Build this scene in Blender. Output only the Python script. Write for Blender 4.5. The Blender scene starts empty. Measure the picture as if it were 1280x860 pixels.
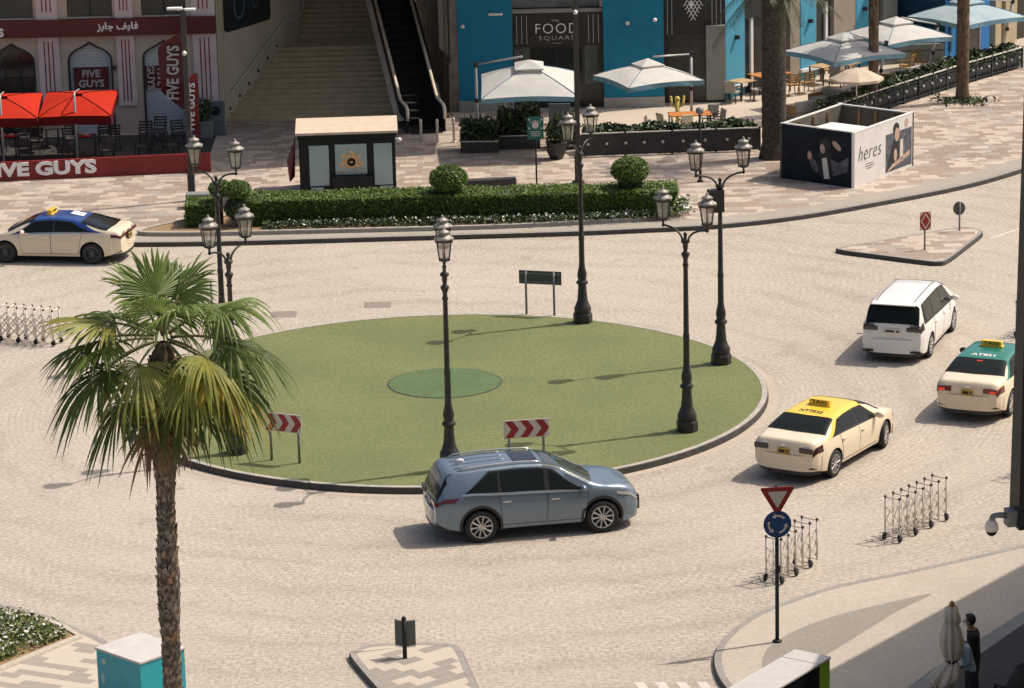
import bpy, bmesh, math, random
from mathutils import Vector, Matrix, noise
random.seed(7)
PI = math.pi
R = math.radians
scene = bpy.context.scene
COL = scene.collection

# ---------------------------------------------------------------- materials
def mat(name, col, rough=0.6, metal=0.0, col2=None, scale=3.0, detail=4.0, mixr=(0.35, 0.65),
        bump=0.0, bscale=40.0, spec=0.5, emit=None, coat=0.0, trans=0.0):
    m = bpy.data.materials.new(name); m.use_nodes = True
    nt = m.node_tree; b = nt.nodes['Principled BSDF']
    b.inputs['Base Color'].default_value = (*col, 1); b.inputs['Roughness'].default_value = rough
    b.inputs['Metallic'].default_value = metal; b.inputs['Specular IOR Level'].default_value = spec
    b.inputs['Coat Weight'].default_value = coat
    if coat: b.inputs['Coat Roughness'].default_value = 0.04
    if trans: b.inputs['Transmission Weight'].default_value = trans
    tc = nt.nodes.new('ShaderNodeTexCoord')
    if col2:
        n = nt.nodes.new('ShaderNodeTexNoise'); n.inputs['Scale'].default_value = scale; n.inputs['Detail'].default_value = detail
        nt.links.new(tc.outputs['Object'], n.inputs['Vector'])
        r = nt.nodes.new('ShaderNodeMapRange'); r.inputs['From Min'].default_value = mixr[0]; r.inputs['From Max'].default_value = mixr[1]
        nt.links.new(n.outputs['Fac'], r.inputs['Value'])
        mx = nt.nodes.new('ShaderNodeMix'); mx.data_type = 'RGBA'
        mx.inputs['A'].default_value = (*col, 1); mx.inputs['B'].default_value = (*col2, 1)
        nt.links.new(r.outputs['Result'], mx.inputs['Factor']); nt.links.new(mx.outputs['Result'], b.inputs['Base Color'])
    if bump:
        n = nt.nodes.new('ShaderNodeTexNoise'); n.inputs['Scale'].default_value = bscale; n.inputs['Detail'].default_value = 5
        nt.links.new(tc.outputs['Object'], n.inputs['Vector'])
        bp = nt.nodes.new('ShaderNodeBump'); bp.inputs['Strength'].default_value = bump; bp.inputs['Distance'].default_value = 0.02
        nt.links.new(n.outputs['Fac'], bp.inputs['Height']); nt.links.new(bp.outputs['Normal'], b.inputs['Normal'])
    if emit:
        b.inputs['Emission Color'].default_value = (*emit[0], 1); b.inputs['Emission Strength'].default_value = emit[1]
    return m

class NT:
    "tiny node helper"
    def __init__(s, name):
        s.m = bpy.data.materials.new(name); s.m.use_nodes = True; s.t = s.m.node_tree
        s.b = s.t.nodes['Principled BSDF']; s.tc = s.t.nodes.new('ShaderNodeTexCoord')
    def n(s, kind, **kw):
        nd = s.t.nodes.new(kind)
        for k, v in kw.items():
            if hasattr(nd, k) and k not in nd.inputs: setattr(nd, k, v)
            else: nd.inputs[k].default_value = v
        return nd
    def l(s, a, b): s.t.links.new(a, b)
    def mapping(s, scale=(1, 1, 1), rot=(0, 0, 0)):
        mp = s.n('ShaderNodeMapping'); mp.inputs['Scale'].default_value = scale; mp.inputs['Rotation'].default_value = rot
        s.l(s.tc.outputs['Object'], mp.inputs['Vector']); return mp.outputs['Vector']
    def noise(s, scale, detail=4.0, vec=None, rough=0.5):
        nd = s.n('ShaderNodeTexNoise', Scale=scale, Detail=detail, Roughness=rough)
        s.l(vec if vec is not None else s.tc.outputs['Object'], nd.inputs['Vector']); return nd.outputs['Fac']
    def ramp(s, fac, a, b, lo=0.0, hi=1.0):
        nd = s.n('ShaderNodeMapRange'); nd.inputs['From Min'].default_value = a; nd.inputs['From Max'].default_value = b
        nd.inputs['To Min'].default_value = lo; nd.inputs['To Max'].default_value = hi
        s.l(fac, nd.inputs['Value']); return nd.outputs['Result']
    def mix(s, fac, a, b, mode='MIX'):
        nd = s.n('ShaderNodeMix'); nd.data_type = 'RGBA'; nd.blend_type = mode
        for sock, v in (('A', a), ('B', b)):
            if isinstance(v, tuple): nd.inputs[sock].default_value = (*v, 1)
            else: s.l(v, nd.inputs[sock])
        if isinstance(fac, float): nd.inputs['Factor'].default_value = fac
        else: s.l(fac, nd.inputs['Factor'])
        return nd.outputs['Result']
    def bump(s, h, strength=0.3, dist=0.02):
        nd = s.n('ShaderNodeBump', Strength=strength, Distance=dist); s.l(h, nd.inputs['Height']); s.l(nd.outputs['Normal'], s.b.inputs['Normal'])
    def out(s, col, rough=0.8, spec=0.3):
        s.l(col, s.b.inputs['Base Color']); s.b.inputs['Roughness'].default_value = rough; s.b.inputs['Specular IOR Level'].default_value = spec
        return s.m

def road_material():
    s = NT('cobbled_road')
    # small setts laid in arcs round the island: polar coordinates about its centre
    mp = s.n('ShaderNodeMapping'); mp.inputs['Location'].default_value = (1.81, -84.27, 0); s.l(s.tc.outputs['Object'], mp.inputs['Vector'])
    sp = s.n('ShaderNodeSeparateXYZ'); s.l(mp.outputs['Vector'], sp.inputs['Vector'])
    at = s.n('ShaderNodeMath', operation='ARCTAN2'); s.l(sp.outputs['Y'], at.inputs[0]); s.l(sp.outputs['X'], at.inputs[1])
    ln = s.n('ShaderNodeVectorMath', operation='LENGTH'); s.l(mp.outputs['Vector'], ln.inputs[0])
    sc = s.n('ShaderNodeMath', operation='MULTIPLY'); s.l(at.outputs[0], sc.inputs[0]); sc.inputs[1].default_value = 13.0
    cb = s.n('ShaderNodeCombineXYZ'); s.l(sc.outputs[0], cb.inputs['X']); s.l(ln.outputs['Value'], cb.inputs['Y'])
    def setts(vec, rot):
        m2 = s.n('ShaderNodeMapping'); m2.inputs['Rotation'].default_value = (0, 0, rot); s.l(vec, m2.inputs['Vector'])
        v = s.n('ShaderNodeTexBrick', Scale=1.0); v.inputs['Brick Width'].default_value = 0.20; v.inputs['Row Height'].default_value = 0.16
        v.inputs['Mortar Size'].default_value = 0.018; v.inputs['Mortar Smooth'].default_value = 0.6; v.inputs['Bias'].default_value = 0.0
        v.inputs['Color1'].default_value = (0.465, 0.41, 0.345, 1); v.inputs['Color2'].default_value = (0.35, 0.307, 0.256, 1); v.inputs['Mortar'].default_value = (0.19, 0.165, 0.135, 1)
        s.l(m2.outputs['Vector'], v.inputs['Vector']); return v
    a = setts(cb.outputs['Vector'], 0.0)
    # tyre wear: long soft lanes running round the ring
    wv = s.n('ShaderNodeMapping'); wv.inputs['Scale'].default_value = (0.10, 0.9, 1); s.l(cb.outputs['Vector'], wv.inputs['Vector'])
    wear = s.noise(1.0, 3.0, wv.outputs['Vector'])
    col = s.mix(s.ramp(wear, 0.40, 0.66, 0, 0.8), a.outputs['Color'], (0.335, 0.285, 0.23))
    # wheel tracks: rings worn darker by tyres, broken up by noise
    wob = s.noise(0.35, 3.0); wob2 = s.ramp(wob, 0.3, 0.7, -0.45, 0.45); rad = s.n('ShaderNodeMath', operation='ADD'); s.l(ln.outputs['Value'], rad.inputs[0]); s.l(wob2, rad.inputs[1])
    fq = s.n('ShaderNodeMath', operation='MULTIPLY'); s.l(rad.outputs[0], fq.inputs[0]); fq.inputs[1].default_value = 3.7
    sn = s.n('ShaderNodeMath', operation='SINE'); s.l(fq.outputs[0], sn.inputs[0])
    brk = s.noise(1.0, 3.0, wv.outputs['Vector']); trk = s.n('ShaderNodeMath', operation='MULTIPLY'); s.l(s.ramp(sn.outputs[0], 0.15, 1.0), trk.inputs[0]); s.l(s.ramp(s.noise(0.22, 3.0), 0.36, 0.56, 0.12, 0.85), trk.inputs[1])
    col = s.mix(trk.outputs[0], col, (0.235, 0.20, 0.165))
    big = s.noise(0.16, 4.0)
    col = s.mix(s.ramp(big, 0.42, 0.66, 0, 0.5), col, (0.485, 0.43, 0.36))
    grit = s.noise(9.0, 6.0, rough=0.8)
    col = s.mix(s.ramp(grit, 0.3, 0.7, 0.25, 0.5), col, s.mix(s.ramp(grit, 0.45, 0.55), (0.21, 0.18, 0.15), (0.58, 0.515, 0.43)))
    fine = s.noise(34.0, 3.0, rough=0.8)
    col = s.mix(s.ramp(fine, 0.35, 0.65, 0.0, 0.45), col, s.mix(s.ramp(fine, 0.46, 0.54), (0.21, 0.18, 0.15), (0.58, 0.515, 0.43)))
    spots = s.noise(1.3, 6.0, rough=0.7)
    col = s.mix(s.ramp(spots, 0.58, 0.72, 0, 0.6), col, (0.24, 0.20, 0.16))
    s.bump(a.outputs['Fac'], -0.35, 0.01)
    return s.out(col, 0.85, 0.25)

def plaza_material():
    s = NT('plaza_pavers')
    def brick(w, h, c1, c2, mo, off=0.5, rot=0.0):
        v = s.n('ShaderNodeTexBrick', Scale=1.0, offset=off); v.inputs['Brick Width'].default_value = w; v.inputs['Row Height'].default_value = h
        v.inputs['Mortar Size'].default_value = 0.008; v.inputs['Bias'].default_value = 0.0
        v.inputs['Color1'].default_value = (*c1, 1); v.inputs['Color2'].default_value = (*c2, 1); v.inputs['Mortar'].default_value = (*mo, 1)
        s.l(s.mapping(rot=(0, 0, rot)), v.inputs['Vector']); return v
    a = brick(0.60, 0.40, (0, 0, 0), (1, 1, 1), (0.5, 0.5, 0.5), 0.37)
    b = brick(0.30, 0.20, (0, 0, 0), (1, 1, 1), (0.4, 0.4, 0.4), 0.41)
    sa = s.n('ShaderNodeSeparateColor'); s.l(a.outputs['Color'], sa.inputs['Color'])
    sb = s.n('ShaderNodeSeparateColor'); s.l(b.outputs['Color'], sb.inputs['Color'])
    col = s.mix(s.ramp(sa.outputs['Red'], 0.1, 0.9), (0.37, 0.305, 0.25), (0.57, 0.485, 0.40))
    col = s.mix(s.ramp(sa.outputs['Red'], 0.64, 0.66, 0, 0.92), col, (0.20, 0.145, 0.112))
    col = s.mix(s.ramp(sb.outputs['Red'], 0.78, 0.80, 0, 0.6), col, (0.22, 0.165, 0.13))
    col = s.mix(s.ramp(sa.outputs['Red'], 0.24, 0.22, 0, 0.9), col, (0.27, 0.245, 0.22))
    n = s.noise(0.25, 4.0); col = s.mix(s.ramp(n, 0.35, 0.65, 0.0, 0.25), col, (0.52, 0.42, 0.33))
    g = s.noise(14.0, 5.0, rough=0.7); col = s.mix(s.ramp(g, 0.3, 0.7, 0, 0.3), col, (0.36, 0.30, 0.25))
    s.bump(a.outputs['Fac'], -0.2, 0.01)
    return s.out(col, 0.8, 0.3)

def check_paver_material(name, rot, c1, c2, w=0.46, h=0.26):
    s = NT(name)
    v = s.n('ShaderNodeTexBrick', Scale=1.0, offset=0.5); v.inputs['Brick Width'].default_value = w; v.inputs['Row Height'].default_value = h
    v.inputs['Mortar Size'].default_value = 0.006; v.inputs['Bias'].default_value = 0.0
    v.inputs['Color1'].default_value = (0, 0, 0, 1); v.inputs['Color2'].default_value = (1, 1, 1, 1); v.inputs['Mortar'].default_value = (0.45, 0.45, 0.45, 1)
    s.l(s.mapping(rot=(0, 0, rot)), v.inputs['Vector'])
    sa = s.n('ShaderNodeSeparateColor'); s.l(v.outputs['Color'], sa.inputs['Color'])
    col = s.mix(s.ramp(sa.outputs['Red'], 0.44, 0.47), c1, c2)
    g = s.noise(12.0, 5.0, rough=0.7); col = s.mix(s.ramp(g, 0.3, 0.7, 0, 0.3), col, (0.42, 0.38, 0.33))
    return s.out(col, 0.85, 0.25)

def speckle_material(name, base, dark, light, scale=25.0, big=0.5, rough=0.85):
    s = NT(name)
    g = s.noise(scale, 6.0, rough=0.75)
    col = s.mix(s.ramp(g, 0.32, 0.5, 1, 0), base, dark)
    col = s.mix(s.ramp(g, 0.52, 0.68, 0, 1), col, light)
    n = s.noise(big, 5.0); col = s.mix(s.ramp(n, 0.35, 0.68, 0, 0.45), col, dark)
    s.bump(g, 0.4, 0.02)
    return s.out(col, rough, 0.25)

M = {}
M['road'] = road_material()
M['plaza'] = plaza_material()
M['turf'] = speckle_material('artificial_turf', (0.158, 0.172, 0.07), (0.10, 0.122, 0.046), (0.24, 0.235, 0.11), 11.0, 0.35)
M['turf_dark'] = speckle_material('green_turf', (0.095, 0.145, 0.06), (0.06, 0.105, 0.042), (0.14, 0.18, 0.085), 10.0, 0.8)
M['kerb_light'] = mat('kerb_concrete', (0.42, 0.38, 0.33), 0.85, col2=(0.32, 0.29, 0.25), scale=4, bump=0.2)
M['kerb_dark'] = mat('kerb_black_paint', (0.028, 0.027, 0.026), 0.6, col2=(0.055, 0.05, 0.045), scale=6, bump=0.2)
M['kerb_grey'] = mat('kerb_grey_stone', (0.30, 0.275, 0.245), 0.8, col2=(0.24, 0.22, 0.2), scale=5, bump=0.2)
M['pave_light'] = speckle_material('pale_pavers', (0.46, 0.405, 0.335), (0.38, 0.33, 0.27), (0.55, 0.485, 0.405), 12.0, 0.6)
M['pave_strip'] = speckle_material('grey_pavers', (0.34, 0.305, 0.255), (0.28, 0.25, 0.21), (0.40, 0.36, 0.305), 18.0, 0.6)
M['patio'] = speckle_material('patio_slabs', (0.52, 0.44, 0.35), (0.43, 0.36, 0.29), (0.60, 0.52, 0.42), 12.0, 0.5)
M['asphalt'] = speckle_material('worn_asphalt', (0.29, 0.26, 0.22), (0.235, 0.21, 0.175), (0.35, 0.315, 0.265), 14.0, 0.7)
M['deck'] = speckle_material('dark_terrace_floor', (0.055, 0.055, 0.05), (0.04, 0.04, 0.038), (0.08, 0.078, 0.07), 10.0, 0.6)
M['check_a'] = check_paver_material('two_tone_pavers', R(25), (0.49, 0.43, 0.345), (0.28, 0.25, 0.215))
M['check_b'] = check_paver_material('two_tone_island_pavers', R(-38), (0.48, 0.42, 0.335), (0.25, 0.225, 0.195), 0.5, 0.28)
M['soil'] = speckle_material('dry_soil', (0.30, 0.20, 0.11), (0.20, 0.13, 0.07), (0.38, 0.27, 0.16), 9.0, 1.0)
M['black_iron'] = mat('black_iron', (0.018, 0.018, 0.018), 0.42, col2=(0.03, 0.029, 0.027), scale=6, spec=0.5, bump=0.1, bscale=60)
M['grey_steel'] = mat('grey_steel', (0.16, 0.165, 0.16), 0.5, 0.3, col2=(0.22, 0.22, 0.21), scale=5)
M['dark_steel'] = mat('dark_steel', (0.010, 0.013, 0.013), 0.55, col2=(0.015, 0.018, 0.018), scale=3, spec=0.3)
M['alu'] = mat('brushed_aluminium', (0.72, 0.67, 0.59), 0.5, 0.0, col2=(0.60, 0.55, 0.48), scale=8)
M['sign_back'] = mat('grey_sign_back', (0.075, 0.085, 0.08), 0.6, col2=(0.10, 0.11, 0.10), scale=4)
M['white'] = mat('white_paint', (0.78, 0.76, 0.72), 0.5, col2=(0.70, 0.68, 0.63), scale=3)
M['sign_white'] = mat('reflective_white', (0.62, 0.56, 0.49), 0.5, col2=(0.56, 0.50, 0.44), scale=6)
M['sign_red'] = mat('reflective_red', (0.30, 0.018, 0.014), 0.5, col2=(0.26, 0.016, 0.012), scale=6)
M['sign_blue'] = mat('reflective_blue', (0.012, 0.055, 0.16), 0.45, col2=(0.015, 0.06, 0.175), scale=4)
M['rubber'] = mat('black_rubber', (0.015, 0.015, 0.015), 0.8, col2=(0.025, 0.024, 0.023), scale=10)
M['brown_knob'] = mat('brown_knob', (0.045, 0.025, 0.018), 0.5, col2=(0.06, 0.035, 0.025), scale=10)

def lantern_glass():
    s = NT('frosted_lantern_glass'); s.b.inputs['Base Color'].default_value = (0.72, 0.64, 0.50, 1)
    s.b.inputs['Roughness'].default_value = 0.25
    tr = s.n('ShaderNodeBsdfTransparent'); mx = s.n('ShaderNodeMixShader'); o = s.t.nodes['Material Output']
    n = s.noise(6.0, 3.0)
    s.l(s.mix(s.ramp(n, 0.3, 0.7), (0.88, 0.78, 0.62), (0.74, 0.65, 0.51)), s.b.inputs['Base Color'])
    mx.inputs[0].default_value = 0.62; s.l(s.b.outputs[0], mx.inputs[1]); s.l(tr.outputs[0], mx.inputs[2]); s.l(mx.outputs[0], o.inputs['Surface'])
    return s.m
M['lantern'] = lantern_glass()

# ---------------------------------------------------------------- mesh builder
class MB:
    def __init__(s): s.bm = bmesh.new()
    def face(s, pts, mi=0):
        vs = [s.bm.verts.new(p) for p in pts]
        try: f = s.bm.faces.new(vs)
        except ValueError: return None
        f.material_index = mi; return f
    def mesh(s, verts, faces, mi=0, smooth=None):
        vs = [s.bm.verts.new(p) for p in verts]
        for f in faces:
            try: q = s.bm.faces.new([vs[i] for i in f]); q.material_index = mi
            except ValueError: continue
            if smooth is not None: q.smooth = smooth
    def box(s, c, d, mi=0, rz=0.0, mtx=None, taper=1.0):
        x, y, z = d[0] / 2, d[1] / 2, d[2] / 2
        vs = [Vector((sx * x * (taper if sz > 0 else 1), sy * y * (taper if sz > 0 else 1), sz * z)) for sz in (-1, 1) for sy in (-1, 1) for sx in (-1, 1)]
        T = Matrix.Translation(c) @ (mtx if mtx is not None else Matrix.Rotation(rz, 4, 'Z'))
        vs = [T @ v for v in vs]
        s.mesh(vs, [(0, 2, 3, 1), (4, 5, 7, 6), (0, 1, 5, 4), (2, 6, 7, 3), (0, 4, 6, 2), (1, 3, 7, 5)], mi)
    def bbox(s, c, d, r=0.02, mi=0, rz=0.0, mtx=None):
        "box with bevelled edges"
        b = bmesh.new(); bmesh.ops.create_cube(b, size=1.0)
        for v in b.verts: v.co = Vector((v.co.x * d[0], v.co.y * d[1], v.co.z * d[2]))
        bmesh.ops.bevel(b, geom=list(b.edges), offset=min(r, min(d) * 0.45), segments=2, affect='EDGES', profile=0.6)
        T = Matrix.Translation(c) @ (mtx if mtx is not None else Matrix.Rotation(rz, 4, 'Z'))
        s.merge(b, T, mi); b.free()
    def merge(s, b, T=Matrix(), mi=None):
        mp = {}
        for v in b.verts: mp[v] = s.bm.verts.new(T @ v.co)
        for f in b.faces:
            try: q = s.bm.faces.new([mp[v] for v in f.verts])
            except ValueError: continue
            q.material_index = f.material_index if mi is None else mi; q.smooth = f.smooth
    def beam(s, p, q, w, h=None, mi=0):
        p, q = Vector(p), Vector(q); d = q - p; L = d.length
        if L < 1e-6: return
        h = w if h is None else h
        m = d.to_track_quat('X', 'Z').to_matrix().to_4x4()
        s.box((p + q) / 2, (L, w, h), mi, mtx=m)
    def tube(s, pts, r, n=8, mi=0, caps=True):
        pts = [Vector(p) for p in pts]; k = len(pts)
        rs = r if isinstance(r, (list, tuple)) else [r] * k
        rings = []; up = None
        for i, p in enumerate(pts):
            d = (pts[min(i + 1, k - 1)] - pts[max(i - 1, 0)]).normalized()
            if up is None: up = d.orthogonal().normalized()
            else: up = (up - d * up.dot(d)).normalized()
            sd = d.cross(up)
            rings.append([s.bm.verts.new(p + (up * math.cos(2 * PI * j / n) + sd * math.sin(2 * PI * j / n)) * rs[i]) for j in range(n)])
        for a, b in zip(rings, rings[1:]):
            for j in range(n):
                f = s.bm.faces.new((a[j], a[(j + 1) % n], b[(j + 1) % n], b[j])); f.material_index = mi; f.smooth = True
        if caps:
            for rg, rev in ((rings[0], True), (rings[-1], False)):
                f = s.bm.faces.new(rg[::-1] if rev else rg); f.material_index = mi
    def lathe(s, prof, n=16, c=(0, 0, 0), mi=0, mtx=None, smooth=True, caps=True, phase=0.0):
        T = Matrix.Translation(c) @ (mtx if mtx is not None else Matrix())
        rings = []
        for (r, z) in prof:
            rings.append([s.bm.verts.new(T @ Vector((r * math.cos(2 * PI * j / n + phase), r * math.sin(2 * PI * j / n + phase), z))) for j in range(n)])
        for a, b in zip(rings, rings[1:]):
            for j in range(n):
                f = s.bm.faces.new((a[j], a[(j + 1) % n], b[(j + 1) % n], b[j])); f.material_index = mi; f.smooth = smooth
        if caps:
            f = s.bm.faces.new(rings[0][::-1]); f.material_index = mi
            f = s.bm.faces.new(rings[-1]); f.material_index = mi
    def prism(s, poly, z0, z1, mi=0, mi_side=None, T=None, bottom=True):
        "polygon (x, y) extruded from z0 to z1"
        a = sum(poly[i][0] * poly[(i + 1) % len(poly)][1] - poly[(i + 1) % len(poly)][0] * poly[i][1] for i in range(len(poly)))
        if a < 0: poly = poly[::-1]
        T = T or Matrix()
        lo = [s.bm.verts.new(T @ Vector((x, y, z0))) for x, y in poly]; hi = [s.bm.verts.new(T @ Vector((x, y, z1))) for x, y in poly]
        n = len(poly); f = s.bm.faces.new(hi); f.material_index = mi
        if bottom: f = s.bm.faces.new(lo[::-1]); f.material_index = mi
        for i in range(n):
            f = s.bm.faces.new((lo[i], lo[(i + 1) % n], hi[(i + 1) % n], hi[i])); f.material_index = mi if mi_side is None else mi_side
    def sphere(s, c, r, mi=0, seg=12, ring=8, mtx=None):
        b = bmesh.new(); bmesh.ops.create_uvsphere(b, u_segments=seg, v_segments=ring, radius=1.0)
        rr = r if isinstance(r, (tuple, list)) else (r, r, r)
        for f in b.faces: f.smooth = True
        s.merge(b, Matrix.Translation(c) @ (mtx if mtx is not None else Matrix()) @ Matrix.Diagonal((*rr, 1)), mi); b.free()
    def build(s, name, mats, parent=None, smooth=None, loc=None, rz=0.0, doubles=False, normals=True):
        if doubles: bmesh.ops.remove_doubles(s.bm, verts=s.bm.verts, dist=0.0005)
        if normals: bmesh.ops.recalc_face_normals(s.bm, faces=s.bm.faces)
        me = bpy.data.meshes.new(name); s.bm.to_mesh(me); s.bm.free()
        if smooth: me.polygons.foreach_set('use_smooth', [True] * len(me.polygons))
        for m in (mats if isinstance(mats, (list, tuple)) else [mats]): me.materials.append(M[m] if isinstance(m, str) else m)
        o = bpy.data.objects.new(name, me); COL.objects.link(o)
        if smooth == 'angle': me.set_sharp_from_angle(angle=R(38))
        if parent is not None: o.parent = parent
        if loc is not None: o.location = loc
        if rz: o.rotation_euler.z = rz
        return o

def tag(o, label=None, cat=None, group=None, kind=None):
    if label: o['label'] = label
    if cat: o['category'] = cat
    if group: o['group'] = group
    if kind: o['kind'] = kind
    return o
def thing(name, label, cat, loc=(0, 0, 0), rz=0.0, group=None):
    o = bpy.data.objects.new(name, None); COL.objects.link(o); o.empty_display_size = 0.2
    o.location = loc; o.rotation_euler.z = rz
    return tag(o, label, cat, group)
def structure(o): o['kind'] = 'structure'; return o
def copy_tree(o, parent=None):
    c = o.copy(); COL.objects.link(c)
    if parent is not None: c.parent = parent
    for ch in list(o.children): copy_tree(ch, c)
    return c
def place(o, loc, rz, label=None, group=None, scale=None):
    o.location = loc; o.rotation_euler.z = rz
    if label: o['label'] = label
    if group: o['group'] = group
    if scale: o.scale = scale
    return o

def lettering(text, width, height, extrude=0.01, bold=0.0, spacing=1.0, line=1.0):
    "text as a bmesh centred on the origin, in the XZ plane facing -Y"
    cu = bpy.data.curves.new('lettering', 'FONT'); cu.body = text; cu.align_x = 'CENTER'; cu.align_y = 'CENTER'
    cu.extrude = 0.01; cu.offset = bold; cu.space_character = spacing; cu.space_line = line; cu.resolution_u = 3
    o = bpy.data.objects.new('lettering', cu); COL.objects.link(o)
    dg = bpy.context.evaluated_depsgraph_get(); me = bpy.data.meshes.new_from_object(o.evaluated_get(dg))
    bpy.data.objects.remove(o); bpy.data.curves.remove(cu)
    b = bmesh.new(); b.from_mesh(me); bpy.data.meshes.remove(me)
    if not b.verts: return b
    xs = [v.co.x for v in b.verts]; ys = [v.co.y for v in b.verts]
    sx = width / max(max(xs) - min(xs), 1e-4); sy = height / max(max(ys) - min(ys), 1e-4)
    cx, cy = (max(xs) + min(xs)) / 2, (max(ys) + min(ys)) / 2
    for v in b.verts: v.co = Vector(((v.co.x - cx) * sx, -v.co.z / 0.01 * extrude, (v.co.y - cy) * sy))
    return b

def leaves(mb, pts, size, mi=0, jitter=0.4, up=0.5):
    "small leaf quads with random orientation at the given points"
    for p in pts:
        d = Vector((random.gauss(0, 1), random.gauss(0, 1), random.gauss(0, 1) + up)).normalized()
        a = d.orthogonal().normalized(); a.rotate(Matrix.Rotation(random.uniform(0, 6.28), 3, d)); b = d.cross(a)
        k = size * random.uniform(1 - jitter, 1 + jitter); p = Vector(p)
        mb.face([p - a * k, p - b * k * 0.45, p + a * k, p + b * k * 0.45], mi if isinstance(mi, int) else random.choice(mi))

# ---------------------------------------------------------------- curves on the ground
def smooth_line(pts, k=6, closed=False):
    P = [Vector((p[0], p[1])) for p in pts]; n = len(P); out = []
    rng = range(n) if closed else range(n - 1)
    for i in rng:
        g = (lambda j: P[j % n]) if closed else (lambda j: P[max(0, min(n - 1, j))])
        a, b, c, d = g(i - 1), g(i), g(i + 1), g(i + 2)
        for q in range(k):
            t = q / k
            out.append(0.5 * ((2 * b) + (c - a) * t + (2 * a - 5 * b + 4 * c - d) * t * t + (3 * b - a - 3 * c + d) * t ** 3))
    if not closed: out.append(P[-1])
    return out
def offset_line(pts, d, closed=False):
    n = len(pts); out = []
    for i in range(n):
        a = pts[(i - 1) % n] if closed or i > 0 else pts[i]; b = pts[(i + 1) % n] if closed or i < n - 1 else pts[i]
        t = (b - a).normalized(); out.append(pts[i] + Vector((-t.y, t.x)) * d)
    return out
def ribbon(mb, A, B, za, zb, mi=0, closed=False):
    n = len(A); va = [mb.bm.verts.new((p.x, p.y, za)) for p in A]; vb = [mb.bm.verts.new((p.x, p.y, zb)) for p in B]
    for i in range(n if closed else n - 1):
        j = (i + 1) % n
        f = mb.bm.faces.new((va[i], va[j], vb[j], vb[i])); f.material_index = mi
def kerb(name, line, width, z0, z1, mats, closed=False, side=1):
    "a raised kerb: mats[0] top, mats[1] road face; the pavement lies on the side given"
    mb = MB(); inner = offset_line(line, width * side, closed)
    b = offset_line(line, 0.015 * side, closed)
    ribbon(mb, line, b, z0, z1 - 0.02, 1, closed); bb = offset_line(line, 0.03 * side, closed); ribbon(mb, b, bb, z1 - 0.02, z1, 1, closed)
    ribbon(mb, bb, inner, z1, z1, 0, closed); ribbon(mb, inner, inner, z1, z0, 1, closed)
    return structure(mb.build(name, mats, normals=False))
def sheet(name, poly, z, m, thick=0.0):
    mb = MB(); pts = [(p[0], p[1]) for p in poly]
    if thick: mb.prism(pts, z - thick, z)
    else: mb.face([(x, y, z) for x, y in pts])
    o = mb.build(name, m)
    if not thick and o.data.polygons[0].normal.z < 0: o.data.flip_normals()
    return structure(o)

# ---------------------------------------------------------------- ground
sheet('road', [(-260, -60), (260, -60), (260, 420), (-260, 420)], 0.0, 'road')
FAR = smooth_line([(-60, 106.0), (-24, 104.4), (-16.5, 103.72), (-11.9, 103.25), (-8.7, 103.11), (-4, 103.19), (1.6, 103.3), (4.2, 103.5), (6.8, 103.85),
                   (9.5, 104.9), (12.3, 106.7), (15.3, 108.9), (17.9, 111.6), (24, 119), (45, 146)])
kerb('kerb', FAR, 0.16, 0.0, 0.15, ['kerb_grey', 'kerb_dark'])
fi = offset_line(FAR, 0.16)
sheet('plaza', [(p.x, p.y) for p in fi] + [(60, 200), (-60, 200)], 0.15, 'plaza', 0.12)
mb = MB(); ribbon(mb, offset_line(FAR, 0.162), offset_line(FAR, 1.05), 0.154, 0.154); structure(mb.build('pavement', 'pave_strip'))

CX, CY, RI = -1.81, 84.27, 8.41
ring = [Vector((CX + (RI + 0.17) * math.cos(-2 * PI * i / 128), CY + (RI + 0.17) * math.sin(-2 * PI * i / 128))) for i in range(128)]
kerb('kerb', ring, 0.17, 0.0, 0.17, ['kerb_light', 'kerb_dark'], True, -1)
mb = MB(); mb.prism([(CX + (RI + 0.003) * math.cos(2 * PI * i / 128), CY + (RI + 0.003) * math.sin(2 * PI * i / 128)) for i in range(128)], 0.05, 0.165)
structure(mb.build('lawn', 'turf'))
# the paver edging band round the island
M['pave_ring'] = speckle_material('ring_pavers', (0.44, 0.375, 0.305), (0.37, 0.31, 0.25), (0.52, 0.45, 0.37), 14.0, 0.6)
mb = MB(); ribbon(mb, offset_line(ring, 0.002, True), offset_line(ring, 0.26, True), 0.004, 0.004, 0, True); structure(mb.build('pavement', 'pave_ring'))
mb = MB(); mb.prism([(-1.83 + 1.5 * math.cos(2 * PI * i / 64), 85.2 + 1.5 * math.sin(2 * PI * i / 64)) for i in range(64)], 0.14, 0.18); structure(mb.build('lawn', 'turf_dark'))
mb = MB(); c = [Vector((-1.83 + 1.505 * math.cos(2 * PI * i / 64), 85.2 + 1.505 * math.sin(2 * PI * i / 64))) for i in range(64)]
ribbon(mb, c, offset_line(c, -0.035, True), 0.176, 0.172, 0, True); structure(mb.build('kerb', 'kerb_dark'))

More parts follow.
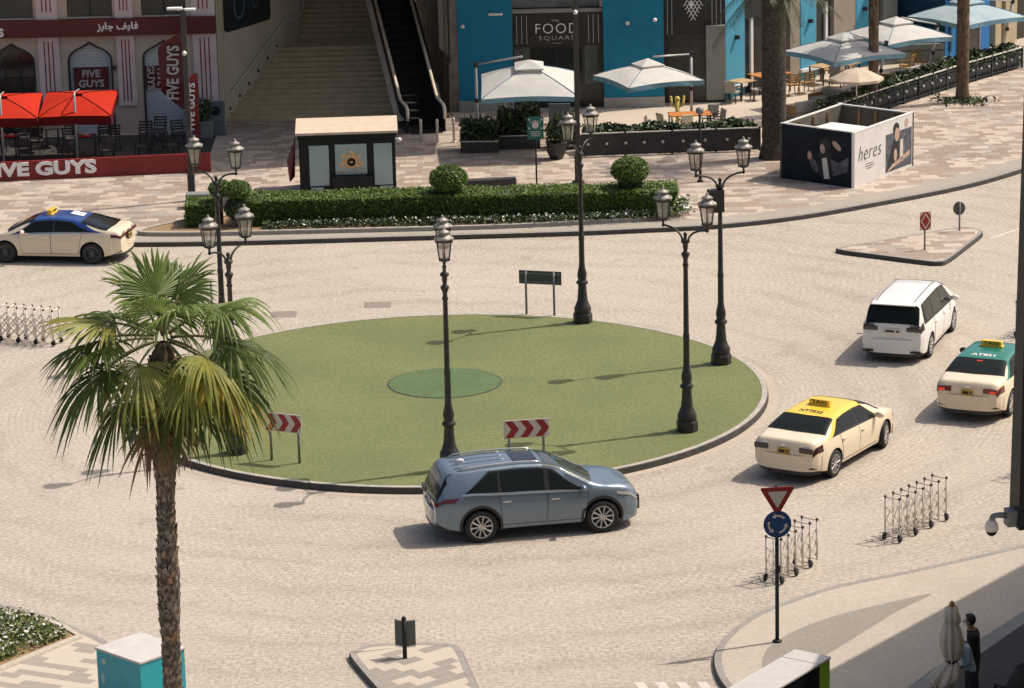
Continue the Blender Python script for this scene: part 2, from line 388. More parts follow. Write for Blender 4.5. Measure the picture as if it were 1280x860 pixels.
# right-hand traffic island, with its own kerb
def raised_island(name, poly, z, mtop, closed_k=5, kw=0.14, kmats=('kerb_grey', 'kerb_dark')):
    L = smooth_line(poly, closed_k, True)
    a = sum(L[i].x * L[(i + 1) % len(L)].y - L[(i + 1) % len(L)].x * L[i].y for i in range(len(L)))
    if a < 0: L = L[::-1]
    kerb('kerb', L, kw, 0.0, z, list(kmats), True, 1)
    inn = offset_line(L, kw, True)
    return sheet(name, inn, z - 0.004, mtop, z - 0.03)
raised_island('traffic_island', [(10.25, 99.95), (11.5, 99.0), (12.7, 98.15), (13.1, 97.98), (13.45, 98.25), (14.3, 100.1), (15.05, 101.9), (14.9, 102.5), (14.5, 102.75), (13.6, 102.3), (12.0, 101.3), (10.5, 100.4)], 0.14, 'plaza')
raised_island('traffic_island', [(-3.5, 64.1), (-3.42, 64.55), (-3.1, 64.85), (-2.4, 64.92), (-1.5, 64.8), (-1.2, 64.45), (-1.0, 63.3), (-0.7, 61.4), (-0.6, 60.0), (-2.1, 59.8), (-2.75, 61.8)], 0.13, 'check_b', kw=0.17, kmats=('kerb_grey', 'kerb_dark'))

# near right pavement
BR = smooth_line([(4.9, 58.0), (4.35, 60.8), (4.02, 62.2), (3.95, 63.3), (4.08, 64.25), (4.38, 65.1), (4.87, 65.99), (5.43, 66.67), (6.28, 67.45), (7.03, 68.0), (8.9, 68.98), (11.4, 70.42), (16, 73.2), (30, 82)])
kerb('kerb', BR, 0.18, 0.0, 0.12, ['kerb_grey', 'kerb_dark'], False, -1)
bi = offset_line(BR, -0.18)
sheet('pavement', [(p.x, p.y) for p in bi] + [(60, 82), (60, 40), (5.5, 40)], 0.117, 'pave_light', 0.1)
AS = smooth_line([(5.05, 61.9), (4.93, 62.6), (4.94, 63.2), (5.08, 63.9), (5.37, 64.5), (5.9, 65.2), (6.64, 65.88), (7.37, 66.37), (8.2, 66.85), (8.93, 67.2), (8.1, 66.2), (6.8, 64.3), (5.6, 62.6)], 4, True)
sheet('asphalt', AS, 0.121, 'asphalt')
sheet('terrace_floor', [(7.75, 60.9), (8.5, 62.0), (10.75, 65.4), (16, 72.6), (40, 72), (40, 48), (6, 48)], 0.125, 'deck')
mb = MB(); L = [Vector((7.3, 60.9)), Vector((8.25, 62.45)), Vector((10.75, 66.0)), Vector((16, 73.3))]
ribbon(mb, L, [Vector((7.75, 60.9)), Vector((8.5, 62.0)), Vector((10.75, 65.4)), Vector((16, 72.6))], 0.123, 0.123)
M['strip_grey'] = mat('grey_edge_slabs', (0.16, 0.17, 0.155), 0.7, col2=(0.20, 0.205, 0.19), scale=4)
structure(mb.build('path', 'strip_grey'))

# near left corner pavement and its planting bed
BL = smooth_line([(-26, 70.5), (-14, 69.0), (-11.3, 68.04), (-10.74, 67.68), (-10.16, 67.22), (-9.45, 66.41), (-8.76, 65.61), (-8.0, 64.3), (-6.6, 61.5), (-4.6, 57.5), (-3, 54)])
kerb('kerb', BL, 0.2, 0.0, 0.12, ['kerb_grey', 'kerb_grey'], False, -1)
bi = offset_line(BL, -0.2)
sheet('pavement', [(p.x, p.y) for p in bi] + [(-26, 50)], 0.117, 'check_a', 0.1)
BED = [(-13.5, 68.3), (-11.3, 67.45), (-10.3, 66.85), (-9.75, 66.3), (-9.36, 65.72), (-10.0, 64.9), (-10.75, 63.9), (-12.5, 61.6), (-15, 61)]
sheet('planting_bed', BED, 0.15, 'soil', 0.04)
lb = [Vector(p) for p in BED]
kerb('kerb', offset_line(lb, 0.16, True)[::1], 0.16, 0.11, 0.18, ['pave_light', 'pave_light'], True, -1)

# white zebra bars at the foot of the near right pavement
for i in range(4):
    x = 2.3 + i * 0.42; structure(sheet('road_marking', [(x, 62.55 - i * 0.02), (x + 0.2, 62.55 - i * 0.02), (x + 0.45, 61.4), (x + 0.25, 61.4)], 0.004, 'sign_white'))
structure(sheet('road_marking', [(15.2, 101.6), (17.2, 103.9), (17.3, 103.85), (15.3, 101.55)], 0.004, 'sign_white'))

# manhole covers
M['manhole'] = mat('worn_manhole_iron', (0.20, 0.165, 0.13), 0.7, col2=(0.27, 0.23, 0.19), scale=12, bump=0.4, bscale=30)
for (x, y, w, lab) in ((-6.69, 93.87, 0.75, 'brown manhole cover in the far road nearest the palm'), (-3.96, 94.77, 0.8, 'brown manhole cover in the far road beside the overlapping lanterns')):
    mb = MB(); mb.prism([(x - w * .5, y - .35), (x + w * .5, y - .35), (x + w * .5, y + .35), (x - w * .5, y + .35)], 0.0015, 0.006)
    tag(mb.build('manhole_cover', 'manhole'), lab, 'manhole cover')

# ---------------------------------------------------------------- lamp posts on the island
def make_lamp_post():
    t = thing('lamp_post', 'x', 'street lamp')
    mb = MB()   # cast base and tapering pole
    mb.lathe([(0.27, 0.0), (0.28, 0.02), (0.28, 0.24), (0.25, 0.30)], 8, mi=0, smooth=False, phase=PI / 8)
    mb.lathe([(0.24, 0.30), (0.25, 0.36), (0.245, 0.44), (0.205, 0.52), (0.19, 0.56), (0.155, 0.66), (0.135, 0.85), (0.12, 1.08), (0.125, 1.12), (0.17, 1.15), (0.175, 1.2), (0.125, 1.24),
              (0.12, 1.28), (0.14, 1.38), (0.135, 1.46), (0.095, 1.62), (0.083, 1.75), (0.078, 2.4), (0.085, 2.42), (0.085, 2.52), (0.072, 2.55),
              (0.062, 3.9), (0.058, 4.28), (0.075, 4.3), (0.078, 4.34), (0.06, 4.37), (0.058, 4.46), (0.068, 4.5), (0.105, 4.58), (0.11, 4.62), (0.06, 4.66),
              (0.05, 4.70), (0.07, 4.80), (0.065, 4.86), (0.11, 4.9), (0.11, 4.95), (0.05, 4.98), (0.04, 5.06), (0.055, 5.1), (0.045, 5.14), (0.01, 5.17)], 14)
    mb.build('pole', 'black_iron', t)
    for s in (-1, 1):
        mb = MB(); pts = []
        for i in range(13):
            a = i / 12 * PI / 2
            pts.append((s * (0.10 + 0.54 * math.sin(a) ** 1.15 if False else s and (0.09 + 0.56 * (1 - math.cos(a)))) , 0, 4.93 + 0.34 * math.sin(a)))
        mb.tube(pts, [0.028] * 13, 7)
        mb.sphere((s * 0.67, 0, 5.27), 0.045, seg=8, ring=6); mb.tube([(s * 0.67, 0, 5.25), (s * 0.67, 0, 5.42)], 0.03, 8)
        arm = mb.build('arm', 'black_iron', t)
        mb = MB(); x = s * 0.67   # lantern: base tray, frame bars, roof, finial
        mb.lathe([(0.03, 5.38), (0.10, 5.41), (0.155, 5.43), (0.16, 5.46), (0.13, 5.47)], 6, (x, 0, 0), smooth=False)
        for k in range(6):
            a = k * PI / 3
            mb.beam((x + 0.135 * math.cos(a), 0.135 * math.sin(a), 5.45), (x + 0.20 * math.cos(a), 0.20 * math.sin(a), 5.90), 0.022)
        mb.tube([(x, 0, 5.46), (x, 0, 5.60)], 0.03, 6)
        mb.lathe([(0.20, 5.88), (0.245, 5.89), (0.25, 5.93), (0.23, 5.95)], 6, (x, 0, 0), smooth=False)
        ln = mb.build('lantern_frame', 'black_iron', arm)
        mb = MB(); mb.lathe([(0.125, 5.465), (0.185, 5.885)], 6, (x, 0, 0), smooth=False); mb.build('glass', 'lantern', arm)
        mb = MB(); mb.lathe([(0.245, 5.945), (0.235, 5.985), (0.15, 6.03), (0.12, 6.06), (0.12, 6.09)], 12, (x, 0, 0))
        mb.lathe([(0.12, 6.09), (0.15, 6.10), (0.14, 6.13), (0.06, 6.17), (0.03, 6.19), (0.035, 6.22), (0.005, 6.25)], 12, (x, 0, 0))
        mb.build('cap', 'lamp_cap', arm)
    return t
M['lamp_cap'] = mat('sunlit_lamp_cap', (0.16, 0.145, 0.125), 0.45, col2=(0.40, 0.36, 0.30), scale=8, mixr=(0.4, 0.6))  # cream patches put sunlight on the caps into their colour
LAMPS = [(4.39, 80.08, -38, 'iron lamp post on the grass island closest to the yellow-roofed taxi'),
         (5.69, 86.55, 14, 'iron lamp post with a black box under its left lantern'),
         (2.05, 91.45, 60, 'iron lamp post at the back of the island beside the blank two-legged sign'),
         (-1.59, 77.17, 92, 'iron lamp post behind the grey car, its two lanterns overlapping in line'),
         (-6.95, 79.05, 53, 'iron lamp post with its base behind the right fronds of the front palm'),
         (-8.01, 88.45, -29, 'iron lamp post farthest back left, its lower pole behind the palm crown')]
lamp0 = make_lamp_post()
for i, (x, y, a, lab) in enumerate(LAMPS):
    o = lamp0 if i == 0 else copy_tree(lamp0)
    place(o, (x, y, 0.16), R(a), lab, 'double lamp posts round the grass island')
    if i == 1:
        mb = MB(); mb.bbox((-0.13, -0.02, 4.55), (0.42, 0.3, 0.62), 0.03); mb.box((0.0, 0, 4.3), (0.2, 0.2, 0.06)); mb.build('speaker_box', 'black_iron', o)

# tall square street light poles on the plaza
def tall_pole(x, y, h, lab, rz):
    t = thing('street_light', lab, 'street light', (x, y, 0.15), rz, 'tall square street lights on the plaza')
    mb = MB(); mb.bbox((0, 0, 0.03), (0.42, 0.42, 0.06), 0.02); mb.bbox((0, 0, h * .5), (0.17, 0.17, h), 0.02); mb.bbox((0, 0, 0.5), (0.24, 0.24, 0.9), 0.03); mb.build('pole', 'pole_brown', t)
    mb = MB(); mb.bbox((-0.28, 0, h + 0.04), (0.5, 0.3, 0.07), 0.02); mb.bbox((0.24, 0, h + 0.0), (0.36, 0.26, 0.07), 0.02); mb.beam((-.2, 0, h), (.2, 0, h), .06); mb.build('lamp_head', 'white', t)
    mb = MB(); mb.sphere((0.0, -0.2, h - 1.45), (0.08, 0.1, 0.08), seg=8, ring=6); mb.beam((0, 0, h - 1.4), (0, -0.2, h - 1.4), .04); mb.build('floodlight', 'white', t)
    return t
M['pole_brown'] = mat('dark_brown_pole', (0.035, 0.03, 0.027), 0.5, col2=(0.05, 0.043, 0.038), scale=5)
tall_pole(-10.76, 109.5, 6.55, 'tall dark square street light beside the red feather flags at the left', 0)
tall_pole(2.42, 110.9, 7.4, 'tall dark street light pole in front of the food hall lettering', 0)
t = thing('bollard_light', 'slim dark park light on the plaza behind the right end of the long hedge', 'park light', (6.6, 110.6, 0.15))
mb = MB(); mb.tube([(0, 0, 0), (0, 0, 2.35)], [0.05, 0.04], 8); mb.lathe([(0.1, 0), (0.1, 0.05), (0.05, 0.1)], 10); mb.build('pole', 'dark_steel', t)
mb = MB(); mb.lathe([(0.05, 2.35), (0.13, 2.4), (0.14, 2.55), (0.03, 2.6)], 10); mb.build('lamp_head', 'grey_steel', t)
t = thing('bare_post', 'thin grey bare post showing between the palm fronds and a lamp pole', 'post', (-8.05, 86.0, 0.16))
mb = MB(); mb.tube([(0, 0, 0), (0, 0, 2.75)], 0.035, 8); mb.lathe([(0.09, 0), (0.09, 0.03), (0.04, 0.05)], 10); mb.build('pole', 'grey_steel', t)

# ---------------------------------------------------------------- road signs
def chevron_board(x0, y0, x1, y1, z, lab, zb, zt):
    c = Vector(((x0 + x1) / 2, (y0 + y1) / 2, z)); d = Vector((x1 - x0, y1 - y0, 0)); w = d.length; a = math.atan2(d.y, d.x)
    t = thing('chevron_sign', lab, 'road sign', c, a, 'red and white chevron boards on the island')
    for s in (-1, 1):
        mb = MB(); mb.tube([(s * w / 2, 0.03, 0), (s * w / 2, 0.03, zt - 0.03)], 0.035, 8); mb.build('post', 'grey_steel', t)
    W = w * 1.32; H = zt - zb
    mb = MB(); mb.bbox((0, -0.02, (zb + zt) / 2), (W, 0.025, H), 0.01); mb.build('board', 'sign_white', t)
    mb = MB(); k = W / 3
    for i in range(3):
        x = -W / 2 + 0.03 + k * i; hh = H * 0.46; zc = (zb + zt) / 2; t1 = k * 0.5; tip = k * 0.42
        P = [(x, zc - hh), (x + t1, zc - hh), (x + t1 + tip, zc), (x + t1, zc + hh), (x, zc + hh), (x + tip, zc)]
        mb.prism(P, 0.034, 0.038, T=Matrix(((1, 0, 0, 0), (0, 0, -1, 0), (0, 1, 0, 0), (0, 0, 0, 1))))
    mb.build('chevrons', 'sign_red', t); return t
chevron_board(-6.05, 78.32, -5.34, 78.0, 0.165, 'red and white chevron board on two posts at the right edge of the palm fronds', 0.78, 1.25)
chevron_board(-0.12, 76.95, 0.72, 77.08, 0.165, 'red and white chevron board behind the roof of the grey car', 0.82, 1.28)
t = thing('blank_sign', 'dark grey back of a two-legged road sign at the back of the grass island', 'road sign', (0.855, 92.45, 0.165), R(-17))
for s in (-1, 1):
    mb = MB(); mb.tube([(s * 0.42, -0.03, 0), (s * 0.42, -0.03, 1.28)], 0.035, 8); mb.build('post', 'grey_steel', t)
mb = MB(); mb.bbox((0, 0.02, 1.1), (1.28, 0.03, 0.4), 0.012); mb.build('board', 'sign_back', t)
for z in (1.22, 0.98): mb = MB(); mb.beam((-.6, -.01, z), (.6, -.01, z), .03); mb.build('rail', 'grey_steel', t)

XZ = Matrix(((1, 0, 0, 0), (0, 0, -1, 0), (0, 1, 0, 0), (0, 0, 0, 1)))   # (x, y, z) -> (x, -z, y): flat shapes facing -Y
t = thing('yield_sign', 'slim pole with a red and white give way triangle above a blue roundabout disc', 'road sign', (5.36, 64.37, 0.12), R(6))
mb = MB(); mb.tube([(0, 0.05, 0), (0, 0.05, 3.4)], 0.042, 10); mb.lathe([(0.1, 0), (0.1, 0.03), (0.05, 0.05)], 10, (0, 0.05, 0)); mb.build('post', 'dark_steel', t)
def tri(r, cz):
    P = []
    for k in range(3):
        a = -PI / 2 + k * 2 * PI / 3
        for q in (-1, 0, 1): P.append((r * math.cos(a) * 0.93 + 0.07 * r * math.cos(a + q * 0.9), cz + r * math.sin(a) * 0.93 + 0.07 * r * math.sin(a + q * 0.9)))
    return P
mb = MB(); mb.prism(tri(0.40, 3.16), 0.0, 0.02, T=XZ); trg = mb.build('triangle_board', 'sign_red', t)
mb = MB(); mb.prism(tri(0.225, 3.165), 0.0215, 0.024, T=XZ); mb.build('white_field', 'sign_white', trg)
mb = MB(); mb.prism([(0.29 * math.cos(2 * PI * i / 40), 2.58 + 0.29 * math.sin(2 * PI * i / 40)) for i in range(40)], 0.0, 0.02, T=XZ); dsc = mb.build('disc_board', 'sign_blue', t)
mb = MB()
for k in range(3):
    a0 = R(40 + 120 * k); A = [a0 + R(62) * i / 8 for i in range(9)]; ro, ri = 0.205, 0.165
    P = [(ro * math.cos(a), 2.58 + ro * math.sin(a)) for a in A] + [(ri * math.cos(a), 2.58 + ri * math.sin(a)) for a in A[::-1]]
    mb.prism(P, 0.0215, 0.024, T=XZ); e = A[-1]
    mb.prism([(0.245 * math.cos(e), 2.58 + 0.245 * math.sin(e)), (0.125 * math.cos(e), 2.58 + 0.125 * math.sin(e)), (0.185 * math.cos(e + .42), 2.58 + 0.185 * math.sin(e + .42))], 0.0215, 0.024, T=XZ)
mb.build('arrows', 'sign_white', dsc)

t = thing('diamond_marker', 'red and white diamond marker on a thin post on the right traffic island', 'road sign', (12.92, 99.6, 0.14), R(20))
mb = MB(); mb.tube([(0, 0.04, 0), (0, 0.04, 1.1)], 0.03, 8); mb.build('post', 'grey_steel', t)
mb = MB(); mb.bbox((0, 0, 0.92), (0.38, 0.025, 0.58), 0.01); bd = mb.build('board', 'sign_red', t)
mb = MB(); mb.prism([(0, 0.66), (0.17, 0.92), (0, 1.18), (-0.17, 0.92)], 0.0145, 0.017, T=XZ); 
for s in (-1, 1):
    for q in (-1, 1): mb.prism([(s * 0.185, 0.92 + q * .285), (s * 0.185, 0.92 + q * .15), (s * 0.07, .92 + q * .285)], 0.0145, 0.017, T=XZ)
w = mb.build('white_marks', 'sign_white', bd)
mb = MB(); mb.prism([(0, 0.73), (0.13, 0.92), (0, 1.11), (-0.13, 0.92)], 0.0185, 0.021, T=XZ); mb.build('red_diamond', 'sign_red', bd)
t = thing('round_sign', 'round sign with a dark back on the far tip of the right traffic island', 'road sign', (14.33, 102.2, 0.14), R(10))
mb = MB(); mb.tube([(0, -0.04, 0), (0, -0.04, 0.95)], 0.03, 8); mb.build('post', 'grey_steel', t)
mb = MB(); mb.prism([(0.2 * math.cos(2 * PI * i / 32), 0.72 + 0.22 * math.sin(2 * PI * i / 32)) for i in range(32)], -0.02, 0.0, T=XZ); mb.build('disc_board', 'sign_back', t)
t = thing('chevron_marker', 'dark back of a V-shaped marker board on the front traffic island', 'road sign', (-2.36, 63.95, 0.126), R(-10))
mb = MB(); mb.tube([(0, 0, 0), (0, 0, 0.86)], 0.045, 10); mb.lathe([(0.05, .84), (0.05, .88), (0.01, .92)], 10); mb.build('post', 'dark_steel', t)
for s in (-1, 1):
    mb = MB(); mb.bbox((s * 0.11, 0.06, 0.53), (0.23, 0.025, 0.60), 0.008, mtx=Matrix.Rotation(s * R(24), 4, 'Z')); bd = mb.build('board', 'sign_back', t)
    for z in (0.245, 0.815):
        mb = MB(); mb.box((s * 0.11, 0.045, z), (0.24, 0.02, 0.03), mtx=Matrix.Rotation(s * R(24), 4, 'Z')); mb.build('rim', 'alu', bd)
t = thing('plaza_sign', 'green rectangular notice with a white emblem on a thin pole behind the hedge', 'sign', (0.98, 110.75, 0.15))
mb = MB(); mb.tube([(0, 0.04, 0), (0, 0.04, 2.35)], 0.03, 8); mb.build('post', 'dark_steel', t)
M['notice_green'] = mat('notice_green', (0.01, 0.11, 0.085), 0.5, col2=(0.012, 0.13, 0.10), scale=4)
mb = MB(); mb.bbox((0, 0, 1.98), (0.56, 0.03, 0.78), 0.05); bd = mb.build('board', 'notice_green', t)
mb = MB()
mb.prism([(0.12 * math.cos(2 * PI * i / 20), 2.1 + 0.12 * math.sin(2 * PI * i / 20) * (0.9 if math.sin(2 * PI * i / 20) > 0 else 1.1)) for i in range(20)], 0.017, 0.02, T=XZ)
for k in range(5): mb.prism([(0.025 * math.cos(2 * PI * i / 10) + 0.075 * (k - 2), 2.24 - 0.012 * (k - 2) ** 2 + 0.025 * math.sin(2 * PI * i / 10)) for i in range(10)], 0.017, 0.02, T=XZ)
for z, w in ((1.86, 0.3), (1.79, 0.36), (1.72, 0.28)): mb.box((0, -0.018, z), (w, 0.006, 0.025))
for sx in (-1, 1):
    for z in (2.28, 1.98): mb.box((sx * .21, -.018, z), (.06, .006, .06))
mb.build('emblem', 'sign_white', bd)

# ---------------------------------------------------------------- expanding barriers
def make_gate(n, sp, w=0.38, h=1.03):
    t = thing('expanding_barrier', 'x', 'barrier')
    L = (n - 1) * sp
    for i in range(n):
        for s in (-1, 1):
            x = i * sp - L / 2; y = s * w / 2
            mb = MB(); mb.tube([(x, y, 0.09), (x, y, h)], 0.021, 6); mb.sphere((x, y, h + 0.012), 0.036, 1, 8, 6)
            if i % 2 == 0:
                mb.lathe([(0.03, -0.022), (0.075, -0.02), (0.075, 0.02), (0.03, 0.022)], 12, (x, y + s * 0.02, 0.09), 2, mtx=Matrix.Rotation(R(90), 4, 'X') @ Matrix.Rotation(R(90), 4, 'Y') @ Matrix.Rotation(R(90), 4, 'Y'))
                mb.box((x, y, 0.14), (0.05, 0.07, 0.08), 2)
            mb.build('post', ['alu', 'brown_knob', 'rubber'], t)
        mb = MB(); x = i * sp - L / 2
        mb.tube([(x, -w / 2, h), (x, w / 2, h)], 0.02, 6)
        mb.build('crossbar', 'alu', t)
        mb = MB(); mb.tube([(x, -w / 2, 0.12), (x, w / 2, 0.12)], 0.014, 6); mb.build('axle', 'alu', t)
    for s in (-1, 1):
        mb = MB()
        for i in range(n - 1):
            x0 = i * sp - L / 2; x1 = x0 + sp
            for (za, zb) in ((0.2, 0.5), (0.5, 0.2), (0.5, 0.8), (0.8, 0.5)):
                mb.beam((x0, s * (w / 2 - 0.025), za), (x1, s * (w / 2 - 0.025), zb), 0.014, 0.036)
        mb.build('lattice', 'alu', t)
    return t
GATES = [(7, 0.335, 9.18, 72.0, 50.8, 'expanding metal barrier in the open on the road below the yellow-roofed taxi'),
         (6, 0.325, 6.08, 69.2, 56, 'expanding metal barrier on the road behind the give way sign'),
         (7, 0.335, 12.93, 76.6, 50, 'expanding metal barrier mostly hidden by the dark mast at the right edge'),
         (7, 0.33, 14.82, 89.9, 58, 'expanding metal barrier just beyond the green-roofed taxi at the right edge'),
         (9, 0.29, -14.05, 91.4, -23.5, 'expanding metal barrier on the far side of the road at the left edge')]
for n, sp, x, y, a, lab in GATES: place(make_gate(n, sp), (x, y, 0.0), R(a), lab, 'expanding metal barriers on the road')

# sky, sun, camera
def setup_world():
    w = bpy.data.worlds.new('World'); scene.world = w; w.use_nodes = True; nt = w.node_tree
    sk = nt.nodes.new('ShaderNodeTexSky'); sk.sky_type = 'NISHITA'; sk.sun_disc = False
    sk.sun_elevation = R(55.4); sk.sun_rotation = R(70.6); sk.dust_density = 5.0; sk.air_density = 0.8; sk.ozone_density = 0.3; sk.altitude = 10
    bg = nt.nodes['Background']; bg.inputs['Strength'].default_value = 0.13; nt.links.new(sk.outputs['Color'], bg.inputs['Color'])
    ld = bpy.data.lights.new('sun', 'SUN'); ld.energy = 3.8; ld.angle = R(0.5); ld.color = (1.0, 0.915, 0.80)
    lo = bpy.data.objects.new('sun', ld); COL.objects.link(lo)
    e, a = R(55.4), R(19.4)
    v = Vector((math.cos(e) * math.cos(a), math.cos(e) * math.sin(a), math.sin(e)))
    lo.rotation_euler = v.to_track_quat('Z', 'Y').to_euler(); lo.location = v * 150
    cd = bpy.data.cameras.new('camera'); cd.sensor_width = 36.0; cd.lens = 4109.72 / 1280 * 36; cd.clip_start = 1.0; cd.clip_end = 1500
    co = bpy.data.objects.new('camera', cd); COL.objects.link(co)
    co.matrix_world = Matrix.Translation((0, 0, 23.508)) @ Matrix.Rotation(R(90) - 0.2560448, 4, 'X') @ Matrix.Rotation(-0.0240006, 4, 'Z')
    scene.camera = co
    vs = scene.view_settings; vs.view_transform = 'Standard'; vs.look = 'None'; vs.exposure = 0.10; vs.gamma = 1.0
setup_world()

# ---------------------------------------------------------------- cars
def paint(name, col, rough=0.32, metal=0.0):
    return mat(name, col, rough, metal, spec=0.5, coat=0.6)
M['cream_paint'] = paint('cream_car_paint', (0.74, 0.63, 0.46))
M['white_paint'] = paint('white_car_paint', (0.76, 0.74, 0.71))
M['greyblue_paint'] = paint('grey_blue_metallic', (0.16, 0.212, 0.265), 0.3, 0.4)
M['yellow_paint'] = paint('yellow_roof_paint', (0.86, 0.56, 0.045))
M['green_paint'] = paint('green_roof_paint', (0.005, 0.16, 0.115))
M['blue_paint'] = paint('blue_roof_paint', (0.015, 0.055, 0.22))
M['car_glass'] = mat('dark_car_glass', (0.010, 0.013, 0.011), 0.08, spec=0.2)
M['green_glass'] = mat('greenish_windscreen', (0.045, 0.06, 0.05), 0.05, spec=0.8)
M['car_trim'] = mat('black_car_trim', (0.016, 0.016, 0.016), 0.5)
M['seam'] = mat('panel_gap', (0.03, 0.028, 0.026), 0.8)
M['chrome'] = mat('chrome', (0.62, 0.62, 0.60), 0.18, 0.9)
M['rim'] = mat('alloy_rim', (0.50, 0.49, 0.47), 0.35, 0.7)
M['tail_red'] = mat('tail_lamp_red', (0.11, 0.007, 0.007), 0.15, coat=0.5)
M['tail_dark'] = mat('tail_lamp_smoked', (0.035, 0.010, 0.010), 0.15, coat=0.5)
M['brake_lit'] = mat('brake_lamp_lit', (0.6, 0.03, 0.02), 0.3, emit=((1.0, 0.06, 0.02), 0.35))
M['head_glass'] = mat('headlamp_glass', (0.45, 0.45, 0.44), 0.08, 0.3, coat=0.5)
M['plate_white'] = mat('plate_white', (0.62, 0.60, 0.55), 0.5)
M['plate_yellow'] = mat('plate_yellow', (0.42, 0.27, 0.04), 0.5)
M['ink'] = mat('black_ink', (0.012, 0.012, 0.012), 0.6)
M['dark_wheel'] = mat('dark_alloy', (0.10, 0.10, 0.10), 0.4, 0.6)
M['sunroof'] = mat('sunroof_glass', (0.006, 0.007, 0.007), 0.05, spec=0.7)

def lerp_table(tab, x):
    if x <= tab[0][0]: return tab[0][1]
    for (a, va), (b, vb) in zip(tab, tab[1:]):
        if x <= b: return va + (vb - va) * (x - a) / (b - a)
    return tab[-1][1]
def smooth_table(tab, lo, hi, n=160, it=3):
    xs = [lo + (hi - lo) * i / n for i in range(n + 1)]; v = [lerp_table(tab, x) for x in xs]
    for _ in range(it): v = [v[0]] + [(v[i - 1] + 2 * v[i] + v[i + 1]) / 4 for i in range(1, n)] + [v[-1]]
    return list(zip(xs, v))

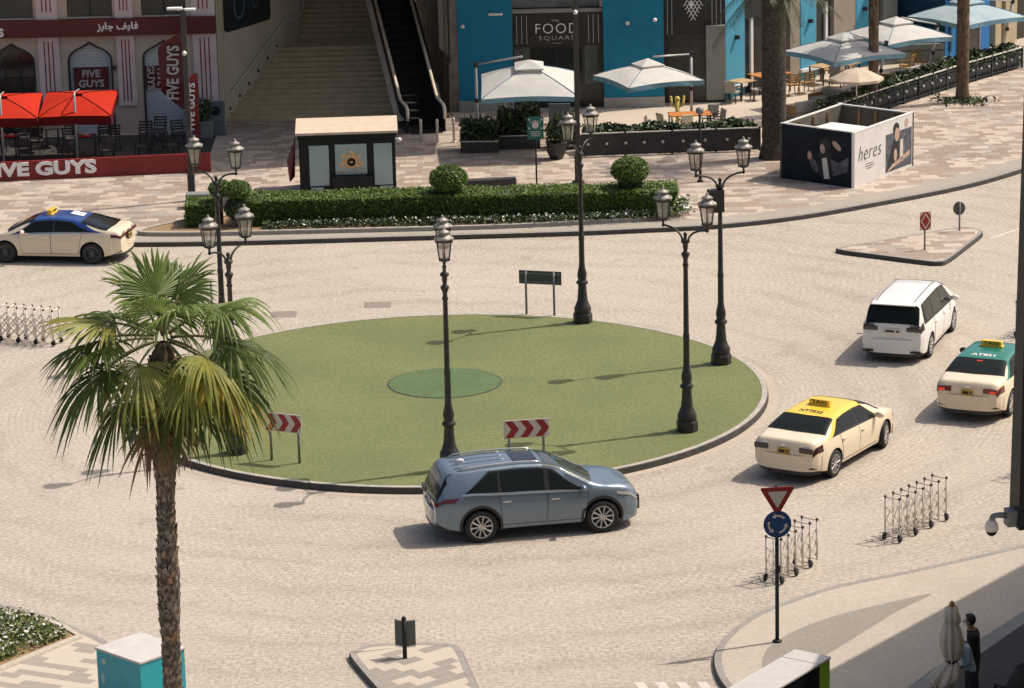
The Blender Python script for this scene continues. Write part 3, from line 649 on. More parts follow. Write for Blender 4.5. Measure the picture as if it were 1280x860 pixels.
class Car:
    def __init__(s, sp):
        s.sp = sp; s.x0, s.x1 = sp['x0'], sp['x1']
        s.top = smooth_table(sp['top'], s.x0, s.x1, it=sp.get('soft', 4)); s.belt = smooth_table(sp['belt'], s.x0, s.x1)
        s.bot = smooth_table(sp['bot'], s.x0, s.x1, it=1); s.w = smooth_table(sp['w'], s.x0, s.x1, it=2)
        s.tumble = sp['tumble']
    def section(s, x):
        zt, zl, zb, w = (lerp_table(t, x) for t in (s.top, s.belt, s.bot, s.w))
        zl = min(zl, zt - 0.03); dz = zt - zl
        ce = min(0.075, 0.5 * dz)
        h = zl - zb
        pts = [(0, zb), (w * 0.84, zb), (w * 0.955, zb + 0.05)]
        crease = s.sp.get('crease', 0.66)
        for q, k in ((0.16, 0.975), (0.34, 0.99), (0.52, 0.998), (crease, 1.0), (0.80, 0.985), (0.92, 0.965)): pts.append((w * k, zb + h * q))
        yb = w * 0.945; pts.append((yb, zl))                                  # index 9: belt line
        yr = max(yb - s.tumble * (dz - ce), w * 0.45); pts.append((yr, zt - ce))        # index 10: roof edge
        pts.append((yr - 0.055, zt - ce * 0.42)); pts.append((yr - 0.15, zt - ce * 0.16)); pts.append((yr * 0.45, zt - ce * 0.02)); pts.append((0, zt))   # 11..14
        return pts
    def P(s, x, v, side=1):
        p = s.section(x); i = min(int(v), len(p) - 2); f = v - i
        return Vector((x, side * (p[i][0] + (p[i + 1][0] - p[i][0]) * f), p[i][1] + (p[i + 1][1] - p[i][1]) * f))
    def N(s, x, v, side=1):
        e = 0.02; v0 = min(max(v, 0.05), 13.9)
        a = s.P(min(x + e, s.x1), v0, side) - s.P(max(x - e, s.x0), v0, side); b = s.P(x, min(v0 + 0.1, 14), side) - s.P(x, v0 - 0.1, side)
        n = a.cross(b)
        if n.length < 1e-9: return Vector((0, side, 0))
        n.normalize()
        ref = Vector((0, side, 0.6))
        return n if n.dot(ref) > 0 else -n
    def Q(s, x, v, side, off): return s.P(x, v, side) + s.N(x, v, side) * off
    def body(s, mats, wheels, rw, arch=0.075, trim=True):
        mb = MB(); n = 84; xs = [s.x0 + (s.x1 - s.x0) * (0.5 - 0.5 * math.cos(PI * (0.12 + 0.76 * i / n)) - (0.5 - 0.5 * math.cos(PI * 0.12))) / math.cos(PI * 0.12) for i in range(n + 1)]
        xs[0], xs[-1] = s.x0, s.x1
        rings = []
        for x in xs:
            p = s.section(x)
            row = [mb.bm.verts.new((x, y, z)) for y, z in p] + [mb.bm.verts.new((x, -y, z)) for y, z in p[-2:0:-1]]
            rings.append(row)
        m = len(rings[0])
        for a, b in zip(rings, rings[1:]):
            for j in range(m):
                f = mb.bm.faces.new((a[j], b[j], b[(j + 1) % m], a[(j + 1) % m])); f.smooth = True
                if trim and (j in (0, 1) or j in (m - 1, m - 2)): f.material_index = 1
        mb.bm.faces.new(rings[0]); mb.bm.faces.new(rings[-1][::-1])
        o = mb.build('body', mats)
        c = MB()
        for wx in wheels:
            for sd in (-1, 1):
                yo = lerp_table(s.w, wx)
                c.lathe([(rw + arch, -0.22), (rw + arch, 0.4)], 32, (wx, sd * (yo - 0.10), rw), mtx=Matrix.Rotation(-sd * R(90), 4, 'X'), smooth=True)
        co = c.build('cut', mats); 
        for p in co.data.polygons: p.material_index = 1
        md = o.modifiers.new('b', 'BOOLEAN'); md.operation = 'DIFFERENCE'; md.object = co; md.solver = 'EXACT'
        dg = bpy.context.evaluated_depsgraph_get(); me = bpy.data.meshes.new_from_object(o.evaluated_get(dg))
        old = o.data; o.modifiers.clear(); o.data = me; bpy.data.meshes.remove(old); bpy.data.objects.remove(co)
        me.set_sharp_from_angle(angle=R(32)); me.name = 'body'
        return o
    def panel(s, mb, xa, xb, va, vb, side, off, nx=14, nv=3, mi=0, both=False):
        "a skin panel lying on the body; xa, xb may depend on the fraction f of v, va, vb on the fraction of x"
        fx = lambda g, f: g(f) if callable(g) else g
        grid = []
        for j in range(nv + 1):
            f = j / nv; row = []
            for i in range(nx + 1):
                g = i / nx; x = fx(xa, f) + (fx(xb, f) - fx(xa, f)) * g; v = fx(va, g) + (fx(vb, g) - fx(va, g)) * f
                row.append(mb.bm.verts.new(s.Q(x, v, side, off)))
            grid.append(row)
        for j in range(nv):
            for i in range(nx):
                f = mb.bm.faces.new((grid[j][i], grid[j][i + 1], grid[j + 1][i + 1], grid[j + 1][i])); f.material_index = mi; f.smooth = True
    def span(s, mb, xa, xb, va, off, nx=12, mi=0, nv=10):
        "panel across the whole width (windscreen, rear glass, roof) from edge index va over the top"
        fx = lambda g, f: g(f) if callable(g) else g
        grid = []
        for j in range(-nv, nv + 1):
            side = 1 if j >= 0 else -1; f = 1 - abs(j) / nv; v = va + (14 - va) * (1 - (1 - f) ** 1.0) ; row = []
            for i in range(nx + 1):
                g = i / nx; u = abs(j) / nv; x = fx(xa, u) + (fx(xb, u) - fx(xa, u)) * g
                p = s.P(x, v, side); n = s.N(x, min(v, 13.5), side)
                if j == 0: n = Vector((n.x, 0, n.z)).normalized()
                row.append(mb.bm.verts.new(p + n * off))
            grid.append(row)
        for a, b in zip(grid, grid[1:]):
            for i in range(nx):
                f = mb.bm.faces.new((a[i], a[i + 1], b[i + 1], b[i])); f.material_index = mi; f.smooth = True

def make_wheel(parent, x, y, rw, side, spokes, tw, rim_m, steer=0.0):
    mb = MB(); T = Matrix.Rotation(-side * R(90), 4, 'X')   # local +z -> outward
    mb.lathe([(rw * .62, -tw / 2), (rw * .93, -tw / 2), (rw, -tw * .36), (rw, tw * .36), (rw * .95, tw / 2), (rw * .70, tw / 2), (rw * .68, tw * .42)], 28, mtx=T, caps=False)
    w = mb.build('wheel', 'rubber', parent, loc=(x, y, rw)); w.rotation_euler.z = steer
    mb = MB(); ro = rw * 0.70
    mb.lathe([(ro, tw * .40), (ro, tw * .50), (ro * .93, tw * .50), (ro * .90, tw * .30), (ro * .88, -tw * .3)], 28, mtx=T, caps=False)
    mb.lathe([(ro * .20, tw * .22), (ro * .20, tw * .46), (ro * .12, tw * .50)], 12, mtx=T)
    for k in range(spokes):
        a = 2 * PI * k / spokes
        p = T @ Vector((ro * .12 * math.cos(a), ro * .12 * math.sin(a), tw * .43)); q = T @ Vector((ro * .95 * math.cos(a + .1), ro * .95 * math.sin(a + .1), tw * .44))
        mb.tube([p, (p + q) / 2, q], [ro * .085, ro * .07, ro * .10], 6)
    rim = mb.build('rim', rim_m, w, smooth='angle')
    mb = MB(); mb.lathe([(ro * .9, tw * .05), (ro * .9, tw * .10)], 24, mtx=T); mb.build('brake_disc', 'car_trim', w)
    return w

def make_car(sp, name, label, loc, rz, cat='car'):
    C = Car(sp); t = thing(name, label, cat, (*loc, 0.0), rz)
    wb = sp['wb'] / 2; rw = sp['rw']; paintm = sp['paint']
    b = C.body([paintm, 'car_trim'], (-wb, wb), rw, sp.get('arch', 0.06)); b.parent = t
    mb = MB(); mb.box(((C.x0 + C.x1) / 2, 0, 0.34), (sp['wb'] + 1.3, sp['W'] * 0.72, 0.2)); mb.build('underbody', 'car_trim', t)
    yw = sp['W'] / 2 - 0.125
    for wx in (-wb, wb):
        for sd in (-1, 1):
            make_wheel(t, wx, sd * yw, rw, sd, sp.get('spokes', 10), 0.225, sp.get('rim', 'rim'), R(sp.get('steer', 0)) if wx > 0 else 0.0)
    # coloured roof (taxis) then glass
    if sp.get('roof'):
        mb = MB(); r0, r1 = sp['roof_x']
        C.span(mb, r0, r1, 9.9, 0.006, 40, 0, 16)
        for sd in (-1, 1): C.panel(mb, lambda f: sp['pillar_x'][0] + (r0 - sp['pillar_x'][0]) * f, lambda f: sp['pillar_x'][1] + (r1 - sp['pillar_x'][1]) * f, 9.02, 9.95, sd, 0.006, 40, 6)
        mb.build('roof', sp['roof'], t)
    g = sp['glass']
    mb = MB(); C.span(mb, g['ws'][0], g['ws'][1], g['ws'][2], 0.014, 14, 0, 12); mb.build('windscreen', sp.get('ws_m', 'car_glass'), t)
    mb = MB(); C.span(mb, g['rear'][0], g['rear'][1], g['rear'][2], 0.014, 14, 0, 12); mb.build('rear_window', 'car_glass', t)
    for sd in (-1, 1):
        mb = MB(); xa, xb = g['side']
        C.panel(mb, lambda f: xa(f) - 0.03, lambda f: xb(f) + 0.05, lambda q: 9.0, lambda q: 9.97, sd, 0.010, 30, 5)
        fr = mb.build('window_frame', 'car_trim', t)
        for (a, c) in g['panes']:
            mb = MB(); C.panel(mb, lambda f, a=a: max(a, xa(f)) + 0.012, lambda f, c=c: min(c, xb(f)) - 0.012, 9.10, 9.90, sd, 0.016, 14, 5)
            mb.build('side_window', 'car_glass', fr)
        if g.get('chrome'):
            mb = MB(); C.panel(mb, xa(0) - 0.05, xb(0) + 0.02, 8.93, 9.09, sd, 0.019, 30, 1); mb.build('chrome_strip', 'chrome', t)
        for (a0, a1, c0, c1) in sp['doors']:     # xa at sill, xa at belt, xb at sill, xb at belt
            mb = MB(); C.panel(mb, lambda f: a0 + (a1 - a0) * f - .009, lambda f: c0 + (c1 - c0) * f + .009, 3.0, 8.97, sd, 0.003, 10, 14); sm = mb.build('door_seam', 'seam', t)
            mb = MB(); C.panel(mb, lambda f: a0 + (a1 - a0) * f, lambda f: c0 + (c1 - c0) * f, 3.12, 8.95, sd, 0.007, 12, 18); dr = mb.build('door', paintm, t)
            hx = a1 + 0.16; p = C.Q(hx, 7.2, sd, 0.03)
            mb = MB(); mb.bbox(p, (0.2, 0.035, 0.035), 0.012); mb.build('handle', sp.get('handle', paintm), dr)
        mx, mz = sp['mirror']; y = lerp_table(C.w, mx) * 0.96
        mb = MB(); mb.sphere((mx - 0.02, sd * (y + 0.13), mz + 0.04), (0.075, 0.125, 0.085), seg=12, ring=8); mb.beam((mx + .02, sd * (y - .04), mz - .02), (mx, sd * (y + .12), mz + .01), 0.06, 0.05)
        mb.build('mirror', sp.get('mirror_m', paintm), t)
        # lamps
        h = sp['head']
        mb = MB(); C.panel(mb, h[0], h[1], h[2], h[3], sd, 0.010, 12, 3); mb.build('headlight', 'head_glass', t)
        k = sp['tail']
        mb = MB(); C.panel(mb, k[0], k[1], k[2], k[3], sd, 0.012, 10, 3)
        y0, y1, z0, z1 = sp['tail_face']
        mb.bbox((C.x0 - 0.012, sd * (y0 + y1) / 2, (z0 + z1) / 2), (0.05, y1 - y0, z1 - z0), 0.02)
        if sp.get('tail_upper'):
            u = sp['tail_upper']; mb.bbox((C.x0 - 0.012, sd * (u[0] + u[1]) / 2, (u[2] + u[3]) / 2), (0.05, u[1] - u[0], u[3] - u[2]), 0.015)
        tl = mb.build('tail_light', sp.get('tail_m', 'tail_dark'), t)
        if sp.get('braking'):
            mb = MB(); mb.bbox((C.x0 - 0.042, sd * (y1 - 0.12), (z0 + z1) / 2 - .015), (0.012, 0.17, 0.06), 0.005); mb.build('brake_lamp', 'brake_lit', tl)
    # rear and front details
    bp = sp['bumper']; 
    mb = MB(); pts = []
    for i in range(17):
        u = i / 16 * 2 - 1; pts.append((C.x0 - bp[0] + (abs(u) ** 5) * 0.34 + 0.03 * u * u, u * (sp['W'] / 2 - 0.03)))
    inner = [(C.x0 + 0.32, y) for x, y in pts[::-1]]
    mb.prism(pts + inner, bp[1], bp[2]); bu = mb.build('rear_bumper', paintm, t, smooth='angle')
    mb = MB(); mb.prism([(x + 0.012, y * 0.93) for x, y in pts] + [(x, y * 0.93) for x, y in inner], bp[1] - 0.10, bp[1] + 0.004); mb.build('bumper_skirt', 'car_trim', bu)
    if sp.get('reflector'):
        for sd in (-1, 1):
            mb = MB(); mb.bbox((C.x0 - bp[0] + 0.05, sd * (sp['W'] / 2 - 0.25), bp[1] + 0.05), (0.08, 0.3, 0.06), 0.02); mb.build('reflector', 'car_trim', bu)
    px, pz, pw, ph = sp['plate']
    mb = MB(); mb.bbox((px, 0, pz), (0.03, pw, ph), 0.008); pl = mb.build('number_plate', sp.get('plate_m', 'plate_white'), t)
    if sp.get('plate_frame'):
        mb = MB(); mb.bbox((px + .006, 0, pz), (0.022, pw + .16, ph + .06), 0.008); mb.build('plate_frame', 'car_trim', pl)
    mb = MB(); mb.box((px - 0.017, pw * 0.12, pz), (0.004, pw * 0.5, ph * 0.45)); mb.box((px - 0.017, -pw * 0.32, pz), (0.004, pw * 0.14, ph * 0.45)); mb.build('plate_marks', 'ink', pl)
    if sp.get('badges'):
        mb = MB()
        for (y, z, w, h) in sp['badges']: mb.bbox((C.x0 - 0.012, y, z), (0.03, w, h), 0.008)
        mb.build('badge', 'chrome', t)
    fb = sp['front']
    mb = MB(); mb.bbox((C.x1 - 0.02, 0, fb[0]), (0.07, fb[1], fb[2]), 0.03); mb.build('grille', 'car_trim', t)
    mb = MB(); pts = []
    for i in range(17):
        u = i / 16 * 2 - 1; pts.append((C.x1 + 0.04 - (abs(u) ** 4) * 0.42 - 0.05 * u * u, u * (sp['W'] / 2 - 0.06)))
    mb.prism(pts + [(C.x1 - 0.45, y) for x, y in pts[::-1]], 0.24, 0.50); mb.build('front_bumper', paintm, t, smooth='angle')
    return t, C

def taxi_sign(t, C, x, text, mats=('yellow_paint', 'ink'), yaw=0.0):
    z = lerp_table(C.top, x)
    mb = MB(); mb.bbox((x, 0, z + 0.02), (0.2, 0.62, 0.04), 0.012); mb.bbox((x, 0, z + 0.10), (0.16, 0.56, 0.13), 0.03); s = mb.build('taxi_sign', mats[0], t)
    for sd in (-1, 1):
        b = lettering(text, 0.40, 0.085, 0.004, 0.02)
        m = MB(); m.merge(b, Matrix.Translation((x + sd * 0.083, 0, z + 0.105)) @ Matrix.Rotation(sd * R(90), 4, 'Z')); b.free()
        m.build('lettering', mats[1], s, normals=False)
    return s
def roof_text(t, C, x, text, w, h, m, slope=0.0):
    b = lettering(text, w, h, 0.003, 0.015); z = lerp_table(C.top, x)
    for v in b.verts:     # lay it on the roof, reading from behind the car: letters' up is +x, right is -y
        lx, lz = v.co.x, v.co.z; px = x + lz; py = -lx
        sec = C.section(px); zz = sec[-1][1]
        for (ya, za), (yb, zb) in zip(sec[9:], sec[10:]):
            if yb <= abs(py) <= ya: zz = zb + (za - zb) * (abs(py) - yb) / max(ya - yb, 1e-4)
        v.co = Vector((px, py, zz + 0.012 - v.co.y))
    mb = MB(); mb.merge(b); b.free(); return mb.build('lettering', m, t)

SEDAN = dict(W=1.84, wb=2.825, rw=0.335, x0=-2.40, x1=2.36, tumble=0.56, soft=3,
    top=[(-2.40, 0.93), (-2.37, 1.04), (-2.28, 1.085), (-2.0, 1.10), (-1.82, 1.12), (-1.48, 1.26), (-1.10, 1.39), (-0.6, 1.435), (0.0, 1.445), (0.40, 1.42), (0.72, 1.33), (1.10, 1.13), (1.34, 1.02), (1.7, 0.95), (2.0, 0.87), (2.25, 0.76), (2.36, 0.62)],
    belt=[(-2.40, 0.80), (-2.3, 0.96), (-1.8, 1.01), (-1.0, 1.0), (0, 0.965), (1.0, 0.93), (1.4, 0.90), (2.0, 0.77), (2.36, 0.55)],
    bot=[(-2.40, 0.42), (-2.1, 0.27), (-1.8, 0.20), (1.8, 0.19), (2.2, 0.22), (2.36, 0.30)],
    w=[(-2.40, 0.78), (-2.25, 0.855), (-1.9, 0.90), (-1.2, 0.92), (1.0, 0.92), (1.6, 0.90), (2.0, 0.83), (2.25, 0.70), (2.36, 0.56)],
    glass=dict(ws=(lambda u: 1.31 - 0.16 * u, lambda u: 0.44 - 0.08 * u, 10.25), rear=(lambda u: -1.80 + 0.06 * u, lambda u: -1.16 + 0.05 * u, 10.5),
               side=(lambda f: -1.50 + 0.55 * f, lambda f: 1.02 - 0.66 * f), panes=((-9, -0.98), (-0.96, -0.12), (-0.06, 9)), chrome=False),
    doors=((-0.98, -1.12, -0.10, -0.10), (-0.08, -0.08, 0.86, 0.98)), mirror=(0.82, 0.98), head=(1.95, 2.33, 7.2, 8.8), tail=(-2.39, -2.02, 6.6, 8.6),
    tail_face=(0.42, 0.79, 0.80, 0.93), bumper=(0.05, 0.34, 0.72), plate=(-2.425, 0.80, 0.32, 0.16), front=(0.42, 1.0, 0.26),
    badges=((0.0, 0.955, 0.12, 0.05), (0.48, .98, .18, .03), (-0.48, .98, .14, .03)), plate_m='plate_yellow')

YT = dict(SEDAN, paint='cream_paint', roof='yellow_paint', roof_x=(-1.24, 0.46), pillar_x=(-1.80, 1.12), spokes=9, steer=14, rim='rim')
ty, C = make_car(YT, 'taxi', 'cream taxi with a yellow roof beside the grass island', (7.76, 78.01), R(58), 'taxi')
taxi_sign(ty, C, -0.42, 'TAXI'); roof_text(ty, C, -0.92, 'NT7532', 0.62, 0.16, 'ink')
GT = dict(SEDAN, paint='cream_paint', roof='green_paint', roof_x=(-1.24, 0.46), pillar_x=(-1.80, 1.12), spokes=9, mirror_m='car_trim', braking=True, tail_m='tail_red')
tg, C = make_car(GT, 'taxi', 'cream taxi with a green roof and lit brake lamps at the right edge', (12.56, 82.97), R(66), 'taxi')
taxi_sign(tg, C, -0.12, 'TAXI'); roof_text(tg, C, -0.92, 'AT851', 0.62, 0.17, 'white')
mb = MB(); p = C.P(-1.26, 14); mb.bbox((-1.27, 0, p.z + .005), (0.05, 0.16, 0.03), 0.008); mb.build('brake_lamp', 'brake_lit', tg)

SON = dict(SEDAN, W=1.86, wb=2.84, x0=-2.36, x1=2.40, paint='cream_paint', roof='blue_paint', roof_x=(-1.25, 0.62), pillar_x=(-1.85, 1.25), spokes=12, rim='dark_wheel', rw=0.34,
    top=[(-2.36, 0.92), (-2.33, 1.02), (-2.2, 1.09), (-1.95, 1.115), (-1.6, 1.20), (-1.2, 1.32), (-0.8, 1.405), (-0.35, 1.44), (0.0, 1.44), (0.45, 1.40), (0.85, 1.27), (1.25, 1.08), (1.5, 0.99), (1.9, 0.92), (2.2, 0.82), (2.40, 0.62)],
    glass=dict(ws=(lambda u: 1.42 - 0.12 * u, lambda u: 0.55 - 0.08 * u, 10.25), rear=(lambda u: -2.0 + 0.08 * u, lambda u: -1.10 + 0.05 * u, 10.35),
               side=(lambda f: -1.55 + 0.85 * f, lambda f: 1.18 - 0.72 * f), panes=((-9, -0.20), (-0.16, 9)), chrome=True),
    tail_face=(0.05, 0.82, 0.86, 0.93), tail=(-2.35, -2.05, 7.2, 8.5), tail_m='tail_red', plate_frame=True)
ts, C = make_car(SON, 'taxi', 'cream taxi with a blue roof at the left edge', (-14.39, 102.07), R(169.6), 'taxi')
taxi_sign(ts, C, 0.1, 'TAXI')
mb = MB(); z = lerp_table(C.top, -0.72); mb.box((-0.75, -0.1, z + 0.012), (0.42, 0.42, 0.004), mtx=Matrix.Rotation(R(-11), 4, 'Y')); st = mb.build('roof_sticker', 'white', ts)

VAN = dict(W=1.82, wb=2.9, rw=0.33, x0=-2.36, x1=2.42, tumble=0.30, soft=3, paint='white_paint', spokes=10,
    top=[(-2.36, 1.02), (-2.34, 1.12), (-2.20, 1.42), (-2.05, 1.62), (-1.9, 1.665), (-1.2, 1.69), (0, 1.69), (0.55, 1.65), (0.95, 1.52), (1.5, 1.20), (1.72, 1.08), (2.05, 0.98), (2.3, 0.84), (2.42, 0.66)],
    belt=[(-2.36, 0.95), (-2.2, 1.06), (-1.0, 1.04), (0, 1.0), (1.2, 0.97), (1.7, 0.94), (2.1, 0.82), (2.42, 0.58)],
    bot=[(-2.36, 0.30), (-2.1, 0.20), (1.9, 0.18), (2.42, 0.28)],
    w=[(-2.36, 0.80), (-2.2, 0.865), (-1.8, 0.90), (-1.0, 0.91), (1.2, 0.91), (1.7, 0.88), (2.1, 0.80), (2.42, 0.58)],
    glass=dict(ws=(lambda u: 1.66 - 0.16 * u, lambda u: 0.66 - 0.08 * u, 10.2), rear=(lambda u: -2.335 + 0.0 * u, lambda u: -2.09 + 0.02 * u, 10.1),
               side=(lambda f: -2.0 + 0.12 * f, lambda f: 1.42 - 0.78 * f), panes=((-9, -1.05), (-1.0, 0.02), (0.08, 9)), chrome=False),
    doors=((-1.02, -1.06, 0.03, 0.03), (0.06, 0.06, 1.0, 1.1)), mirror=(1.02, 1.06), head=(2.0, 2.38, 7.2, 8.8), tail=(-2.35, -2.12, 7.4, 9.2),
    tail_face=(0.40, 0.80, 0.90, 1.02), tail_upper=(0.5, 0.8, 1.03, 1.07), bumper=(0.06, 0.28, 0.66), plate=(-2.385, 0.90, 0.50, 0.12), front=(0.46, 1.1, 0.3), reflector=True, tail_m='tail_dark')
tv, C = make_car(VAN, 'minivan', 'white minivan with a dark rear window driving away past the right island', (11.18, 89.0), R(70), 'van')
for sd in (-1, 1):
    mb = MB(); C.panel(mb, -1.95, 0.62, 11.9, 12.1, sd, 0.012, 24, 1); mb.build('roof_rail', 'grey_steel', tv)
mb = MB(); mb.bbox((-2.16, 0, 1.615), (0.26, 1.2, 0.03), 0.012, mtx=Matrix.Rotation(R(-4), 4, 'Y')); mb.build('spoiler', 'white_paint', tv)

SUV = dict(W=1.93, wb=2.85, rw=0.38, x0=-2.46, x1=2.36, tumble=0.42, soft=3, paint='greyblue_paint', spokes=10, arch=0.085, crease=0.6,
    top=[(-2.46, 1.0), (-2.44, 1.08), (-2.30, 1.36), (-2.16, 1.62), (-2.0, 1.665), (-1.2, 1.715), (-0.5, 1.73), (0.05, 1.705), (0.45, 1.62), (0.95, 1.36), (1.25, 1.20), (1.45, 1.15), (1.85, 1.11), (2.15, 1.02), (2.30, 0.90), (2.36, 0.74)],
    belt=[(-2.46, 0.94), (-2.3, 1.10), (-1.7, 1.14), (-0.8, 1.09), (0.2, 1.06), (1.2, 1.03), (1.7, 0.99), (2.1, 0.90), (2.36, 0.66)],
    bot=[(-2.46, 0.46), (-2.2, 0.32), (-1.9, 0.25), (1.9, 0.25), (2.2, 0.30), (2.36, 0.40)],
    w=[(-2.46, 0.82), (-2.3, 0.90), (-1.8, 0.955), (-1.2, 0.965), (-0.3, 0.945), (1.0, 0.955), (1.6, 0.955), (2.0, 0.89), (2.25, 0.76), (2.36, 0.62)],
    glass=dict(ws=(lambda u: 1.30 - 0.16 * u, lambda u: 0.16 - 0.08 * u, 10.25), rear=(lambda u: -2.43 + 0.01 * u, lambda u: -2.19 + 0.02 * u, 9.75),
               side=(lambda f: -1.80 + 0.62 * f, lambda f: 1.12 - 0.86 * f), panes=((-9, -0.98), (-0.94, 0.10), (0.20, 9)), chrome=True),
    doors=((-0.92, -0.98, 0.10, 0.12), (0.14, 0.16, 1.0, 1.12)), mirror=(0.98, 1.10), head=(1.78, 2.30, 7.7, 8.9), tail=(-2.45, lambda f: -2.02 + 0.12 * f, 7.4, 8.6),
    tail_face=(0.42, 0.84, 0.92, 1.03), bumper=(0.05, 0.42, 0.78), plate=(-2.485, 0.90, 0.5, 0.13), front=(0.58, 1.3, 0.34), ws_m='green_glass', tail_m='tail_red', handle='chrome')
tu, C = make_car(SUV, 'suv', 'grey blue SUV with roof rails and a dark sunroof in front of the grass island', (0.417, 73.04), R(11.2), 'SUV')
for sd in (-1, 1):
    mb = MB(); pts = [C.Q(-1.9 + 2.0 * i / 14, 11.6, sd, 0.045 if 0 < i < 14 else 0.0) for i in range(15)]; mb.tube(pts, 0.022, 6); mb.build('roof_rail', 'chrome', tu)
    for wx in (-1.425, 1.425):
        mb = MB()
        A = [R(a) for a in range(-12, 193, 10)]
        for a, c in zip(A, A[1:]):
            ps = []
            for (rr, an) in ((0.452, a), (0.452, c), (0.51, c), (0.51, a)):
                x = wx + rr * math.cos(an); z = 0.38 + rr * math.sin(an); y = lerp_table(C.w, x) * 1.004; ps.append(Vector((x, sd * (y - max(0, 0.36 - z) * 0.35), z)))
            mb.mesh(ps, [(0, 1, 2, 3)])
        mb.build('arch_trim', 'car_trim', tu)
mb = MB(); C.span(mb, -0.55, 0.02, 12.3, 0.013, 8, 0, 8); mb.build('sunroof', 'sunroof', tu)
mb = MB(); C.span(mb, -2.30, -2.02, 10.7, 0.02, 6, 0, 8); mb.build('spoiler', 'greyblue_paint', tu)
mb = MB(); mb.sphere((-1.72, 0, lerp_table(C.top, -1.72) + 0.03), (0.11, 0.035, 0.06), seg=10, ring=6); mb.build('antenna', 'white', tu)
for k in range(4):
    mb = MB()
    for sd in (-1, 1): pass
    y = -0.45 + 0.3 * k; pts = [C.P(-1.95 + 1.3 * i / 8, 14).copy() for i in range(9)]
    mb.tube([(p.x, y, p.z - 0.012 * abs(y) + 0.004) for p in pts], 0.012, 5); mb.build('roof_rib', 'greyblue_paint', tu)
# the driver, seen through the open front window
M['shirt_white'] = mat('white_shirt', (0.70, 0.68, 0.64), 0.8)

# ---------------------------------------------------------------- burger restaurant, left
M['beige_wall'] = mat('beige_render', (0.54, 0.46, 0.36), 0.9, col2=(0.48, 0.41, 0.315), scale=1.5, bump=0.15, bscale=30)
M['pink_white'] = mat('pale_pink_plaster', (0.66, 0.56, 0.53), 0.8, col2=(0.58, 0.49, 0.46), scale=2.0, bump=0.1)
M['maroon'] = mat('maroon_sign', (0.10, 0.009, 0.009), 0.5, col2=(0.085, 0.008, 0.008), scale=2)
M['maroon_bright'] = mat('red_sign', (0.22, 0.013, 0.010), 0.5, col2=(0.18, 0.011, 0.009), scale=2)
M['letter_white'] = mat('white_letters', (0.86, 0.83, 0.80), 0.5)
M['letter_grey'] = mat('greyed_letters', (0.45, 0.42, 0.40), 0.6)
M['dark_glass'] = mat('dark_shop_glass', (0.014, 0.020, 0.018), 0.12, col2=(0.035, 0.045, 0.04), scale=0.8, spec=0.4)
M['frame_green'] = mat('dark_green_frame', (0.015, 0.025, 0.022), 0.5)
def blinds():
    s = NT('shuttered_glass'); w = s.n('ShaderNodeTexWave', Scale=2.6, Distortion=1.5, Detail=3.0); w.bands_direction = 'Z'
    s.l(s.tc.outputs['Object'], w.inputs['Vector'])
    c = s.mix(s.ramp(w.outputs['Fac'], 0.0, 0.35), (0.36, 0.44, 0.46), (0.52, 0.58, 0.58)); n = s.noise(1.2, 5.0)
    return s.out(s.mix(s.ramp(n, 0.35, 0.7, 0, 0.5), c, (0.34, 0.42, 0.45)), 0.3, 0.5)
M['blinds'] = blinds()
FY = 121.8
bl = thing('restaurant_building', 'beige restaurant facade with pointed arch windows under a maroon sign band at the left', 'building', (-16, FY, 0.15))
def lx(x): return x + 16.0
def arch_pts(xa, xb, zs, za, n=6):
    c = (xa + xb) / 2; w = xb - xa; k = (za - zs) / 0.65; P = [(xa, zs - 0.1 * k)] + [(xa + w * u, zs + dz * k) for u, dz in ((.02, .08), (.06, .19), (.13, .30), (.22, .385), (.34, .485))]
    Q = [(c, za)]
    for x, z in P[::-1]: Q.append((xa + xb - x, z))
    return P + Q
mb = MB()
arches = [(-22.2, -20.45), (-19.3, -17.59), (-16.37, -14.69), (-13.58, -11.93)]
edges = [-24.0, -19.9, -17.04, -14.17, -10.76]
edges = [-22.75, -19.87, -17.04, -14.17, -10.76]
for (xa, xb), x0, x1 in zip(arches, edges, edges[1:]):
    A = [(lx(a), z) for a, z in arch_pts(xa, xb, 2.9, 3.55)]
    mb.prism([(lx(x0), 0), (lx(xa), 0)] + A + [(lx(xb), 0), (lx(x1), 0), (lx(x1), 3.9), (lx(x0), 3.9)], -0.3, 0.0, T=XZ)
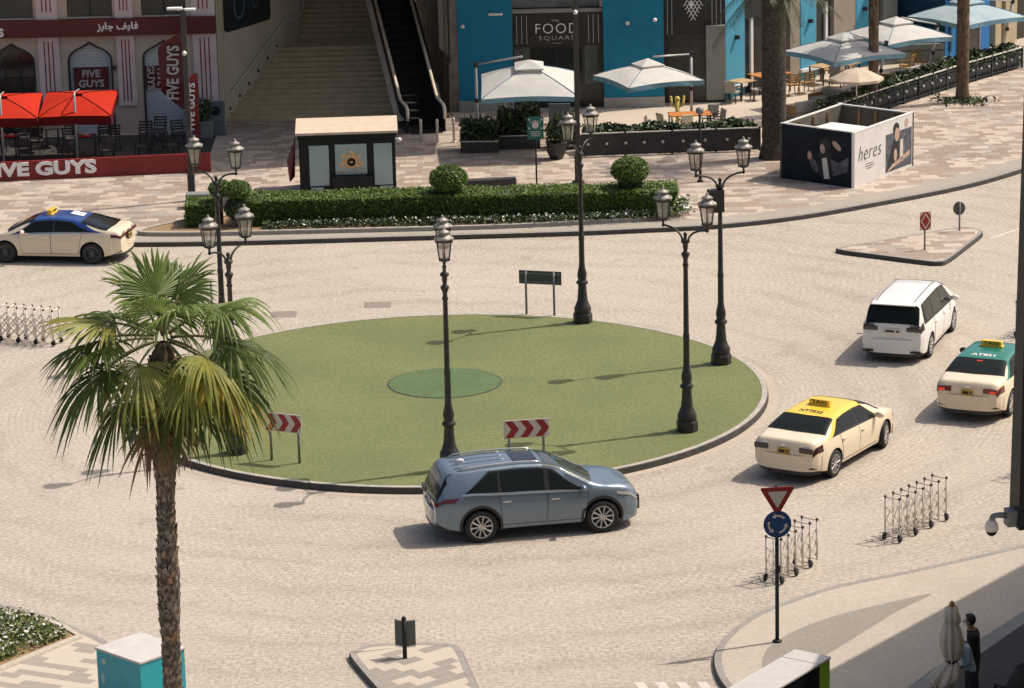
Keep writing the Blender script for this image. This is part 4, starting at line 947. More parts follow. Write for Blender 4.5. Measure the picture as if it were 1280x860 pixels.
# upper storey: piers, sill course, lintel
mb.box((lx(-16.75), 0.15, 4.12), (12.0, 0.3, 0.68))
mb.box((lx(-16.75), 0.15, 7.6), (12.0, 0.3, 1.6))
for xa, xb in ((-22.75, -20.4), (-19.3, -16.3) if False else (-17.55, -16.3), (-14.6, -13.53), (-11.86, -10.76)): mb.box((lx((xa + xb) / 2), 0.15, 5.63), (xb - xa, 0.3, 2.34))
mb.build('wall', 'beige_wall', bl)
mb = MB(); mb.box((lx(-16.9), 6.5, 4.2), (12.2, 11.6, 8.4)); mb.build('rear_block', 'beige_wall', bl)
for i, (xa, xb) in enumerate(arches):
    mb = MB(); A = [(lx(a), z) for a, z in arch_pts(xa, xb, 2.9, 3.55)]; Ai = [(lx(a), z) for a, z in arch_pts(xa + .07, xb - .07, 2.9, 3.46)]
    P = [(lx(xa), 0.0)] + A + [(lx(xb), 0.0)]; Q = [(lx(xa + .07), 0.0)] + Ai + [(lx(xb - .07), 0.0)]
    for (a, b, c, d) in zip(P, P[1:], Q[1:], Q): mb.prism([a, b, c, d], -0.16, 0.03, T=XZ)
    win = mb.build('window', 'frame_green', bl)
    mb = MB(); mb.prism(Q, -0.2, -0.15, T=XZ); mb.build('pane', 'dark_glass' if i < 2 else 'blinds', win)
    mb = MB()
    if i < 2:
        for q in (0.33, 0.66): mb.box((lx(xa + (xb - xa) * q), .12, 1.5), (0.05, 0.06, 3.0))
        mb.box((lx((xa + xb) / 2), .12, 2.2), (xb - xa - .1, .06, .05)); mb.build('glazing_bars', 'frame_green', win)
    else:
        mb.free if False else None
        xc = (xa + xb) / 2 + (0.0 if i == 2 else -0.35)
        mb.box((lx(xc), 0.10, 2.13), (1.3, 0.06, 0.85)); bd = mb.build('panel', 'maroon', win)
        b = lettering('FIVE\nGUYS', 0.95, 0.66, 0.01, 0.03)
        if i == 3: b.transform(Matrix.Rotation(R(90), 4, 'Y'))
        m = MB(); m.merge(b, Matrix.Translation((lx(xc), 0.06, 2.13))); b.free(); m.build('lettering', 'letter_grey', bd, normals=False)
for xa, xb in ((-20.4, -17.55), (-16.3, -14.6), (-13.53, -11.86)):
    mb = MB(); mb.box((lx((xa + xb) / 2), 0.2, 5.63), (xb - xa, 0.06, 2.3)); w = mb.build('window', 'dark_glass', bl)
    mb = MB(); mb.box((lx((xa + xb) / 2), 0.12, 5.63), (0.06, 0.06, 2.3)); mb.build('glazing_bars', 'frame_green', w)
for xa, xb in ((-20.3, -19.5), (-17.43, -16.65), (-14.5, -13.84), (-11.65, -10.77)):
    w = xb - xa; xc = lx((xa + xb) / 2)
    for z0, z1 in ((1.1, 3.78), (4.42, 7.0)):
        mb = MB(); mb.box((xc, -0.05, (z0 + z1) / 2), (w, 0.14, z1 - z0)); p = mb.build('pilaster', 'pink_white', bl)
        mb = MB(); sw = min(w, 0.8)
        for k in (-1, 0, 1): mb.box((xc + k * sw * 0.2, -0.123, (z0 + z1) / 2 + (-.0 if z0 < 2 else 0.1)), (0.042, 0.012, z1 - z0 - 0.36))
        mb.build('stripes', 'maroon_bright', p)
mb = MB(); mb.box((lx(-16.76), -0.16, 4.10), (11.98, 0.3, 0.64)); bd = mb.build('sign_band', 'maroon', bl)
b = lettering('FIVE GUYS', 1.95, 0.33, 0.02, 0.045); m = MB(); m.merge(b, Matrix.Translation((lx(-19.62), -0.325, 4.0))); b.free(); m.build('lettering', 'letter_white', bd, normals=False)
b = lettering('\ufeb0\ufef3\ufe8e\ufe9f \ufed2\ufef3\ufe8e\ufed3', 1.55, 0.36, 0.02, 0.03); m = MB(); m.merge(b, Matrix.Translation((lx(-14.4), -0.325, 4.12))); b.free(); m.build('lettering', 'letter_white', bd, normals=False)
mb = MB(); mb.bbox((lx(-14.72) + .09, -0.12, 2.55), (0.14, 0.2, 0.14), 0.03); mb.build('wall_lamp', 'black_iron', bl)

# terrace wall sign, flags, planter, board
t = thing('terrace_wall', 'low red terrace wall with big white lettering at the left edge', 'wall', (-14.2, 114.0, 0.15), math.atan2(0.81, 7.32))
mb = MB(); mb.bbox((-4.0, 0, 0.33), (15.4, 0.14, 0.70), 0.02); mb.box((-4.0, 0, 0.05), (15.42, 0.16, .1), 0); w = mb.build('wall', 'maroon_bright', t)
b = lettering('FIVE GUYS', 3.9, 0.50, 0.03, 0.05); m = MB(); m.merge(b, Matrix.Translation((-2.26, -0.085, 0.40)) ); b.free(); m.build('lettering', 'letter_white', w, normals=False)
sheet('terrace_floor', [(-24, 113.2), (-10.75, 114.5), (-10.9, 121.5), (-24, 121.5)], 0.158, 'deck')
def feather_flag(x, y, z0, h, w, rz, lab, m, lm, lean):
    t = thing('feather_flag', lab, 'flag', (x, y, 0.15), rz, 'red feather flags by the terrace')
    mb = MB(); pts = [(lean * (i / 10) ** 2 * h, 0, i / 10 * h) for i in range(11)]; mb.tube(pts, 0.022, 6); mb.lathe([(0.22, 0), (0.22, 0.05), (0.04, 0.08)], 12); mb.build('pole', 'black_iron', t)
    mb = MB(); n = 12; L = []; Rr = []
    for i in range(n + 1):
        u = i / n; z = z0 + (h - z0) * u; x0 = lean * (z / h) ** 2 * h; ww = w * (min(1, u * 3.2 + .25)) * (1 if u < .8 else math.cos((u - .8) / .2 * 1.35)); L.append((x0 - 0.02, z)); Rr.append((x0 - ww, z))
    for i in range(n):
        f = [(L[i][0], 0.03 * math.sin(i), L[i][1]), (Rr[i][0], 0.06 * math.sin(i * .9), Rr[i][1]), (Rr[i + 1][0], 0.06 * math.sin((i + 1) * .9), Rr[i + 1][1]), (L[i + 1][0], 0.03 * math.sin(i + 1), L[i + 1][1])]
        g = [(a, b + .012, c) for a, b, c in f]; mb.mesh(f + g, [(0, 1, 2, 3), (7, 6, 5, 4), (0, 4, 5, 1), (3, 2, 6, 7), (0, 3, 7, 4), (1, 5, 6, 2)])
    fl = mb.build('banner', m, t, doubles=True)
    b = lettering('FIVE GUYS', (h - z0) * 0.72, w * 0.48, 0.004, 0.03); b.transform(Matrix.Rotation(R(-90), 4, 'Y'))
    mm = MB(); zc = (h + z0) / 2; mm.merge(b, Matrix.Translation((lean * (zc / h) ** 2 * h - w * 0.5, -0.075, zc)) @ Matrix.Rotation(R(3), 4, 'Y')); b.free(); mm.build('lettering', lm, fl, normals=False)
feather_flag(-11.6, 118.6, 1.5, 4.25, 0.95, R(8), 'larger dark red feather flag with pale vertical lettering beside the right arch window', 'maroon', 'letter_grey', -0.03)
feather_flag(-11.05, 116.6, 0.75, 3.15, 0.50, R(-10), 'smaller bright red feather flag with white vertical lettering against the tall street light', 'maroon_bright', 'letter_white', 0.0)
M['planter_grey'] = mat('grey_planter', (0.22, 0.225, 0.21), 0.8, col2=(0.18, 0.185, 0.17), scale=4)
M['leaf_dark'] = mat('dark_leaf', (0.022, 0.04, 0.013), 0.6, col2=(0.04, 0.06, 0.02), scale=6)
M['leaf_mid'] = mat('mid_leaf', (0.05, 0.09, 0.02), 0.55, col2=(0.075, 0.115, 0.03), scale=6)
M['leaf_light'] = mat('light_leaf', (0.11, 0.16, 0.035), 0.55, col2=(0.16, 0.20, 0.05), scale=6)
def ball_leaves(mb, c, r, n, size, mi, shell=0.55, zs=1.0):
    P = []
    for _ in range(n):
        d = Vector((random.gauss(0, 1), random.gauss(0, 1), random.gauss(0, 1))).normalized(); k = shell + (1 - shell) * random.random()
        P.append((c[0] + d.x * r * k, c[1] + d.y * r * k, c[2] + d.z * r * k * zs))
    leaves(mb, P, size, mi)
t = thing('planter', 'square grey planter with a dark shrub at the right corner of the restaurant', 'planter', (-11.4, 120.9, 0.15))
mb = MB(); mb.prism([(-.42, -.3), (.42, -.3), (.42, .3), (-.42, .3)], 0, 0.55); mb.box((0, 0, .56), (.9, .66, .06)); mb.build('box', 'planter_grey', t)
mb = MB(); ball_leaves(mb, (0, 0, 1.0), 0.48, 420, 0.09, [0, 0, 1], 0.3, 1.0); mb.tube([(0, 0, .4), (0, 0, 1.0)], 0.03, 6, 0); mb.build('shrub', ['leaf_dark', 'leaf_mid'], t)
t = thing('advert_board', 'grey blue standing board with a round dark emblem at the foot of the stairs', 'sign', (-10.85, 121.15, 0.15), R(-8))
M['board_blue'] = mat('grey_blue_board', (0.16, 0.19, 0.20), 0.5, col2=(0.13, 0.155, 0.165), scale=2)
mb = MB(); mb.bbox((0, 0, 0.68), (0.66, 0.08, 1.25), 0.03); mb.box((0, .05, .03), (.7, .4, .06)); bd = mb.build('board', 'board_blue', t)
mb = MB(); mb.prism([(0.18 * math.cos(2 * PI * i / 24), 0.92 + 0.18 * math.sin(2 * PI * i / 24)) for i in range(24)], 0.041, 0.045, T=XZ); mb.build('emblem', 'ink', bd)

# ---------------------------------------------------------------- staircase and escalator
M['stair_stone'] = mat('sandstone_steps', (0.56, 0.44, 0.27), 0.9, col2=(0.46, 0.355, 0.21), scale=3, bump=0.15)
M['stair_nose'] = mat('sandstone_nosing', (0.60, 0.48, 0.30), 0.9, col2=(0.52, 0.41, 0.25), scale=3)
M['cream_wall'] = mat('cream_stone_wall', (0.56, 0.485, 0.375), 0.9, col2=(0.50, 0.425, 0.32), scale=1.0, bump=0.1)
st = thing('staircase', 'wide sandstone staircase narrowing upwards between a cream wall and the escalator', 'stairs', (0, 0, 0))
def flight(n, xl0, xr0, y0, z0, xl1, xr1, rise, tread):
    mb = MB(); ms = MB()
    for i in range(n):
        u0, u1 = i / n, (i + 1) / n; ya, yb = y0 + tread * i, y0 + tread * (i + 1); z = z0 + rise * (i + 1)
        L0, L1 = xl0 + (xl1 - xl0) * u0, xl0 + (xl1 - xl0) * u1; R0, R1 = xr0 + (xr1 - xr0) * u0, xr0 + (xr1 - xr0) * u1
        mb.prism([(L0, ya), (R0, ya), (R1, yb), (L1, yb)], z0 - 0.02 if i == 0 else z - rise - 0.02, z)
        ms.prism([(L0, ya - 0.015), (R0, ya - 0.015), (R0, ya + 0.05), (L0, ya + 0.05)], z - 0.035, z + 0.004)
    f = mb.build('flight', 'stair_stone', st); ms.build('nosing', 'stair_nose', f)
    return y0 + tread * n, z0 + rise * n
y, z = flight(14, -10.7, -4.06, 123.75, 0.15, -8.75, -4.65, 0.155, 0.295)
mb = MB(); mb.prism([(-8.75, y), (-4.65, y), (-4.95, y + 1.9), (-8.15, y + 1.9)], z - 0.4, z); mb.build('landing', 'stair_stone', st)
flight(24, -8.15, -4.95, y + 1.9, z, -7.7, -6.0, 0.155, 0.295)
sw = thing('stair_wall', 'cream side wall of the staircase, climbing on its left', 'wall', (0, 0, 0))
mb = MB(); mb.prism([(-10.74, 121.75), (-10.70, 123.75), (-8.75, y), (-8.15, y + 1.9), (-7.7, y + 9.2), (-9.5, y + 9.2), (-10.755, 124.5)], 0.15, 9.0); mb.build('wall', 'cream_wall', sw)
mb = MB()
for i in range(6):
    u = (i + 0.4) / 6; px = -10.7 + 1.95 * u; py = 123.75 + (y - 123.75) * u; mb.sphere((px + .02, py - .01, 0.15 + 2.17 * u + 0.32), (0.05, 0.05, 0.06), seg=8, ring=6)
mb.build('step_light', 'ink', sw)
t = thing('handrail', 'thin metal handrail sloping up the cream stair wall', 'handrail')
mb = MB(); d = Vector((1.95, y - 123.75, 0)).normalized(); nrm = Vector((d.y, -d.x, 0)) * 0.10
P = [Vector((-10.7 + 1.95 * u, 123.75 + (y - 123.75) * u, 0.15 + 2.17 * u + 0.95)) + nrm for u in (0.06, 0.3, 0.6, 0.95)]
d2 = Vector((0.6, 1.9, 0)).normalized(); Q = [Vector((-8.75, y, z + 0.95)) + nrm, Vector((-8.15, y + 1.9, z + 0.95)) + nrm, Vector((-7.95, y + 5, z + 2.6)) + Vector((.1, 0, 0))]
mb.tube(P + Q, 0.028, 6)
for p in P[::1] + Q[:2]: mb.tube([p, p - nrm * 1.3], 0.015, 5)
mb.build('rail', 'alu', t)
M['poster_black'] = mat('black_poster', (0.016, 0.02, 0.024), 0.4, col2=(0.022, 0.028, 0.033), scale=1.2)
M['poster_blue'] = mat('poster_blue_ring', (0.10, 0.20, 0.28), 0.4, col2=(0.05, 0.10, 0.16), scale=3)
t = thing('wall_poster', 'black poster panel with pale blue rings on the cream stair wall', 'poster')
wd = Vector((1.95, y - 123.75, 0)).normalized(); wn = Vector((wd.y, -wd.x, 0))
base = Vector((-10.7, 123.75, 0)) + wd * 0.15 + wn * 0.03
Tw = Matrix((( wd.x, -0 + wn.x, 0, base.x), (wd.y, wn.y, 0, base.y), (0, 0, 1, 0), (0, 0, 0, 1)))
def on_wall(poly, a, b, m, nm, par):
    mb = MB(); lo = [Tw @ Vector((x, a, zz)) for x, zz in poly]; hi = [Tw @ Vector((x, b, zz)) for x, zz in poly]; n = len(poly)
    mb.mesh(lo + hi, [tuple(range(n)), tuple(range(n, 2 * n))] + [(i, (i + 1) % n, n + (i + 1) % n, n + i) for i in range(n)]); return mb.build(nm, m, par)
P0 = [(-0.05, 3.66), (0.05, 3.58), (0.15, 3.56), (3.25, 3.56), (3.4, 3.58), (3.48, 3.68), (3.48, 6.4), (-0.05, 6.4)]
bd = on_wall(P0, 0, 0.05, 'poster_black', 'board', t)
for (cx, cz, r1, r2) in ((1.05, 4.45, .42, .62), (2.3, 4.5, .25, .5)):
    A = [2 * PI * i / 28 for i in range(28)]
    mb = MB()
    for a, c in zip(A, A[1:] + A[:1]):
        mb.mesh([Tw @ Vector((cx + rr * k[0], 0.055, cz + rr * 1.25 * k[1])) for rr, k in ((r1 * .8, (math.cos(a), math.sin(a))), (r1, (math.cos(a), math.sin(a))), (r1, (math.cos(c), math.sin(c))), (r1 * .8, (math.cos(c), math.sin(c))))], [(0, 1, 2, 3)])
    mb.build('ring', 'poster_blue', bd)

es = thing('escalator', 'dark escalator with pale handrails rising to the right of the staircase', 'escalator', (-3.05, 120.9, 0.15), math.atan2(1.15, 5.8))
M['escal_dark'] = mat('escalator_black', (0.006, 0.006, 0.006), 0.8, col2=(0.011, 0.011, 0.01), scale=6)
M['handrail_cream'] = mat('pale_handrail', (0.78, 0.68, 0.52), 0.4, col2=(0.64, 0.55, 0.42), scale=2)
SL = 0.577
mb = MB(); mb.mesh([(-.6, -.5, 0.01), (.6, -.5, 0.01), (.6, 1.2, 0.03), (-.6, 1.2, 0.03)], [(0, 1, 2, 3)])
for i in range(40):
    ya = 1.2 + i * 0.4; mb.box((0, ya + 0.2, 0.03 + SL * 0.4 * (i + 1) - 0.12), (1.33, 0.4, 0.24))
mb.build('steps', 'escal_dark', es)
for s in (-1, 1):
    mb = MB(); x = s * 0.70
    prof = [(-.3, 0.0), (-.3, 0.85), (-0.05, 0.95), (1.3, 0.98), (17, 0.98 + SL * 15.7), (17, -0.3 + SL * 15.7), (1.2, -0.1)]
    mb.prism(prof, x - 0.03, x + 0.03, T=Matrix(((0, 0, 1, 0), (1, 0, 0, 0), (0, 1, 0, 0), (0, 0, 0, 1)))); mb.build('balustrade', 'escal_dark', es)
    mb = MB(); pts = [(x, -.28, 0.5), (x, -.34, 0.72), (x, -.26, 0.92), (x, 0, 1.0), (x, 1.25, 1.02), (x, 17, 1.02 + SL * 15.75)]; mb.tube(pts, 0.062, 8); mb.build('handrail', 'handrail_cream', es)
    mb = MB(); mb.beam((x + s * .16, 0.2, 0.45), (x + s * .16, 1.25, 0.5), 0.2, 0.06); mb.beam((x + s * .16, 1.25, 0.5), (x + s * .16, 17, 0.5 + SL * 15.75), 0.2, 0.06); mb.build('deck_strip', 'handrail_cream' if s < 0 else 'escal_dark', es)
for k, (x, yy) in enumerate(((-3.15, 118.5), (-2.55, 118.45), (-1.95, 118.65))):
    mb = MB(); mb.lathe([(0.05, 0), (0.05, 0.82), (0.055, 0.84), (0.055, 0.88), (0.03, 0.92)], 10); mb.lathe([(0.1, 0), (0.1, 0.02), (0.05, 0.03)], 10)
    tag(mb.build('bollard', 'alu', loc=(x, yy, 0.15)), ['left', 'middle', 'right'][k] + ' one of the three slim metal bollards at the foot of the escalator', 'bollard', 'bollards before the escalator')

# ---------------------------------------------------------------- food hall
M['teal_wall'] = mat('turquoise_blue_render', (0.006, 0.205, 0.33), 0.85, col2=(0.006, 0.18, 0.295), scale=1.2, bump=0.1)
M['light_blue_wall'] = mat('light_blue_render', (0.075, 0.34, 0.49), 0.85, col2=(0.065, 0.31, 0.45), scale=1.2, bump=0.1)
M['fascia'] = mat('black_fascia', (0.018, 0.018, 0.016), 0.5, col2=(0.024, 0.024, 0.021), scale=2)
M['shop_dark'] = mat('dark_shop_interior', (0.022, 0.023, 0.019), 0.3, col2=(0.05, 0.05, 0.042), scale=1.2)
M['shop_grey'] = mat('greyed_shop_window', (0.14, 0.155, 0.145), 0.25, col2=(0.075, 0.085, 0.08), scale=1.0, spec=0.5)
M['grey_stone'] = mat('grey_stone_pier', (0.30, 0.30, 0.26), 0.9, col2=(0.25, 0.25, 0.215), scale=2, bump=0.15)
M['tan_wall'] = mat('tan_render', (0.34, 0.29, 0.225), 0.9, col2=(0.30, 0.255, 0.20), scale=1.5, bump=0.1)
M['plinth'] = mat('pale_grey_plinth', (0.36, 0.36, 0.33), 0.85, col2=(0.30, 0.30, 0.275), scale=2)
fh = thing('food_hall', 'turquoise food hall with a black entrance fascia and lattice emblem at the back', 'building', (0, 124.7, 0.15))
for x0, x1 in ((-1.8, 0.30), (3.78, 6.09)):
    mb = MB(); mb.box(((x0 + x1) / 2, 0.4, 4.7), (x1 - x0, 0.8, 8.6)); mb.build('wall', 'teal_wall', fh)
    mb = MB(); mb.box(((x0 + x1) / 2, 0.38, 0.2), (x1 - x0 + .02, 0.86, 0.42)); mb.build('plinth', 'plinth', fh)
mb = MB(); mb.box((1.8, 6.8, 4.5), (8.3, 11.9, 9.0)); mb.box((7.2, 7.2, 4.5), (2.4, 11.9, 9.0)); mb.build('rear_block', 'grey_stone', fh)
def stone_side():
    s = NT('rough_stone_cladding'); v = s.n('ShaderNodeTexVoronoi', Scale=0.9); v.feature = 'F1'
    s.l(s.mapping((1, 1, 0.35)), v.inputs['Vector']); n = s.noise(2.0, 6.0)
    c = s.mix(s.ramp(n, 0.35, 0.65), (0.13, 0.115, 0.085), (0.25, 0.225, 0.17)); c = s.mix(s.ramp(v.outputs['Distance'], 0.05, 0.9, 0.4, 0), c, (0.06, 0.052, 0.04))
    return s.out(c, 0.9, 0.2)
M['stone_side'] = stone_side()
t = thing('side_wall', 'rough stone side wall along the escalator with a framed mural at its corner', 'wall', (-1.81, 124.7, 0.15), math.atan2(1.45, 8.7))
mb = MB(); mb.box((-.15, 4.6, 4.5), (0.3, 9.2, 9)); mb.build('wall', 'stone_side', t)
M['mural'] = mat('mural_print', (0.26, 0.24, 0.20), 0.5, col2=(0.10, 0.12, 0.12), scale=0.9, detail=6)
mb = MB(); mb.box((-.32, 1.3, 4.4), (0.04, 2.5, 4.6)); fr = mb.build('mural_frame', 'fascia', t)
mb = MB(); mb.box((-.345, 1.3, 4.4), (0.02, 2.3, 4.4)); mb.build('mural', 'mural', fr)
M['ochre'] = mat('ochre_stone', (0.27, 0.185, 0.10), 0.9, col2=(0.21, 0.145, 0.08), scale=2)
mb = MB(); mb.box((-.33, 0.9, 0.95), (0.05, 1.8, 1.9)); mb.build('base_panel', 'ochre', t)
# entrance bay
mb = MB(); mb.box((2.04, 0.28, 3.08), (3.47, 0.2, 1.22)); fa = mb.build('fascia', 'fascia', fh)
b = lettering('THE', 0.30, 0.10, 0.01, 0.0); m = MB(); m.merge(b, Matrix.Translation((1.95, 0.17, 3.42))); b.free(); m.build('lettering', 'letter_grey', fa, normals=False)
b = lettering('FOOD', 1.62, 0.38, 0.012, -0.012, 1.15); m = MB(); m.merge(b, Matrix.Translation((2.0, 0.17, 3.12))); b.free(); m.build('lettering', 'letter_white', fa, normals=False)
b = lettering('SQUARE', 1.38, 0.19, 0.01, -0.005, 1.3); m = MB(); m.merge(b, Matrix.Translation((2.0, 0.17, 2.74))); b.free(); m.build('lettering', 'letter_grey', fa, normals=False)
mb = MB(); mb.box((2.0, 0.17, 2.545), (0.35, 0.01, 0.015)); mb.build('underline', 'letter_grey', fa)
for x in (0.47, 0.66, 0.85, 3.22, 3.40, 3.6):
    mb = MB(); mb.box((x, 0.17, 3.08), (0.022, 0.012, 1.1)); mb.build('pinstripe', 'letter_grey', fa)
mb = MB(); mb.box((2.04, 0.46, 1.24), (3.47, 0.1, 2.46)); en = mb.build('entrance', 'shop_dark', fh)
for x0, x1, z0, z1, m_ in ((0.33, 0.93, 1.75, 2.4, 'shop_grey'), (0.33, 0.93, 0.05, 1.70, 'shop_dark'), (3.05, 3.55, 0.9, 2.42, 'shop_grey'), (1.0, 1.95, 0.03, 2.3, 'dark_glass'), (2.0, 2.95, 0.03, 2.3, 'dark_glass')):
    mb = MB(); mb.box(((x0 + x1) / 2, 0.395, (z0 + z1) / 2), (x1 - x0, 0.03, z1 - z0)); mb.build('pane', m_, en)
mb = MB(); mb.box((2.04, 0.5, 5.6), (3.47, 0.1, 3.4)); ug = mb.build('upper_window', 'shop_grey', fh)
mb = MB(); mb.box((2.04, 0.36, 3.78), (3.47, 0.3, 0.14)); mb.build('sill', 'grey_stone', ug)
mb = MB(); mb.box((3.72, 0.3, 5.6), (0.12, 0.3, 3.4)); mb.build('jamb', 'plinth', ug)
for (x, z) in ((-1.6, 3.32), (-0.35, 3.45), (4.7, 3.3), (5.75, 3.4)):
    if z < 3.4 or x > 5: mb = MB(); mb.sphere((x, -0.12, z), (0.09, 0.13, 0.08), seg=8, ring=6); mb.beam((x, 0, z), (x, -.1, z), .05); mb.build('floodlight', 'white', fh)
mb = MB(); mb.bbox((-0.33, -0.06, 3.75), (0.55, 0.12, 0.09), 0.03); mb.build('strip_light', 'white', fh)
# lattice bay
mb = MB(); mb.box((7.3, 0.9, 4.5), (2.42, 0.1, 9.0)); bay = mb.build('black_bay', 'fascia', fh)
mb = MB(); mb.box((7.3, 0.845, 1.35), (2.0, 0.02, 2.6)); mb.build('pane', 'shop_dark', bay)
mb = MB(); q = 0.115
for i in range(5):
    for (dx, dz) in ((1, 1), (1, -1)):
        o = (i - 2) * q * 1.0; 
        if dz > 0: p0 = (7.2 - 0.30 - o * .6 + 0.02, 3.78 - 0.36 + o * 1.2 + .05); p1 = (p0[0] + 0.36, p0[1] + 0.6)
        else: p0 = (7.2 - 0.30 + o * .6 + .12, 3.78 + 0.30 + o * 1.2 - .0); p1 = (p0[0] + 0.36, p0[1] - 0.6)
        mb.beam((p0[0] + .12, 0.83, p0[1]), (p1[0] + .12, 0.83, p1[1]), 0.02, 0.028)
mb.prism([(7.2, 3.66), (7.29, 3.8), (7.2, 3.94), (7.11, 3.8)], -0.825, -0.81, T=XZ)
mb.build('lattice_emblem', 'letter_white', bay)
for x in (6.28, 6.45, 8.0, 8.16, 8.34):
    mb = MB(); mb.box((x, 0.84, 3.9), (0.025, 0.02, 2.5)); mb.build('pinstripe', 'letter_grey', bay)
mb = MB(); mb.box((8.12, 0.80, 1.55), (0.74, 0.3, 2.9)); mb.build('pier', 'grey_stone', fh)

# canopy roof high over the stairs and the escalator (out of view, shaped to cast the shade on the plaza)
M['canopy_grey'] = mat('grey_canopy_cladding', (0.30, 0.29, 0.27), 0.8, col2=(0.26, 0.25, 0.23), scale=1.0)
t = thing('shade_canopy_roof', 'unseen high canopy roof over the stairs, shaped to cast shade on the plaza', 'canopy')
mb = MB(); mb.prism([(-5.1, 116.0), (3.2, 118.55), (3.2, 124.0), (-1.9, 124.6), (-3.2, 139), (-9.0, 139), (-10.8, 124.5), (-10.8, 121.9), (-8.4, 118)], 9.05, 9.45); mb.build('slab', 'canopy_grey', t)

# ---------------------------------------------------------------- cafe row on the right (diagonal facade)
cr = thing('cafe_row', 'row of cafes with light blue and tan wall panels running diagonally at the right', 'building', (8.5, 126.0, 0.15), R(47.8))
def seg(s0, s1, m_, nm, z0=0.0, z1=8.5, y0=0.0, y1=0.35, par=None):
    mb = MB(); mb.box(((s0 + s1) / 2, (y0 + y1) / 2, (z0 + z1) / 2), (s1 - s0, y1 - y0, z1 - z0)); return mb.build(nm, m_, par or cr)
mb = MB(); mb.box((6.0, 4.4, 4.2), (12.0, 8.0, 8.4)); mb.build('rear_block', 'tan_wall', cr)
for s0, s1, m_ in ((0.02, 1.25, 'light_blue_wall'), (4.2, 4.85, 'tan_wall'), (4.85, 5.9, 'light_blue_wall'), (7.1, 8.6, 'tan_wall'), (8.6, 9.5, 'light_blue_wall'), (10.5, 11.5, 'grey_stone')):
    seg(s0 + .003, s1 - .003, m_, 'wall_panel', y0=-0.02 if 'blue' in m_ else 0.0, y1=0.38)
    if 'blue' in m_:
        p = seg(s0 - .04, s1 + .04, 'white', 'ledge', 0.35, 0.47, -0.14, 0.1)
        mb = MB(); mb.bbox(((s0 + s1) / 2 + .05, -0.1, 1.75 + .6), (0.12, 0.2, 0.16), 0.03); mb.build('wall_lamp', 'black_iron', cr)
for s0, s1 in ((1.25, 4.2), (5.9, 7.1), (9.5, 10.5)):
    g = seg(s0, s1, 'shop_dark', 'shop_window', 0.0, 8.5, 0.2, 0.3)
    n = max(1, int((s1 - s0) / 1.0))
    for i in range(1, n + (1 if s1 - s0 < 2 else 0)):
        x = s0 + (s1 - s0) * (i - .35) / n if s1 - s0 < 2 else s0 + 0.55 + 0.85 * (i - 1)
        if x < s1 - .1: seg(x, x + 0.15, 'white', 'mullion', 0.0, 2.95, 0.1, 0.2, g)
    seg(s0, s1, 'fascia', 'fascia', 2.95, 3.9, 0.05, 0.2, g)
M['blue_shop'] = mat('bright_blue_render', (0.018, 0.17, 0.44), 0.8, col2=(0.02, 0.15, 0.38), scale=1.5)
M['navy_shade_and_mark'] = mat('dark_blue_shade_and_mark', (0.006, 0.06, 0.105), 0.8, col2=(0.007, 0.05, 0.09), scale=1.5)  # shade on the shop's side put into the blue; also colours the wall mark
M['red_paint'] = mat('red_paint', (0.42, 0.03, 0.02), 0.5, col2=(0.36, 0.025, 0.018), scale=3)
M['sand_wall'] = mat('sand_render', (0.52, 0.43, 0.27), 0.9, col2=(0.46, 0.38, 0.24), scale=1.5)
bs = thing('blue_shop', 'bright blue shop, shade on its side painted navy, at the end of the cafe row', 'building', (18.07, 133.64, 0.15), math.atan2(2.25, 2.18))
mb = MB(); mb.box((1.55, 2.4, 3.8), (3.1, 4.8, 7.6)); mb.build('wall', 'blue_shop', bs)
mb = MB(); mb.mesh([(-0.03, -.02, 0), (-0.03, 4.8, 0), (-0.03, 4.8, 7.6), (-0.03, -.02, 7.6), (-.012, -.02, 0), (-.012, 4.8, 0), (-.012, 4.8, 7.6), (-.012, -.02, 7.6)], [(0, 1, 2, 3), (4, 5, 6, 7), (0, 1, 5, 4), (1, 2, 6, 5), (2, 3, 7, 6), (3, 0, 4, 7)]); mb.build('shaded_side_panel', 'navy_shade_and_mark', bs)
mb = MB(); mb.box((1.6, -0.02, 1.0), (1.55, 0.06, 2.0)); dr = mb.build('doorway', 'shop_dark', bs)
mb = MB(); mb.box((2.35, -.04, 1.0), (.06, .06, 2.0)); mb.box((1.6, -.045, 2.02), (1.6, .07, .06)); mb.build('door_frame', 'grey_stone', dr)
mb = MB(); mb.box((.55, -.05, 3.1), (.7, .1, 1.3)); mb.build('red_panel', 'red_paint', bs)
mb = MB(); mb.box((2.6, -.05, 3.1), (.7, .1, .7)); mb.build('fascia', 'red_paint', bs)
mb = MB(); mb.sphere((.55, -.25, 2.0), (.2, .2, .3), seg=12, ring=8); mb.tube([(.55, -.25, 2.3), (.55, -.2, 2.7), (.55, 0, 2.72)], .015, 5); mb.build('lantern', 'red_paint', bs)
mb = MB(); mb.bbox((.35, -.03, .9), (.16, .04, 1.2), .03); mb.build('wall_mark', 'navy_shade_and_mark', bs)
lw = thing('low_wall', 'low grey panelled wall in front of the shade-toned side of the blue shop', 'wall', (17.0, 133.2, 0.15), R(6))
mb = MB(); mb.box((0, 0, .38), (2.0, .15, .76)); w = mb.build('wall', 'grey_stone', lw)
mb = MB(); mb.box((0, -.08, .5), (1.96, .02, .03)); mb.build('groove', 'kerb_dark', w)
sb = thing('sand_building', 'sand coloured building with pale columns at the top right corner', 'building', (20.6, 136.6, 0.15), R(45))
mb = MB(); mb.box((4.0, 3.0, 3.8), (8.0, 5.0, 7.6)); mb.build('wall', 'sand_wall', sb)
